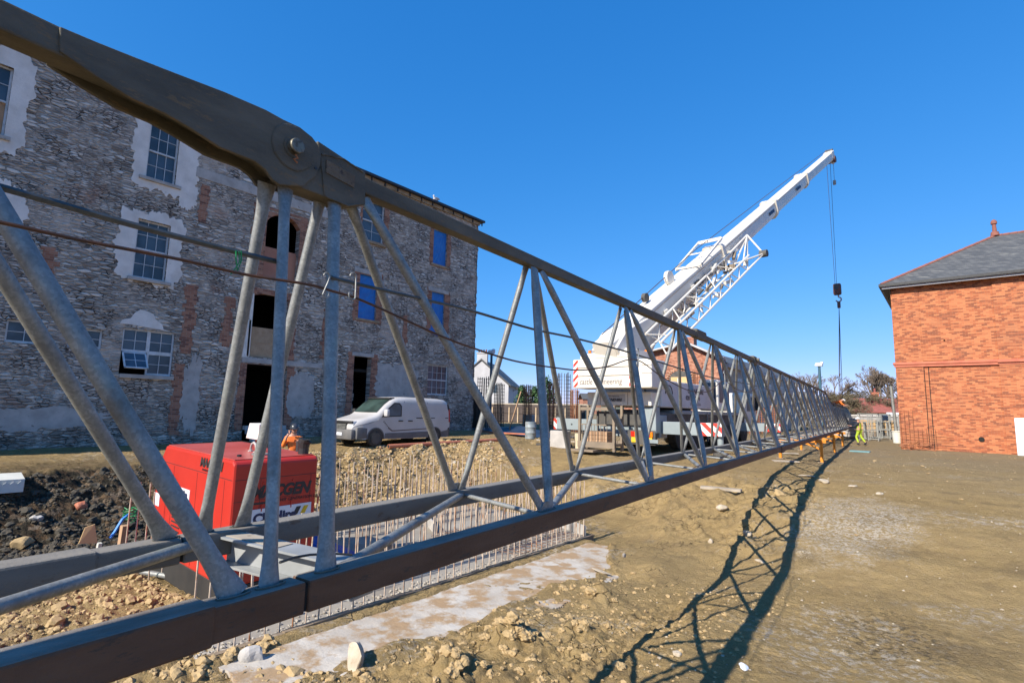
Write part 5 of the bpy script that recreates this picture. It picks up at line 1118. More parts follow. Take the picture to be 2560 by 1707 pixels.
part(MB().box((VX - .44, VY - .02, VZ + .67), (VX + .44, VY + .03, VZ + .90)), 'grille', 'black', VAN); part(MB().box((VX - .26, VY - .085, VZ + .44), (VX + .26, VY - .07, VZ + .55)), 'number_plate', 'sign', VAN)
part(MB().tube((VX - .2, VY + 1.16, VZ + 1.36), (VX + .5, VY + 1.30, VZ + 1.50), .01), 'wiper', 'black', VAN)
# clay pipe on the crest beside the van, and a second rusty one
a, b = at_z(930, 1120, .28), at_z(1182, 1103, .36)
a = Vector((-17.0, 13.35, .28)); b = Vector((-16.75, 19.6, .36))
PI_ = MB(); PI_.path([a, a.lerp(b, .5), b], .085, None, 16); po = PI_.build('drain_pipe', 'pipe', smooth=True); tag(po, 'long orange drain pipe lying on the bank beside the van', 'pipe'); q = MB().tube(a - (b - a).normalized() * .002, a + (b - a).normalized() * .01, .07, None, 14).build('pipe_mouth', 'dark'); q.parent = po

# ================================================================ mobile crane
CZ = .26; CXm = -10.22
CRN = empty('mobile_crane', (CXm, 24, CZ), 'large white mobile crane with raised telescopic boom and folded lattice fly jib', 'mobile crane')
def cp(mb, name, mat, **k): return part(mb, name, mat, CRN, **k)
cp(MB().box((CXm - 1.30, 19.9, CZ + 1.0), (CXm + 1.30, 33.2, CZ + 1.55)), 'chassis', 'cranedark', bevel=.03)
cp(MB().box((CXm - .5, 20.2, CZ + .55), (CXm + .5, 33, CZ + 1.0)), 'chassis', 'cranedark')
cp(MB().box((CXm - 1.36, 21.4, CZ + 1.50), (CXm + 1.36, 30.6, CZ + 1.66)), 'deck', 'cranegrey', bevel=.02)
for y in (22.4, 24.1, 26.9, 28.5, 31.2):
    for s_ in (1, -1):
        c = Vector((CXm + s_ * 1.10, y, CZ + .66)); ax_ = Vector((s_, 0, 0))
        wh = cp(MB().path([c - ax_ * .2, c - ax_ * .18, c + ax_ * .16, c + ax_ * .19], [.58, .66, .66, .58], None, 24), 'wheel', 'rubber', smooth=True)
        h_ = MB().path([c + ax_ * .15, c + ax_ * .12, c + ax_ * .20, c + ax_ * .21], [.40, .20, .16, .05], None, 18).build('hub', 'cranedark', smooth=True); h_.parent = wh
        cp(MB().box((c.x - .2, y - .74, CZ + 1.36), (c.x + .24, y + .74, CZ + 1.42)), 'mudguard', 'cranedark')
# rear outriggers
OY = 20.35
cp(MB().box((CXm - 1.36, OY - .35, CZ + .55), (CXm + 1.36, OY + .35, CZ + 1.45)), 'outrigger_housing', 'cranegrey', bevel=.03)
cp(MB().box((CXm + .78, 19.6, CZ + .75), (CXm + 1.38, 20.0, CZ + 1.75)), 'rear_cabinet', 'cranegrey', bevel=.03)
for s_, x1 in ((1, -6.55), (-1, -13.95)):
    a, b = sorted((CXm + s_ * 1.36, x1)); cp(MB().box((a, OY - .22, CZ + .72), (b, OY + .22, CZ + 1.20)), 'outrigger_beam', 'cranegrey', bevel=.015)
    a, b = sorted((x1, x1 - s_ * (.85 if s_ > 0 else .16))); cp(MB().box((a, OY - .226, CZ + .725), (b, OY - .222, CZ + 1.195)), 'warning_plate', 'strR')
    cp(MB().tube((x1 - s_ * .12, OY, CZ + .1), (x1 - s_ * .12, OY, CZ + 1.25), .11, None, 14), 'jack_leg', 'cranegrey', smooth=True); cp(MB().tube((x1 - s_ * .12, OY, CZ + .02), (x1 - s_ * .12, OY, CZ + .12), .28, None, 16), 'jack_pad', 'cranedark')
cp(MB().tube((-13.0, OY - .225, CZ + .96), (-13.0, OY - .21, CZ + .96), .04, None, 10), 'beam_hole', 'black')
FY = 29.6
for s_, x1 in ((1, -6.7), (-1, -13.7)):
    a, b = sorted((CXm + s_ * 1.3, x1)); cp(MB().box((a, FY - .2, CZ + .72), (b, FY + .2, CZ + 1.14)), 'outrigger_beam', 'cranegrey'); a, b = sorted((x1, x1 - s_ * .7)); cp(MB().box((a, FY - .206, CZ + .725), (b, FY - .202, CZ + 1.135)), 'warning_plate', 'strR')
    cp(MB().tube((x1 - s_ * .12, FY, CZ + .05), (x1 - s_ * .12, FY, CZ + 1.2), .1, None, 12), 'jack_leg', 'cranegrey')
# rear lamps and plates
for x in (CXm + .50, CXm + 1.15):
    cp(MB().box((x - .14, 19.52, CZ + .60), (x + .02, 19.58, CZ + .80)), 'tail_lamp', 'lens_red'); cp(MB().box((x + .02, 19.52, CZ + .60), (x + .12, 19.58, CZ + .80)), 'indicator', 'amber'); cp(MB().box((x - .12, 19.53, CZ + .38), (x + .10, 19.57, CZ + .58)), 'number_plate', 'yellow')
cp(MB().box((CXm + .2, 19.58, CZ + .3), (CXm + 1.36, 19.75, CZ + .85)), 'rear_bumper', 'cranedark'); cp(MB().box((CXm + 1.0, 19.5, CZ + .38), (CXm + 1.5, 19.54, CZ + .52)), 'rear_step', 'cranegrey')
# timber rack hung on the back
rx0, rx1, ry0, ry1 = -11.80, -10.15, 18.75, 19.5
mb = MB()
for x in (rx0, rx1 - .10):
    for y in (ry0, ry1 - .1): mb.box((x, y, CZ + .0), (x + .10, y + .10, CZ + 1.78))
cp(mb, 'rack_post', 'rackbrown'); cp(MB().box((rx0 + .1, ry0 + .01, CZ + 1.58), (rx1 - .1, ry0 + .09, CZ + 1.70)).box((rx0 - .02, ry0 - .01, CZ + .12), (rx1, ry0 + .05, CZ + .36)).box((rx0 + .1, ry1 - .08, CZ + .3), (rx1 - .1, ry1, CZ + .4)), 'rack_rail', 'rackbrown')
cp(MB().box((rx0 + .02, ry0 + .05, CZ + .2), (rx1 - .02, ry1 - .05, CZ + .30)), 'rack_floor', 'rackbrown')
mb = MB(); mb.box((rx0 + .15, ry0 - .03, CZ + 1.00), (rx1 - .35, ry0, CZ + 1.04))
for i in range(9): mb.box((rx0 + .2 + i * .14, ry0 - .025, CZ + .35), (rx0 + .215 + i * .14, ry0 - .005, CZ + 1.0))
cp(mb, 'rack_guard', 'rackbrown')
for i in range(5):
    for j in range(3): cp(MB().bevbox((rx0 + .26 + i * .21, ry0 + .05, CZ + .31 + j * .15), (rx0 + .455 + i * .21, ry1 - .15, CZ + .45 + j * .15), .008), 'timber_block', 'timber')
for i in range(3): cp(MB().box((rx0 + .35 + i * .33, ry0 + .3, CZ + .95), (rx0 + .42 + i * .33, ry0 + .38, CZ + 1.6)), 'hanging_shackle', 'cranedark')
tag(MB().box((-11.9, 18.4, CZ - .04), (-10.9, 19.3, CZ + .03)).build('steel_plate', 'rackbrown'), 'steel plate on the ground under the timber rack', 'plate')
# superstructure
cp(MB().tube((CXm, 24.0, CZ + 1.6), (CXm, 24.0, CZ + 1.85), 1.0, None, 28), 'slewing_ring', 'cranedark')
cp(MB().bevbox((-11.80, 19.45, CZ + 1.79), (-8.95, 20.3, CZ + 2.33), .03), 'engine_cover', 'cranewhite'); cp(MB().box((-11.19, 19.445, CZ + 1.82), (-11.17, 19.452, CZ + 2.30)).box((-9.95, 19.44, CZ + 1.82), (-9.93, 19.45, CZ + 2.3)), 'cover_seam', 'rackbrown')
cp(MB().box((-11.05, 19.435, CZ + 1.94), (-10.05, 19.45, CZ + 2.24)), 'sign_board', 'housewhite'); text('CRANEHIRE', .15, 'text_dark', 'lettering', CRN, (-11.0, 19.43, CZ + 1.97), (1, 0, 0), (0, 0, 1), .25, .002, bold=.006); text('castle engineering', .075, 'text_grey', 'lettering', CRN, (-10.85, 19.43, CZ + 2.15), (1, 0, 0), (0, 0, 1), 0, .002)
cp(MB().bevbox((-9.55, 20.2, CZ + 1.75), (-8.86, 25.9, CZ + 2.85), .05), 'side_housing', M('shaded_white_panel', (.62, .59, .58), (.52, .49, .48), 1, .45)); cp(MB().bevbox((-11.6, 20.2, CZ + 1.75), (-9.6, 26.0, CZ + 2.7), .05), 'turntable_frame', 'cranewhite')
text('CRANEHIRE', .30, 'text_dark', 'lettering', CRN, (-8.855, 22.9, CZ + 2.42), (0, 1, 0), (0, 0, 1), .2, .002, bold=.01, xs=1.2); text('028 90848614', .26, 'text_dark', 'lettering', CRN, (-8.855, 22.7, CZ + 2.12), (0, 1, 0), (0, 0, 1), 0, .002, bold=.006, xs=1.1); text('07710 525 226', .17, 'text_grey', 'lettering', CRN, (-8.855, 23.2, CZ + 1.90), (0, 1, 0), (0, 0, 1), 0, .002, xs=1.2)
cp(MB().path([(-8.85, 20.9 + .35 * math.cos(t), CZ + 2.3 + .35 * math.sin(t)) for t in np.linspace(0, math.pi, 12)], .02, None, 6), 'grab_rail', 'black'); cp(MB().tube((-8.86, 21.9, CZ + 1.8), (-8.86, 21.9, CZ + 3.0), .035), 'exhaust_pipe', 'cranewhite')
# counterweight slabs
cw = [(-11.92, -9.17, CZ + 2.45, CZ + 2.91), (-11.92, -9.17, CZ + 2.93, CZ + 3.24), (-11.92, -9.17, CZ + 3.26, CZ + 3.62)]
for x0, x1, a, b in cw: cp(MB().bevbox((x0, 18.55, a), (x1, 19.75, b), .03), 'counterweight_slab', 'cranewhite')
cp(MB().poly([(-11.6, 18.56, CZ + 3.63), (-9.2, 18.56, CZ + 3.63), (-9.2, 18.56, CZ + 3.92), (-11.2, 18.56, CZ + 3.84), (-11.6, 18.56, CZ + 3.78)], (0, 1.15, 0)), 'counterweight_slab', 'cranewhite', fix=True, bevel=.02)
cp(MB().bevbox((-9.15, 18.75, CZ + 2.45), (-8.6, 20.0, CZ + 3.55), .05), 'counterweight_wing', 'cranewhite'); cp(MB().box((-9.0, 18.745, CZ + 3.0), (-8.6, 18.75, CZ + 3.02)).box((-9.0, 18.745, CZ + 3.3), (-8.6, 18.75, CZ + 3.32)), 'wing_seam', 'rackbrown')
cp(MB().box((-11.915, 18.545, CZ + 2.5), (-11.70, 18.549, CZ + 3.58)), 'warning_stripe', 'strV'); cp(MB().box((-9.42, 18.545, CZ + 2.5), (-9.19, 18.549, CZ + 3.2)), 'warning_stripe', 'strV')
text('castle engineering', .33, 'text_grey', 'lettering', CRN, (-11.62, 18.545, CZ + 2.60), (1, 0, 0), (0, 0, 1), .12, .002, xs=.80)
for x, y in ((-11.35, 18.9), (-9.3, 19.8)): cp(MB().tube((x, y, CZ + 3.85), (x, y, CZ + 4.0), .07, None, 10), 'beacon', 'amber')
for x in (-11.1, -10.4, -9.7): cp(MB().bevbox((x - .1, 18.9, CZ + 3.8), (x + .1, 19.2, CZ + 4.02), .02), 'lifting_lug', 'cranewhite')
cp(MB().tube((-10.9, 19.3, CZ + 3.75), (-10.1, 19.3, CZ + 3.75), .28, None, 20), 'winch_drum', 'hookred')
# cabs
cp(MB().bevbox((-9.6, 26.2, CZ + 1.7), (-8.65, 28.0, CZ + 3.2), .1), 'operator_cab', 'cranewhite'); cp(MB().box((-8.652, 26.4, CZ + 2.1), (-8.64, 27.85, CZ + 3.05)), 'cab_window', 'glass'); cp(MB().box((-9.5, 26.19, CZ + 2.1), (-8.75, 26.21, CZ + 3.05)), 'cab_window', 'glass')
cp(MB().bevbox((CXm - 1.35, 31.2, CZ + .9), (CXm + 1.35, 33.5, CZ + 2.75), .12), 'driving_cab', 'cranewhite'); cp(MB().box((CXm + 1.345, 31.6, CZ + 1.75), (CXm + 1.36, 33.1, CZ + 2.55)), 'cab_window', 'glass'); cp(MB().bevbox((CXm + 1.4, 33.0, CZ + 1.8), (CXm + 1.6, 33.25, CZ + 2.6), .04), 'mirror', 'black')
cp(MB().box((CXm + 1.1, 33.4, CZ + .5), (CXm + 1.35, 33.6, CZ + .9)), 'front_bumper', 'lens_red')
# ladder and hoses
mb = MB()
for i in range(5): mb.box((CXm + 1.38, 25.2, CZ + .4 + i * .25), (CXm + 1.42, 25.65, CZ + .44 + i * .25))
mb.box((CXm + 1.38, 25.18, CZ + .3), (CXm + 1.42, 25.22, CZ + 1.6)).box((CXm + 1.38, 25.63, CZ + .3), (CXm + 1.42, 25.67, CZ + 1.6)); cp(mb, 'ladder', 'galv')
# boom
TIP = at_d(2074, 392, 48.0); PIV = at_x(1540, 868, -10.35)
BA = (TIP - PIV); BLn = BA.length; BA.normalize(); BRt = BA.cross(Vector((0, 0, 1))).normalized(); BUp = BRt.cross(BA).normalized()
def bpt(s_, r=0, u=0): return PIV + BA * s_ + BRt * r + BUp * u
def s_at(px):
    lo, hi = 0, BLn
    for _ in range(50):
        m = (lo + hi) / 2; q = bpt(m) - CAM; x = CX + FPX * q.dot(CR) / q.dot(CF)
        if x < px: lo = m
        else: hi = m
    return lo
S1, S2, S3, S4 = s_at(1790), s_at(1925), s_at(2005), BLn
def bsec(a, b, w_, h, mat='cranewhite', name='boom_section'):
    prof = [(-w_ / 2, h * .42), (-w_ / 2 + .08, h * .5), (w_ / 2 - .08, h * .5), (w_ / 2, h * .42), (w_ / 2, -h * .12), (w_ / 2 * .82, -h * .34), (w_ / 2 * .42, -h * .5), (-w_ / 2 * .42, -h * .5), (-w_ / 2 * .82, -h * .34), (-w_ / 2, -h * .12)]
    n = len(prof); vs = [bpt(a, r, u) for r, u in prof] + [bpt(b, r, u) for r, u in prof]
    return cp(MB().add(vs, [(i, (i + 1) % n, n + (i + 1) % n, n + i) for i in range(n)] + [tuple(range(n)), tuple(range(2 * n - 1, n - 1, -1))]), name, mat, fix=True, bevel=.01)
bsec(-.8, S1, .98, 1.18); bsec(S1, S2, .88, 1.04); bsec(S2, S3, .80, .96); bsec(S3, S4 - .5, .66, .80)
for s_, w_, h in ((S1 - .2, 1.15, 1.42), (S2 - .15, 1.06, 1.26), (S3 - .12, .98, 1.16)): bsec(s_, s_ + .32, w_, h, 'cranewhite', 'boom_collar')
bsec(S4 - .6, S4 + .25, .7, .95, 'cranewhite', 'boom_head')
cp(MB().tube(bpt(S4 + .1, -.4, -.35), bpt(S4 + .1, .4, -.35), .30, None, 18), 'head_sheave', 'hookred'); cp(MB().tube(bpt(S4 + .15, -.3, .42), bpt(S4 + .15, .3, .42), .18, None, 14), 'head_sheave', 'cranedark')
cp(MB().beam(bpt(0, 0, -.9), bpt(7.5, 0, -.75), .38, .38), 'luffing_cylinder', 'cranewhite'); cp(MB().box((-10.9, 21.6, CZ + 2.0), (-9.8, 22.6, CZ + 3.3)), 'cylinder_mount', 'cranewhite')
cp(MB().poly([bpt(-.7, -.6, -.6), bpt(.6, -.6, -1.3), bpt(2.6, -.6, -.6), bpt(2.4, -.6, .3), bpt(.2, -.6, .6), bpt(-.8, -.6, .3)], BRt * 1.2), 'boom_foot', 'cranewhite', fix=True, bevel=.03)
# deck frame on the base collar
mb = MB(); A0, A1 = S1 - 3.4, S1 - .2
for r in (-.65, .65): mb.beam(bpt(A0, r, .68), bpt(A1, r, 1.05), .09, .09); mb.beam(bpt(A0, r, .68), bpt(A0 + .2, r, .62), .09, .2)
mb.beam(bpt(A0, -.65, .68), bpt(A0, .65, .68), .09, .09); mb.beam(bpt(A1, -.65, 1.05), bpt(A1, .65, 1.05), .09, .16); mb.beam(bpt(A0 + 1.7, -.65, .86), bpt(A0 + 1.7, .65, .86), .06, .06); cp(mb, 'boom_frame', 'cranewhite')
for px, r in ((1688, .34), (1630, .20)):
    s_ = s_at(px); cp(MB().tube(bpt(s_, -.16, .85), bpt(s_, .02, .85), r, None, 20), 'rope_drum', 'cranedark' if r < .3 else 'cranewhite')
for f in (.16, .3, .42, .5): cp(MB().beam(bpt(BLn * f * .55, .53, -.05), bpt(BLn * f * .55 + .25, .56, -.05), .1, .22), 'boom_lug', 'cranewhite')
text('castle engineering', .42, 'text_dark', 'lettering', CRN, bpt(s_at(1722), .535, -.22), BA, BUp, .1, .002, bold=.004); cp(MB().poly([bpt(s_at(1712), .53, -.22), bpt(s_at(1712) + .5, .53, -.22), bpt(s_at(1712) + .5, .53, .08), bpt(s_at(1712), .53, .08)], BRt * .008), 'logo_panel', 'text_dark')
for s_ in (s_at(1905), s_at(1975)): cp(MB().poly([bpt(s_, .47, -.05), bpt(s_ + 1.1, .47, -.05), bpt(s_ + 1.1, .47, .14), bpt(s_, .47, .14)], BRt * .008), 'rating_decal', 'text_blue')
# hydraulic boxes, hoses and brackets crowded under the boom and round the fly jib pivots
for i in range(26):
    s_ = random.uniform(s_at(1640), s_at(1810)); r_, u_ = random.uniform(.5, 1.2), random.uniform(-1.0, .1); a_ = bpt(s_, r_, u_); b_ = bpt(s_ + random.uniform(.2, .9), r_ + random.uniform(-.2, .2), u_ + random.uniform(-.3, .3))
    cp(MB().beam(a_, b_, random.uniform(.05, .16), random.uniform(.05, .2)), 'bracket', ('cranewhite', 'rackbrown', 'cranewhite', 'cranedark')[i % 4])
for i in range(5): a_ = s_at(1650) + i * 1.1; cp(MB().path([bpt(a_, .52, -.2), bpt(a_ + .3, .62, -.5), bpt(a_ + .8, .6, -.55), bpt(a_ + 1.0, .52, -.25)], .02, None, 5), 'hydraulic_hose', 'black')
for s_, e_ in ((-.2, S1 - .3), (S1 + .4, S2 - .2), (S2 + .3, S3 - .2)): cp(MB().beam(bpt(s_, .505 if s_ < 1 else .45, .36), bpt(e_, .505 if s_ < 1 else .45, .36), .015, .02), 'boom_edge_strip', 'rackbrown')
# hoist rope above the boom
cp(MB().path([bpt(-.5, -.1, .8), bpt(S1 - 2, -.1, 1.12), bpt(S2, -.1, .95), bpt(S4, -.1, .62)], .018, None, 6), 'hoist_rope', 'wire')
# folded fly jib
mb_ch = []; off = [((.72, -.05), (.66, .05)), ((.80, -.62), (.78, -.60)), ((1.30, -.45), (1.25, -.50)), ((1.38, -1.0), (1.35, -1.05))]
F0, F1 = s_at(1575), s_at(1795)
def fpt(k, f): (a, b), (c, d) = off[k]; return bpt(F0 + (F1 - F0) * f, a + (c - a) * f, b + (d - b) * f)
for k in range(4): cp(MB().tube(fpt(k, 0), fpt(k, 1.0 + (.09 if k in (2, 3) else 0)), .055, None, 8), 'fly_jib_chord', 'cranewhite')
nb = 15
for i in range(nb):
    a, b = i / nb, (i + 1) / nb
    for k0, k1 in ((0, 1), (2, 3), (0, 2), (1, 3)):
        if (i + k0) % 2: k0, k1 = k1, k0
        if k0 + k1 in (1, 5) or i % 3 == 0: cp(MB().tube(fpt(k0, a), fpt(k1, b), .028, None, 6), 'fly_jib_lacing', 'cranewhite')
mb = MB(); E0 = [fpt(k, 1) for k in range(4)]; tipf = bpt(F1 + 2.4, 1.5, -.95); tt2 = bpt(F1 + 3.0, .65, .15)
for k in (1, 2, 3): mb.tube(E0[k], tipf, .05, None, 6)
for k in (0, 1): mb.tube(E0[k], tt2, .05, None, 6)
mb.tube(tipf, tt2, .05, None, 6).tube(E0[3], tt2, .045, None, 6).tube(E0[2], tt2, .04, None, 6); cp(mb, 'fly_jib_head', 'cranewhite')
cp(MB().tube(tipf + BRt * -.2, tipf + BRt * .2, .2, None, 14), 'fly_jib_sheave', 'cranedark'); cp(MB().bevbox((-.15, -.15, -.15), (.15, .15, .15), .03).box((-.4, -.1, -.1), (.2, .1, .1)), 'fly_jib_hinge', 'rackbrown').location = Vector(CRN.location) * 0 + (fpt(1, .95))
# hook block, chains
HB = at_y(2093, 722, TIP.y); top = bpt(S4 + .1, 0, -.5)
for dx in (-.28, -.05): cp(MB().path([top + Vector((dx * 1.2, 0, 0)), HB + Vector((dx * .5, 0, .3))], .016, None, 5), 'hoist_rope', 'wire')
w1 = bpt(S4 + .45, .2, .2); cp(MB().path([w1, Vector((w1.x, w1.y, w1.z - 2.6))], .018, None, 5), 'whip_line', 'galv'); cp(MB().bevbox((w1.x - .12, w1.y - .1, w1.z - 3.0), (w1.x + .12, w1.y + .1, w1.z - 2.6), .04), 'small_hook', 'galv')
for i in range(4): cp(MB().bevbox((w1.x - .14, w1.y - .1, w1.z - .3 - i * .24), (w1.x + .1, w1.y + .1, w1.z - .12 - i * .24), .03), 'boom_head_lug', 'cranewhite')
HKE = cp(MB().bevbox((HB.x - .30, HB.y - .22, HB.z - .55), (HB.x + .30, HB.y + .22, HB.z + .45), .12), 'hook_block', 'hookred', smooth=True)
cp(MB().tube((HB.x - .05, HB.y - .24, HB.z + .1), (HB.x - .05, HB.y + .24, HB.z + .1), .22, None, 16), 'block_sheave', 'cranedark')
hc = Vector((HB.x + .06, HB.y, HB.z - .95)); cp(MB().path([hc + Vector((0, 0, .45)), hc + Vector((0, 0, .22))] + [hc + Vector((.2 * math.sin(t), 0, .2 * math.cos(t))) for t in np.linspace(.2, 4.4, 12)], .06, None, 8), 'hook', 'lintel', smooth=True)
jt_ = [J(LT - .16, 52.4, ZT - .5), J(LT + .16, 53.4, ZT - .5), J(LT + .05, 53.0, ZT - .6)]
SLG = empty('lifting_sling', (hc.x, hc.y, hc.z - .2), 'long thin chain sling hanging from the crane hook down to the far jib', 'chain sling')
part(MB().bevbox((hc.x - .12, hc.y - .1, hc.z - .75), (hc.x + .12, hc.y + .1, hc.z - .2), .04), 'shackle', 'hookred', SLG)
for q in jt_: part(MB().path([(hc.x, hc.y, hc.z - .7), q], .022, None, 5), 'chain', 'wire', SLG)
# ================================================================ people
def skinned(name, J_, E_, mat, parent, sub=1):
    """continuous tapering surface grown over a small skeleton; J_ = {name: (point, radius)}"""
    ks = list(J_); me = bpy.data.meshes.new(name); me.from_pydata([J_[k][0] for k in ks], [(ks.index(a), ks.index(b)) for a, b in E_], [])
    o = bpy.data.objects.new(name, me); COL.objects.link(o); o.modifiers.new('skin', 'SKIN'); sk = me.skin_vertices[0].data
    for i, k in enumerate(ks): sk[i].radius = (J_[k][1],) * 2 if not isinstance(J_[k][1], tuple) else J_[k][1]; sk[i].use_root = (i == 0)
    s_ = o.modifiers.new('sub', 'SUBSURF'); s_.levels = sub; s_.render_levels = sub; bpy.context.view_layer.update()
    m2 = bpy.data.meshes.new_from_object(o.evaluated_get(bpy.context.evaluated_depsgraph_get())); bpy.data.objects.remove(o); m2.materials.clear(); m2.materials.append(MS[mat]); m2.polygons.foreach_set('use_smooth', [True] * len(m2.polygons)); m2.name = name
    o = bpy.data.objects.new(name, m2); COL.objects.link(o); o.parent = parent; return o
def person(loc, face, lab, P, top_mat, leg_mat, helmet, vest=None, stripes=True, hand_pose=1.0):
    e = empty('person', loc, lab, 'person', None, face)
    V = lambda *a: Vector(a); j = {k: Vector(v) for k, v in P.items()}
    R_ = {'pelvis': .125, 'spine': .12, 'chest': .15, 'neck': .055, 'head': .088, 'crown': .085, 'shl': .07, 'ell': .045, 'wrl': .03, 'hal': .036, 'shr': .07, 'elr': .045, 'wrr': .03, 'har': .036, 'hipl': .09, 'knl': .062, 'anl': .042, 'tol': .045, 'hipr': .09, 'knr': .062, 'anr': .042, 'tor': .045}
    JJ = {k: (j[k], R_[k]) for k in R_ if k in j}
    ed = [('pelvis', 'spine'), ('spine', 'chest'), ('chest', 'neck'), ('neck', 'head'), ('head', 'crown'), ('chest', 'shl'), ('shl', 'ell'), ('ell', 'wrl'), ('wrl', 'hal'), ('chest', 'shr'), ('shr', 'elr'), ('elr', 'wrr'), ('wrr', 'har'), ('pelvis', 'hipl'), ('hipl', 'knl'), ('knl', 'anl'), ('anl', 'tol'), ('pelvis', 'hipr'), ('hipr', 'knr'), ('knr', 'anr'), ('anr', 'tor')]
    b = skinned('body', JJ, ed, 'skin', e, 2)
    # fingers, nose and ears go into the same mesh
    mb = MB()
    for s_, h, w_ in (('l', 'hal', 'wrl'), ('r', 'har', 'wrr')):
        a = (j[h] - j[w_]).normalized(); side = a.cross(V(0, 0, 1)).normalized(); dn = side.cross(a)
        for i in range(4):
            p0 = j[h] + side * (-.027 + i * .018) + a * .02; L_ = (.058, .068, .064, .05)[i]; mb.path([p0, p0 + a * L_ * .5, p0 + a * L_ * .85 + dn * .018 * hand_pose, p0 + a * L_ + dn * .035 * hand_pose], [.009, .0085, .008, .006], None, 6)
        p0 = j[h] + side * .034 - a * .02; mb.path([p0, p0 + side * .02 + a * .025, p0 + side * .022 + a * .05], [.011, .010, .008], None, 6)
    f = Vector(P.get('facing', (0, 1, 0))).normalized(); hd = (j['head'] + j['crown']) / 2; up = (j['crown'] - j['neck']).normalized(); rt = f.cross(up).normalized()
    mb.path([hd + f * .075 + up * .005, hd + f * .115 - up * .03], [.010, .017], None, 6)
    for s_ in (-1, 1): ell(mb, hd + rt * s_ * .088 - up * .02, (.012, .02, .03), 8); ell(mb, hd + f * .082 + rt * s_ * .032 + up * .008, (.012, .008, .008), 8, 'dark')
    mb.path([hd + f * .088 - up * .06 - rt * .025, hd + f * .096 - up * .058, hd + f * .088 - up * .06 + rt * .025], .006, 'hookred', 5)
    t = MB(); t.v = mb.v; t.f = mb.f; t.m = mb.m; t.mats = [MS['skin']] + [m for m in mb.mats]
    bm = bmesh.new(); bm.from_mesh(b.data); n0 = len(bm.faces); vs = [bm.verts.new(v) for v in mb.v]; b.data.materials.append(MS['dark'])
    for fc, mi in zip(mb.f, mb.m):
        try: q = bm.faces.new([vs[i] for i in fc]); q.smooth = True; q.material_index = 1 if mi else 0
        except ValueError: pass
    bm.to_mesh(b.data); bm.free()
    def sh(keys, k, extra=None): d = {q: (j[q], R_[q] * k + .012) for q in keys}; d.update(extra or {}); return d
    w1 = lambda a, b_, t_: j[a].lerp(j[b_], t_)
    top = sh(['chest', 'spine', 'pelvis', 'shl', 'ell', 'shr', 'elr'], 1.0, {'wl': (w1('ell', 'wrl', .8), .042), 'wr': (w1('elr', 'wrr', .8), .042), 'col': (w1('chest', 'neck', .55), .085)})
    skinned('jacket', top, [('chest', 'spine'), ('spine', 'pelvis'), ('chest', 'shl'), ('shl', 'ell'), ('ell', 'wl'), ('chest', 'shr'), ('shr', 'elr'), ('elr', 'wr'), ('chest', 'col')], top_mat, e, 2)
    if vest:
        vv = {'chest': (j['chest'], .172), 'spine': (j['spine'], .158), 'pelvis': (j['pelvis'] - (j['pelvis'] - j['spine']) * .0, .155), 'a': (w1('chest', 'shl', .75), .095), 'b': (w1('chest', 'shr', .75), .095)}
        skinned('vest', vv, [('chest', 'spine'), ('spine', 'pelvis'), ('chest', 'a'), ('chest', 'b')], vest, e, 2)
    if 'knl' in j:
        tr = sh(['pelvis', 'hipl', 'knl', 'hipr', 'knr'], 1.0, {'al': (w1('knl', 'anl', .9), .058), 'ar': (w1('knr', 'anr', .9), .058)})
        skinned('trousers', tr, [('pelvis', 'hipl'), ('hipl', 'knl'), ('knl', 'al'), ('pelvis', 'hipr'), ('hipr', 'knr'), ('knr', 'ar')], leg_mat, e, 2)
        for a_, t_, n_ in (('anl', 'tol', 'boot'), ('anr', 'tor', 'boot')): skinned('boot', {'a': (j[a_] + V(0, 0, .05), .062), 'b': (j[a_] - V(0, 0, .01), .06), 'c': (j[t_], .05)}, [('a', 'b'), ('b', 'c')], 'navy', e, 2)
    # hard hat: dome with a brim and peak
    mb = MB(); Rm = Matrix((rt, f, up)).transposed(); c = hd + up * .035; vs = []; n = 18
    for jx in range(7):
        th = math.pi / 2 * jx / 6
        for i in range(n): ph = 2 * math.pi * i / n; vs.append(c + Rm @ V(.118 * math.cos(th) * math.cos(ph), .14 * math.cos(th) * math.sin(ph), .125 * math.sin(th)))
    fs = [(jx * n + i, jx * n + (i + 1) % n, (jx + 1) * n + (i + 1) % n, (jx + 1) * n + i) for jx in range(6) for i in range(n)]; o_ = len(vs)
    for i in range(n): ph = 2 * math.pi * i / n; k = 1.12 + (.28 if math.sin(ph) > .4 else 0); vs.append(c + Rm @ V(.118 * 1.1 * math.cos(ph), .14 * k * math.sin(ph), -.01))
    fs += [(i, (i + 1) % n, o_ + (i + 1) % n, o_ + i) for i in range(n)]; mb.add(vs, fs); mb.build('helmet', helmet, e, True)
    m2 = MB(); m2.path([hd + rt * .1 + up * .02, hd + rt * .07 - up * .09 + f * .05, hd - up * .115 + f * .07, hd - rt * .07 - up * .09 + f * .05, hd - rt * .1 + up * .02], .006, None, 6); m2.build('chin_strap', 'navy', e)
    return e
base = {'pelvis': (0, 0, .95), 'spine': (0, .01, 1.12), 'chest': (0, .0, 1.34), 'neck': (0, .02, 1.51), 'head': (0, .04, 1.62), 'crown': (0, .04, 1.70), 'shl': (-.19, 0, 1.40), 'shr': (.19, 0, 1.40),
        'hipl': (-.09, 0, .88), 'hipr': (.09, 0, .88)}
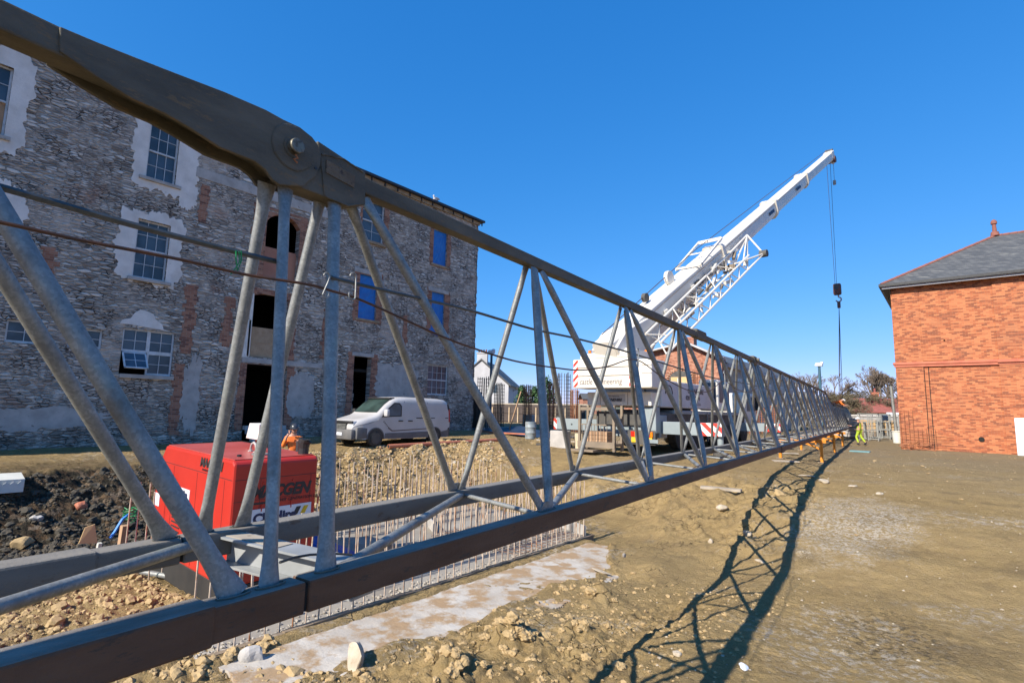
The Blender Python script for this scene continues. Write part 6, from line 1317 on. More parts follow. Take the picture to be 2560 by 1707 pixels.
# worker in yellow walking along the jib with an arm stretched towards it
P = dict(base); P.update(ell=(-.30, .14, 1.20), wrl=(-.34, .36, 1.22), hal=(-.34, .44, 1.23), elr=(.27, .02, 1.13), wrr=(.24, .20, 1.02), har=(.23, .27, 1.0),
    knl=(-.10, .16, .50), anl=(-.10, .02, .10), tol=(-.10, .16, .05), knr=(.12, -.06, .50), anr=(.16, -.30, .14), tor=(.17, -.18, .05), facing=(-.2, 1, -.1))
q = rg(2150, 1112)
py = person((q.x, q.y, gz(q.x, q.y)), math.radians(75), 'worker in yellow hi-vis with white helmet walking beside the far end of the jib', P, 'navy', 'hiviz', 'helmetw', 'hiviz')
# worker bent over the top chord in orange
P = dict(base); P.update(pelvis=(0, 0, .95), spine=(0, .14, 1.06), chest=(0, .36, 1.13), neck=(0, .52, 1.18), head=(0, .62, 1.20), crown=(0, .69, 1.22), shl=(-.19, .42, 1.12), shr=(.19, .42, 1.12), ell=(-.26, .55, .90), wrl=(-.20, .74, .80), hal=(-.19, .81, .78),
    elr=(.26, .55, .90), wrr=(.2, .76, .84), har=(.19, .84, .83), knl=(-.10, .05, .50), anl=(-.10, -.03, .10), tol=(-.10, .12, .05), knr=(.1, .02, .50), anr=(.12, -.05, .10), tor=(.13, .1, .05), facing=(0, .6, -.8))
q = at_d(2076, 1003, 42.0)
po_ = person((q.x + .2, q.y, q.z - 1.12), math.radians(-72), 'worker in orange hi-vis with white helmet bent over the top of the far jib', P, 'hivizo', 'navy', 'helmetw', 'hivizo')
# the man behind the generator
P = dict(base); P.update(ell=(-.26, .12, 1.16), wrl=(-.14, .30, 1.24), hal=(-.12, .36, 1.30), elr=(.27, .06, 1.15), wrr=(.18, .22, 1.45), har=(.14, .20, 1.54), knl=(-.10, .06, .50), anl=(-.12, 0, .10), tol=(-.12, .14, .05), knr=(.1, .04, .50), anr=(.14, -.02, .10), tor=(.15, .12, .05), facing=(-.25, 1, -.15))
q = at_d(737, 1054, 15.3)
pm = person((q.x, q.y, q.z - 1.86), math.radians(-118), 'man in dark helmet and orange jacket half hidden behind the red generator', P, 'hivizo', 'navy', 'helmetk', None)

# ================================================================ things behind the site
def cage(px, pyt, D, w_, rusty, lab, zb=None):
    p = at_d(px, pyt, D); zb = gz(p.x, p.y) if zb is None else zb; e = empty('rebar_cage', (p.x, p.y, zb), lab, 'rebar cage', 'upright column cages of reinforcement'); m = 'rust' if rusty else 'cranedark'; n = 4; r = .022
    mb = MB()
    for i in range(n):
        for j_ in range(n):
            if 0 < i < n - 1 and 0 < j_ < n - 1: continue
            mb.tube((p.x - w_ / 2 + w_ * i / (n - 1), p.y - w_ / 2 + w_ * j_ / (n - 1), zb), (p.x - w_ / 2 + w_ * i / (n - 1), p.y - w_ / 2 + w_ * j_ / (n - 1), p.z + random.uniform(-.05, .1)), r, None, 5)
    part(mb, 'upright_bars', m, e); mb = MB(); z = zb + .2; h = w_ / 2 + r
    while z < p.z - .05:
        mb.path([(p.x - h, p.y - h, z), (p.x + h, p.y - h, z), (p.x + h, p.y + h, z), (p.x - h, p.y + h, z)], .016, None, 4, True); z += .22
    part(mb, 'link_bars', m, e); return e
for a in ((1211, 944, 33, .55, 0, 'dark rebar cage beside the corner of the stone building'), (1249, 960, 36, .45, 0, 'dark slim rebar cage between the lamp post and the conifers'), (1319, 964, 38, .42, 1, 'rusty rebar cage in front of the conifers'),
          (1379, 958, 39, .35, 1, 'rusty slim rebar cage hidden behind a jib brace'), (1408, 934, 33, .62, 0, 'tallest dark rebar cage left of the mobile crane'), (1437, 974, 36, .40, 1, 'low orange rebar cage next to the counterweight'),
          (1743, 928, 42, .55, 1, 'rusty rebar cage standing before the arch of the brick chapel'), (1872, 1010, 44, .8, 1, 'orange rebar cage right of the driving cab'), (1903, 1018, 47, .7, 1, 'second orange rebar cage right of the driving cab'), (1935, 1015, 50, .5, 1, 'farthest orange rebar cage seen through the jib')): cage(*a)
p = at_d(1322, 1062, 38); tag(MB().bevbox((p.x - .3, p.y - .3, gz(p.x, p.y) - .1), (p.x + .3, p.y + .3, gz(p.x, p.y) + .9), .02).build('column_stub', 'lintel'), 'grey concrete column stub under the rusty rebar cage', 'column')
# hoarding fence
a, b = at_d(1060, 1014, 62), at_d(1480, 1009, 48); F_ = empty('hoarding', (a.x, a.y, gz(a.x, a.y)), 'long dark boarded hoarding with pale posts behind the yard on the left', 'fence')
a.z = b.z = 2.35
mb = MB(); mb.beam(a - Vector((0, 0, 1.1)), b - Vector((0, 0, 1.1)), .05, 2.3); part(mb, 'boarding', 'fence', F_); part(MB().beam(a + Vector((0, 0, .08)), b + Vector((0, 0, .08)), .12, .12), 'capping', 'greywood', F_)
nn = (b - a).normalized().cross(Vector((0, 0, 1))); nn = nn if nn.dot(CAM - a) > 0 else -nn; n_ = 20
for i in range(n_): c = a.lerp(b, (i + .5) / n_) + nn * .08; part(MB().beam(c - Vector((0, 0, 2.2)), c - Vector((0, 0, .25)), .13, .10), 'fence_post', 'post', F_)
part(MB().beam(a + nn * .06 - Vector((0, 0, .8)), b + nn * .06 - Vector((0, 0, .8)), .06, .09).beam(a + nn * .06 - Vector((0, 0, 1.6)), b + nn * .06 - Vector((0, 0, 1.6)), .06, .09), 'rail', 'fence', F_)
# white house with chimney
def house(name, lab, p, w_, d_, eh, rh, wall, roof, rz=0, chim=1, wins=2, cat='house'):
    e = empty(name, p, lab, cat, None, rz); mb = MB(); mb.poly([(-w_ / 2, 0, -1), (w_ / 2, 0, -1), (w_ / 2, 0, eh), (0, 0, eh + rh), (-w_ / 2, 0, eh)], (0, d_, 0)); mb.build('wall', wall, e, fix=True)
    r = MB(); 
    for s_ in (-1, 1): r.poly([(s_ * (w_ / 2 + .3), -.15, eh - .15), (0, -.15, eh + rh + .12), (0, -.15, eh + rh + .32), (s_ * (w_ / 2 + .3), -.15, eh + .05)], (0, d_ + .3, 0))
    ro = r.build('roof', roof, e, fix=True)
    for i in range(chim):
        y = .35 + i * (d_ - 1.2); c = MB().box((-.75, y, eh + rh - .9), (.75, y + .7, eh + rh + 1.1)).box((-.85, y - .08, eh + rh + 1.1), (.85, y + .78, eh + rh + 1.25)).build('chimney', wall if wall != 'town' else 'redtile', ro)
        for k in range(4): MB().tube((-.55 + k * .36, y + .35, eh + rh + 1.25), (-.55 + k * .36, y + .35, eh + rh + 1.7), .11, None, 8).build('chimney_pot', 'redtile' if k % 2 else 'cranedark', ro)
    for i in range(wins):
        for k in range(2):
            x = -w_ * .25 + i * w_ * .5; f_ = MB().box((x - .45, -.03, .9 + k * 2.7), (x + .45, .02, 2.2 + k * 2.7)).build('window', 'white_frame', e); MB().box((x - .38, -.04, .97 + k * 2.7), (x + .38, -.03, 2.13 + k * 2.7)).build('pane', 'glass', f_)
    return e
p = at_d(1212, 1020, 75); house('white_house', 'white rendered gable house with chimney pots just right of the stone building', (p.x - .9, p.y, .5), 8.0, 11, 4.8, 3.4, 'housewhite', 'slate', math.radians(30))
# lamp posts and street lamp
def post(px, pyt, D, r, lab, cams=True):
    p = at_d(px, pyt, D); e = empty('lamp_post', (p.x, p.y, gz(p.x, p.y)), lab, 'lamp post'); part(MB().tube((p.x, p.y, gz(p.x, p.y)), (p.x, p.y, p.z), r, None, 10, r * .8), 'pole', 'bluepost', e, smooth=True)
    hd = MB().bevbox((p.x - r * 2, p.y - r * 1.6, p.z), (p.x + r * 2, p.y + r * 1.6, p.z + r * 2.4), r * .5); 
    part(hd, 'camera_head', 'sign', e, smooth=True)
    for s_ in (-1, 1): part(MB().bevbox((p.x + s_ * r * 1.7 - r * .8, p.y - r, p.z + r * (1.4 if s_ > 0 else .2)), (p.x + s_ * r * 1.7 + r * .8, p.y + r, p.z + r * (3 if s_ > 0 else 1.6)), r * .4), 'camera', 'sign', e, smooth=True)
    part(MB().beam((p.x - r * 1.7, p.y, p.z + r * .6), (p.x + r * 1.7, p.y, p.z + r * 1.8), r * .5, r * .5), 'bracket', 'sign', e)
post(1229, 884, 42, .12, 'tall dark pole with white camera heads between the white house and the jib brace'); post(2048, 916, 60, .17, 'tall blue-grey pole with white camera heads before the bare trees')
p = at_d(1428, 952, 60); e = empty('street_lamp', (p.x, p.y, .5), 'slender grey street lamp with one arm beside the tall rebar cage', 'street lamp'); part(MB().path([(p.x, p.y, .5), (p.x, p.y, p.z - .1), (p.x + .25, p.y, p.z + .1), (p.x + .7, p.y, p.z + .15)], .05, None, 6), 'pole', 'lintel', e); part(MB().bevbox((p.x + .6, p.y - .14, p.z + .06), (p.x + 1.25, p.y + .14, p.z + .2), .04), 'lamp_head', 'cranedark', e)
# brick chapel with side range
Yc = 45.0; xl = at_y(1560, 960, Yc).x; xr = at_y(1806, 960, Yc).x; zr = at_y(1806, 897, Yc).z; pk = at_y(1718, 858, Yc)
CH = empty('brick_chapel', ((xl + xr) / 2, Yc, .2), 'old red brick gabled hall with arched doorway behind the mobile crane', 'building')
mb = MB().poly([(xl, Yc, -.5), (xr, Yc, -.5), (xr, Yc, zr), (pk.x, Yc, pk.z), (xl, Yc, zr + .3)], (0, 1.0, 0)); part(mb, 'gable_wall', 'brick2', CH, fix=True)
xd = xr - 1.3; zs = at_y(1806, 905, Yc).z
part(MB().box((xl + .5, Yc + 1, -.5), (xr - .02, Yc + 28, zs)), 'side_wall', 'lintel', CH)
rf = part(MB().poly([(xl + .4, Yc + .9, zs), (pk.x, Yc + .9, pk.z - .2), (xr + .2, Yc + .9, zs)], (0, 27.3, 0)), 'roof', 'slate', CH)
part(MB().beam((pk.x, Yc - .04, pk.z + .06), (xr + .15, Yc - .04, zr + .06), 1.1, .14).beam((pk.x, Yc - .04, pk.z + .06), (xl - .1, Yc - .04, zr + .36), 1.1, .14), 'coping', 'housewhite', CH)
c0_ = at_y(1726, 850, Yc); c1_ = at_y(1716, 850, Yc); part(MB().box((c1_.x, Yc - .05, pk.z - .8), (c0_.x + .3, Yc + .7, at_y(1726, 842, Yc).z)), 'chimney', 'brick2', CH)
ax_, az_ = at_y(1700, 960, Yc).x, at_y(1700, 948, Yc).z; mb = MB(); mb.poly([(ax_ - .95, Yc - .02, .3), (ax_ + .95, Yc - .02, .3)] + [(ax_ + .95 * math.cos(t), Yc - .02, az_ + .75 * math.sin(t)) for t in np.linspace(0, math.pi, 13)], (0, .015, 0)); part(mb, 'arch_opening', 'cranedark', CH)
part(MB().box((ax_ - .8, Yc - .03, .3), (ax_ + .8, Yc - .02, az_ + .2)), 'arch_boarding', 'ply', CH)
mb = MB()
for t in np.linspace(0, math.pi, 15): mb.beam((ax_ + 1.0 * math.cos(t), Yc - .04, az_ + .82 * math.sin(t)), (ax_ + 1.22 * math.cos(t), Yc - .04, az_ + 1.02 * math.sin(t)), .03, .22, None, (0, 1, 0))
part(mb, 'arch_ring', 'tan_render', CH)
for x0, x1 in ((1760, 1768), (1752, 1756)): a = at_y(x0, 905, Yc); b = at_y(x1, 920, Yc); part(MB().box((a.x, Yc - .1, b.z), (b.x, Yc, a.z)), 'corbel', 'brick2', CH)
for i in range(5):
    y = Yc + 4 + i * 5; f_ = part(MB().box((xr - .03, y, 2.2), (xr + .02, y + 1.3, 5.0)), 'window', 'white_frame', CH); g2 = MB().box((xr + .02, y + .12, 2.3), (xr + .03, y + 1.18, 4.9)).build('pane', 'glass'); g2.parent = f_
part(MB().box((xr - .02, Yc + 1, zs - .35), (xr + .25, Yc + 28, zs)), 'eaves_cornice', 'housewhite', CH); part(MB().box((xr - .1, Yc + 1.02, zs - 1.7), (xr + .01, Yc + 3, zs - .35)), 'eaves_band', 'tan_render', CH)
p = at_d(1905, 1000, 68); house('cream_house', 'cream rendered block with flat front seen through the middle of the jib', (p.x, p.y, .3), 7, 8, 5.0, .6, 'tan_render', 'slate', math.radians(18), 0, 2, 'building')
# bungalow, boundary wall, plywood hoarding on the right
p = at_d(2196, 1020, 78); e = empty('bungalow', (p.x, p.y, .2), 'bungalow with red tiled roof and one brick chimney beyond the hoarding', 'house', None, math.radians(22))
MB().box((-5, 0, -.5), (6.5, 6, 2.6)).build('wall', 'tan_render', e); ro = MB().poly([(-5.3, -.4, 2.4), (6.8, -.4, 2.4), (6.8, 3, 4.45), (-4.9, 3, 4.45)], (0, 0, .15)).poly([(-5.3, 6.4, 2.4), (6.8, 6.4, 2.4), (6.8, 3, 4.45), (-4.9, 3, 4.45)], (0, 0, .15)).build('roof', 'redtile', e)
MB().box((.1, 2.6, 4.2), (1.0, 3.3, 5.5)).build('chimney', 'pipe', ro); MB().tube((.55, 2.95, 5.5), (.55, 2.95, 6.1), .15, None, 8).build('chimney_pot', 'redtile', ro); MB().box((0.8, -.7, 2.15), (7.2, -.35, 2.5)).build('white_soffit', 'sign', e)
a, b = at_d(2085, 1024, 62), at_d(2290, 1026, 50); e = empty('boundary_wall', (a.x, a.y, gz(a.x, a.y)), 'grey stone boundary wall with pale coping behind the stillages', 'wall'); a.z = b.z = 2.05
part(MB().beam(a - Vector((0, 0, 1.3)), b - Vector((0, 0, 1.3)), .4, 2.5), 'wall_body', 'lintel', e); part(MB().beam(a + Vector((0, 0, .02)), b + Vector((0, 0, .02)), .55, .16), 'coping', 'plaster', e)
a, b = at_d(2100, 1030, 58), at_d(2238, 1032, 50); e = empty('plywood_hoarding', (a.x, a.y, gz(a.x, a.y)), 'yellow plywood hoarding with dark grey lower band behind the yellow worker', 'fence'); a.z = b.z = 1.62; dv = (b - a) / 7
for i in range(7): part(MB().beam(a + dv * (i + .01) - Vector((0, 0, .6)), a + dv * (i + .99) - Vector((0, 0, .6)), .03, 1.15), 'plywood_panel', 'ply', e)
nv = Vector((0, -1, 0)) * .06; part(MB().beam(a - Vector((0, 0, 1.42)) + nv, b - Vector((0, 0, 1.42)) + nv, .08, .6), 'lower_band', 'rackbrown', e)
for i in range(4): part(MB().beam(a - Vector((0, 0, .15 + i * .4)) + nv, b - Vector((0, 0, .15 + i * .4)) + nv, .05, .05), 'rail', 'timber', e)
def stillage(px, D, lab, w_=1.3):
    p = at_d(px, 1100, D); g_ = gz(p.x, p.y); e = empty('stillage', (p.x, p.y, g_), lab, 'stillage', 'galvanised frame stillages'); h = 2.15
    for i in range(3):
        x = -w_ / 2 + i * w_ / 2
        for y in (0, 1.1): part(MB().beam((p.x + x, p.y + y, g_), (p.x + x, p.y + y, g_ + h), .06, .06), 'post', 'galv', e)
    for z in (.15, .8, 1.5, h):
        mb = MB()
        for y in (0, 1.1): mb.beam((p.x - w_ / 2, p.y + y, g_ + z), (p.x + w_ / 2, p.y + y, g_ + z), .045, .045)
        for x in (-w_ / 2, w_ / 2): mb.beam((p.x + x, p.y, g_ + z), (p.x + x, p.y + 1.1, g_ + z), .045, .045)
        part(mb, 'rail_frame', 'galv', e)
    mb = MB()
    for i in range(5): mb.beam((p.x - .25 + i * .02, p.y + .15 + i * .12, g_ + .2), (p.x - .30 + i * .02, p.y + .15 + i * .12, g_ + 1.5), .10, .04)
    part(mb, 'loaded_frames', 'galv', e)
stillage(2172, 43, 'nearest galvanised stillage beside the yellow worker'); stillage(2203, 46.5, 'middle galvanised stillage before the plywood hoarding'); stillage(2228, 50, 'farthest galvanised stillage next to the brick building')
a = at_d(2108, 1113, 46); g_ = gz(a.x, a.y); e = empty('slab_stack', (a.x, a.y, g_), 'stack of grey precast slabs under the far end of the jib', 'slab stack')
for i in range(6): part(MB().bevbox((a.x - 1.1 + random.uniform(-.03, .03), a.y, g_ + .12 + i * .27), (a.x + 1.0 + random.uniform(-.03, .03), a.y + 2.2, g_ + .36 + i * .27), .02), 'slab', 'lintel', e)
part(MB().box((a.x - .9, a.y + .1, g_), (a.x - .7, a.y + 2.1, g_ + .12)).box((a.x + .6, a.y + .1, g_), (a.x + .8, a.y + 2.1, g_ + .12)), 'bearer', 'timber', e)
# thing by the corner of the brick building
p = at_d(2243, 1092, 41.5); tag(MB().tube((p.x, p.y, gz(p.x, p.y)), (p.x - .18, p.y, gz(p.x, p.y) + 4.35), .11, 'galv', 12).tube((p.x - .18, p.y, gz(p.x, p.y) + 4.35), (p.x - .183, p.y, gz(p.x, p.y) + 4.45), .13, 'black', 12).build('duct_pipe', smooth=True), 'tall galvanised duct pipe with black cap at the corner of the brick building', 'pipe')
p = at_d(2245, 1124, 39.5); g_ = gz(p.x, p.y); e = empty('plastic_tub', (p.x, p.y, g_), 'white plastic tub standing at the corner of the brick building', 'tub'); part(MB().path([(p.x, p.y, g_), (p.x, p.y, g_ + .85)], [.26, .33], None, 18), 'tub_body', 'ibc', e, smooth=True); part(MB().path([(p.x + .34 * math.cos(t), p.y + .34 * math.sin(t), g_ + .86) for t in np.linspace(0, 6.1, 20)], .025, None, 6, True), 'rim', 'ibc', e)
a, b = at_d(2290, 1120, 39.0), at_y(2298, 1013, BY - .08); a.z = gz(a.x, a.y); b.y = BY - .1
tag(MB().beam(a, b, .10, .05).build('leaning_plank', 'timber'), 'tall timber plank leaning on the brick wall, left one of the pair', 'plank'); tag(MB().beam(a + Vector((.22, .1, 0)), b + Vector((.08, 0, -.35)), .07, .04).build('leaning_plank', 'timber'), 'shorter timber plank leaning on the brick wall, right one of the pair', 'plank')
mb = MB(); x0 = at_y(2252, 1100, 39.2).x; x1_ = x0 + 2.4
for i in range(9): mb.tube((x0 + i * .2, 39.3, .0), (x0 + i * .2 + .02, 39.7, 1.25 if i > 3 else 2.3), .010, None, 4)
for i in range(10): mb.tube((x0 - .05, 39.3 + i * .04, .1 + i * .13), (x1_ if i < 8 else x0 + .6, 39.3 + i * .04, .05 + i * .125), .010, None, 4)
tag(mb.build('mesh_sheet', 'rust'), 'rusty reinforcing mesh sheets leaning on the foot of the brick wall', 'steel mesh')
mb = MB()
for i in range(16): a = Vector((x0 + U_(-.1, 1.2), 39.1 + U_(-.2, .3), .05 + U_(0, .35))); an = U_(-1.2, 1.2); mb.beam(a, a + Vector((math.cos(an) * .6, math.sin(an) * .3, U_(-.1, .3))), .06, .03)
tag(mb.build('offcut_pile', 'rust'), 'heap of rusty and timber offcuts at the foot of the brick wall', 'offcuts')
for i, (x, r, l_, lab) in enumerate(((2310, .16, .9, 'grey concrete pipe length lying before the brick wall, left'), (2350, .17, .7, 'brown broken pipe length lying before the brick wall, right'))):
    p = rg(x, 1123); tag(MB().tube((p.x - l_ / 2, p.y, gz(p.x, p.y) + r), (p.x + l_ / 2, p.y + .15, gz(p.x, p.y) + r), r, None, 14).build('pipe_length', 'lintel' if i == 0 else 'clod'), lab, 'pipe')
pts = [rg(2368, 1126), rg(2430, 1128), rg(2500, 1127), rg(2600, 1131)]; mb = MB()
for i in range(3):
    a, b = pts[i], pts[i + 1]; mb.poly([(a.x, a.y - .1, gz(a.x, a.y) + .03), (b.x, b.y - .25, gz(b.x, b.y) + .03), (b.x, b.y + .22, gz(b.x, b.y) + .05), (a.x, a.y + .3, gz(a.x, a.y) + .05)], (0, 0, .03))
tag(mb.build('white_sheeting', 'plaster'), 'long strip of white sheeting along the foot of the brick wall', 'sheeting')
p = at_y(2552, 1120, 38.6); tag(MB().bevbox((p.x - .15, 38.5, gz(p.x, 38.5)), (p.x + 1.6, 38.62, 1.95), .03).build('standing_board', 'sign'), 'pale grey panel standing at the right edge before the brick wall', 'panel')
p = rg(2150, 1130); tag(MB().bevbox((p.x - .45, p.y - .3, p.z), (p.x + .45, p.y + .3, p.z + .07), .02).build('teal_pallet', M('teal_plastic', (.16, .30, .30), (.12, .24, .25), 4)), 'low teal plastic pallet at the feet of the yellow worker', 'pallet')
# yard clutter on the left: drum, black sheeting, planks
p = at_d(1326, 1112, 27.5); g_ = gz(p.x, p.y); e = empty('oil_drum', (p.x, p.y, g_), 'battered blue and rust oil drum standing on the yard left of the crane', 'drum')
part(MB().path([(p.x, p.y, g_), (p.x, p.y, g_ + .28), (p.x, p.y, g_ + .30), (p.x, p.y, g_ + .32), (p.x, p.y, g_ + .57), (p.x, p.y, g_ + .59), (p.x, p.y, g_ + .61), (p.x, p.y, g_ + .86)], [.28, .28, .295, .28, .28, .295, .28, .28], None, 22), 'drum_body', M('battered_drum', (.16, .20, .23), (.30, .33, .34), 3, .5, 0, (.26, .11, .05), 4, .58), e, smooth=True)
bt = MB(); vs = []; c = at_d(1290, 1085, 31); nxx, nyy = 26, 12
for j_ in range(nyy):
    for i in range(nxx): vs.append((c.x - 3.0 + i * .26, c.y - 1.2 + j_ * .24, gz(c.x - 3 + i * .26, c.y) + .05 + .38 * math.exp(-((i - 13) / 8) ** 2 - ((j_ - 6) / 3.2) ** 2) * U_(.75, 1.1)))
bt.add(vs, [(j_ * nxx + i, j_ * nxx + i + 1, (j_ + 1) * nxx + i + 1, (j_ + 1) * nxx + i) for j_ in range(nyy - 1) for i in range(nxx - 1)]); tag(bt.build('black_sheeting', M('dark_blue_sheeting', (.018, .025, .04), (.03, .04, .06), 2, .4), smooth=True), 'heap under dark blue-black sheeting behind the oil drum', 'tarpaulin')
for i, (x, y, D, l_, an, m_, lab) in enumerate(((1230, 1094, 30, 4.5, .1, 'pipe', 'reddish timber beam on the yard left of the oil drum'), (1300, 1118, 26.5, 3.4, -.5, 'greywood', 'pale plank on the ground below the oil drum'), (1395, 1110, 26, 2.2, .2, 'greywood', 'pale plank beside the left outrigger pad'), (1385, 1122, 24, 1.6, .5, 'cranedark', 'dark flat offcut near the left outrigger'), (1800, 1142, 15.5, 1.1, .1, 'greywood', 'short dark edged board lying under the jib'), (1240, 1086, 33, 3.2, -.3, 'greywood', 'weathered plank beside the dark sheeting'), (1720, 1158, 17, 1.4, .3, 'greywood', 'thin board on the soil under the jib lacing'))):
    p = at_d(x, y, D); g_ = gz(p.x, p.y); tag(MB().box((-l_ / 2, -.12, 0), (l_ / 2, .12, .07), None, Matrix.Rotation(an, 3, 'Z'), (p.x, p.y, g_ + .02)).build('loose_plank', m_), lab, 'plank', 'planks lying about the yard')
for i, x in enumerate((1395, 1452)):
    p = at_d(x, 1110, 23.6); g_ = gz(p.x, p.y); tag(MB().bevbox((p.x - (.3 if i == 0 else .2), p.y - .2, g_ - .05), (p.x + (.55 if i == 0 else .2), p.y + .2, g_ + .70), .03).build('concrete_block', 'lintel' if i == 0 else 'tan_render'), 'grey concrete block under the left outrigger beam' if i == 0 else 'cream concrete block between outrigger and timber rack', 'concrete block', 'concrete blocks at the left outrigger')
p = at_d(1270, 1092, 31); tag(MB().beam((p.x, p.y, gz(p.x, p.y)), (p.x + .9, p.y, gz(p.x, p.y) + 2.4), .06, .05).build('leaning_prop', 'timber'), 'thin timber prop leaning against the column cage', 'prop')
for i, (x, w_, h, lab) in enumerate(((1188, .8, 2.3, 'grey board panel right against the corner of the stone building'), (1216, .35, 2.0, 'narrow grey panel post beyond the stone building corner'))):
    p = at_d(x, 1060, 34); g_ = gz(p.x, p.y); tag(MB().box((p.x - w_ / 2, p.y, g_), (p.x + w_ / 2, p.y + .08, g_ + h)).build('fence_panel', 'fence' if i == 0 else 'lintel'), lab, 'panel')

# ================================================================ trees
def bare_tree(px, D, top, spread, lab, seed, trunk_r=.28, name='bare_tree', depth=6):
    rr = random.Random(seed); p = at_d(px, 1030, D); g_ = gz(p.x, p.y); H_ = at_d(px, top, D).z - g_; e = empty(name, (p.x, p.y, g_), lab, 'tree', 'bare winter trees beyond the site'); tw = MB(); br = MB()
    def grow(q, d, L_, r, n):
        m = q + d * L_ * .5 + Vector((rr.uniform(-1, 1), rr.uniform(-1, 1), rr.uniform(-.5, .5))) * L_ * .07; t_ = q + d * L_; (br if n > 2 else tw).path([q, m, t_], [r, r * .85, r * .68], None, 5 if n > 3 else 3)
        if n == 0: return
        for k in range(3 if n > 1 else 4):
            a = rr.uniform(0, 6.28); s_ = rr.uniform(.35, .85) * spread; nd = (d + Vector((math.cos(a) * s_, math.sin(a) * s_, rr.uniform(-.12, .30)))).normalized()
            grow(t_ if k < 2 else q.lerp(t_, rr.uniform(.5, .95)), nd, L_ * rr.uniform(.62, .80), max(r * .60, .022), n - 1)
    grow(Vector((0, 0, -.3)), Vector((rr.uniform(-.08, .08), rr.uniform(-.08, .08), 1)).normalized(), H_ * .33, trunk_r, depth)
    br.build('trunk', 'bark', e); tw.build('crown', 'twig', e); return e
bare_tree(2175, 88, 905, .95, 'broad bare oak-like tree rising behind the red roofed bungalow', 3, .42, depth=7)
bare_tree(2240, 92, 930, .9, 'bare tree touching the corner of the brick building', 8, .36, depth=7)
bare_tree(2082, 84, 940, .9, 'bare tree between the camera pole and the crane sling', 5, .3)
bare_tree(2014, 96, 932, .9, 'bare tree left of the blue-grey camera pole', 11, .3)
bare_tree(1265, 80, 940, .8, 'small pale bare tree between the white house and the conifers', 21, .14, depth=5)
bare_tree(2125, 80, 975, 1.1, 'low spreading bare tree in front of the taller ones', 31, .22, depth=5)
def leafmass(name, cx, cy, g_, rx, ry, h, n, mat, lab, cat, grp=None, conic=False, leaf=.16, trunk=True, thin=.5):
    e = empty(name, (cx, cy, g_), lab, cat, grp); mb = MB(); rr = random.Random(int(cx * 10) + n); cl = []
    for _ in range(60): 
        z = rr.random() ** (1.3 if conic else 1.0); k = (1 - z) if conic else math.sqrt(max(0, 1 - (2 * z - 1) ** 2)) * .9 + .1; a = rr.uniform(0, 6.28); r = rr.random() ** .4; cl.append((math.cos(a) * r * rx * k, math.sin(a) * r * ry * k, h * (.05 + .95 * z), rr.uniform(.2, .45) * min(rx, h * .4)))
    for _ in range(n):
        c = rr.choice(cl); q = Vector((rr.gauss(0, 1), rr.gauss(0, 1), rr.gauss(0, 1))).normalized() * c[3] * rr.uniform(.6, 1.05) + Vector(c[:3]); u = Vector((rr.gauss(0, 1), rr.gauss(0, 1), rr.gauss(0, 1))).normalized(); v = u.cross(Vector((rr.gauss(0, 1), rr.gauss(0, 1), 1))).normalized(); s_ = leaf * rr.uniform(.6, 1.3)
        mb.add([q - u * s_, q + v * s_ * thin, q + u * s_, q - v * s_ * thin], [(0, 1, 2, 3)])
    mb.build('crown', mat, e)
    if trunk: MB().tube((0, 0, -.3), (0, 0, h * .7), .16, None, 8, .05).build('trunk', 'bark', e)
    return e
for px, top, D, rx, lab in ((1304, 968, 62, 1.2, 'small dark green conifer, left one behind the rusty rebar cage'), (1336, 972, 64, 1.5, 'round dark green evergreen in the middle of the three'), (1364, 950, 60, 2.0, 'tallest dark green conifer beside the jib brace')):
    p = at_d(px, 1030, D); leafmass('conifer', p.x, p.y, .4, rx, rx, at_d(px, top, D).z - .4, 2600, 'leaf', lab, 'tree', 'evergreens behind the hoarding', True)
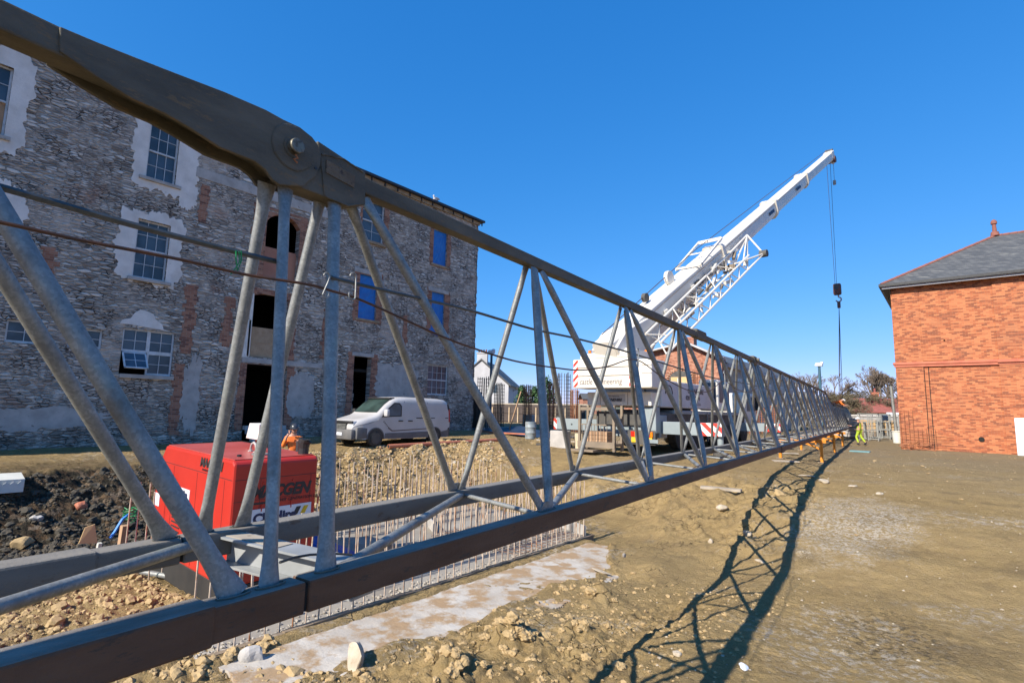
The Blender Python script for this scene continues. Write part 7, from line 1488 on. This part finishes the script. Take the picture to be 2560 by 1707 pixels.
for px, top, D, rx, lab in ((2100, 992, 76, 4, 'brown leafless thicket left of the bungalow'), (2150, 985, 82, 5, 'brown leafless thicket behind the bungalow roof'), (2225, 990, 80, 5, 'olive thicket at the corner of the brick building'), (2030, 996, 86, 4, 'low brown thicket behind the far jib')):
    p = at_d(px, 1030, D); leafmass('thicket', p.x, p.y, .2, rx, 3, at_d(px, top, D).z - .2, 5000, M('thicket_twigs', (.17, .13, .075), (.10, .085, .05), .6, .95), lab, 'shrub', 'leafless thickets beyond the wall', False, .55, False, .05)
# ================================================================ far hillside with houses
hb = bpy.data.meshes.new('hills'); hx = np.linspace(-1500, 500, 90); hy = np.array([330, 420, 520, 650, 900.]); HXg, HYg = np.meshgrid(hx, hy)
HZ = np.array([-3, 6, 11, 15, 12.])[:, None] * (.75 + .5 * vnoise(HXg * .006, HYg * .01, 40)) * (1.0 + .5 * vnoise(HXg * .02, HYg * .02, 41)); vs = np.stack([HXg, HYg, HZ], -1).reshape(-1, 3)
hb.from_pydata([tuple(v) for v in vs], [], [(j_ * 90 + i, j_ * 90 + i + 1, (j_ + 1) * 90 + i + 1, (j_ + 1) * 90 + i) for j_ in range(4) for i in range(89)]); hb.materials.append(M('far_hill', (.11, .12, .06), (.15, .13, .08), .01, .95, 0, (.05, .06, .03), .04, .5)); ho = bpy.data.objects.new('hills', hb); COL.objects.link(ho); tag(ho, kind='structure')
k = 0
for px in (1243, 1256, 1268, 1281, 1294, 1262, 1275, 1288, 1480, 1940, 1962, 1988, 2008):
    D = U_(230, 330); y = U_(996, 1004); p = at_d(px, y, D); hh = p.z + 1.0
    e = empty('distant_house', (p.x, p.y, p.z - 4), 'tiny far house on the hillside, number %s from the left' % ('first second third fourth fifth sixth seventh eighth ninth tenth eleventh twelfth thirteenth'.split()[k]), 'house', 'far houses of the town on the hill', U_(-.5, 1))
    MB().box((-5, 0, -8), (5, 7, 5)).build('wall', ('town', 'housewhite', 'brick2')[k % 3], e); MB().poly([(-5.4, -.4, 5), (5.4, -.4, 5), (5.4, 3.5, 8), (-5.4, 3.5, 8)], (0, 0, .3)).poly([(-5.4, 7.4, 5), (5.4, 7.4, 5), (5.4, 3.5, 8), (-5.4, 3.5, 8)], (0, 0, .3)).build('roof', ('slate', 'redtile')[k % 2], e); k += 1
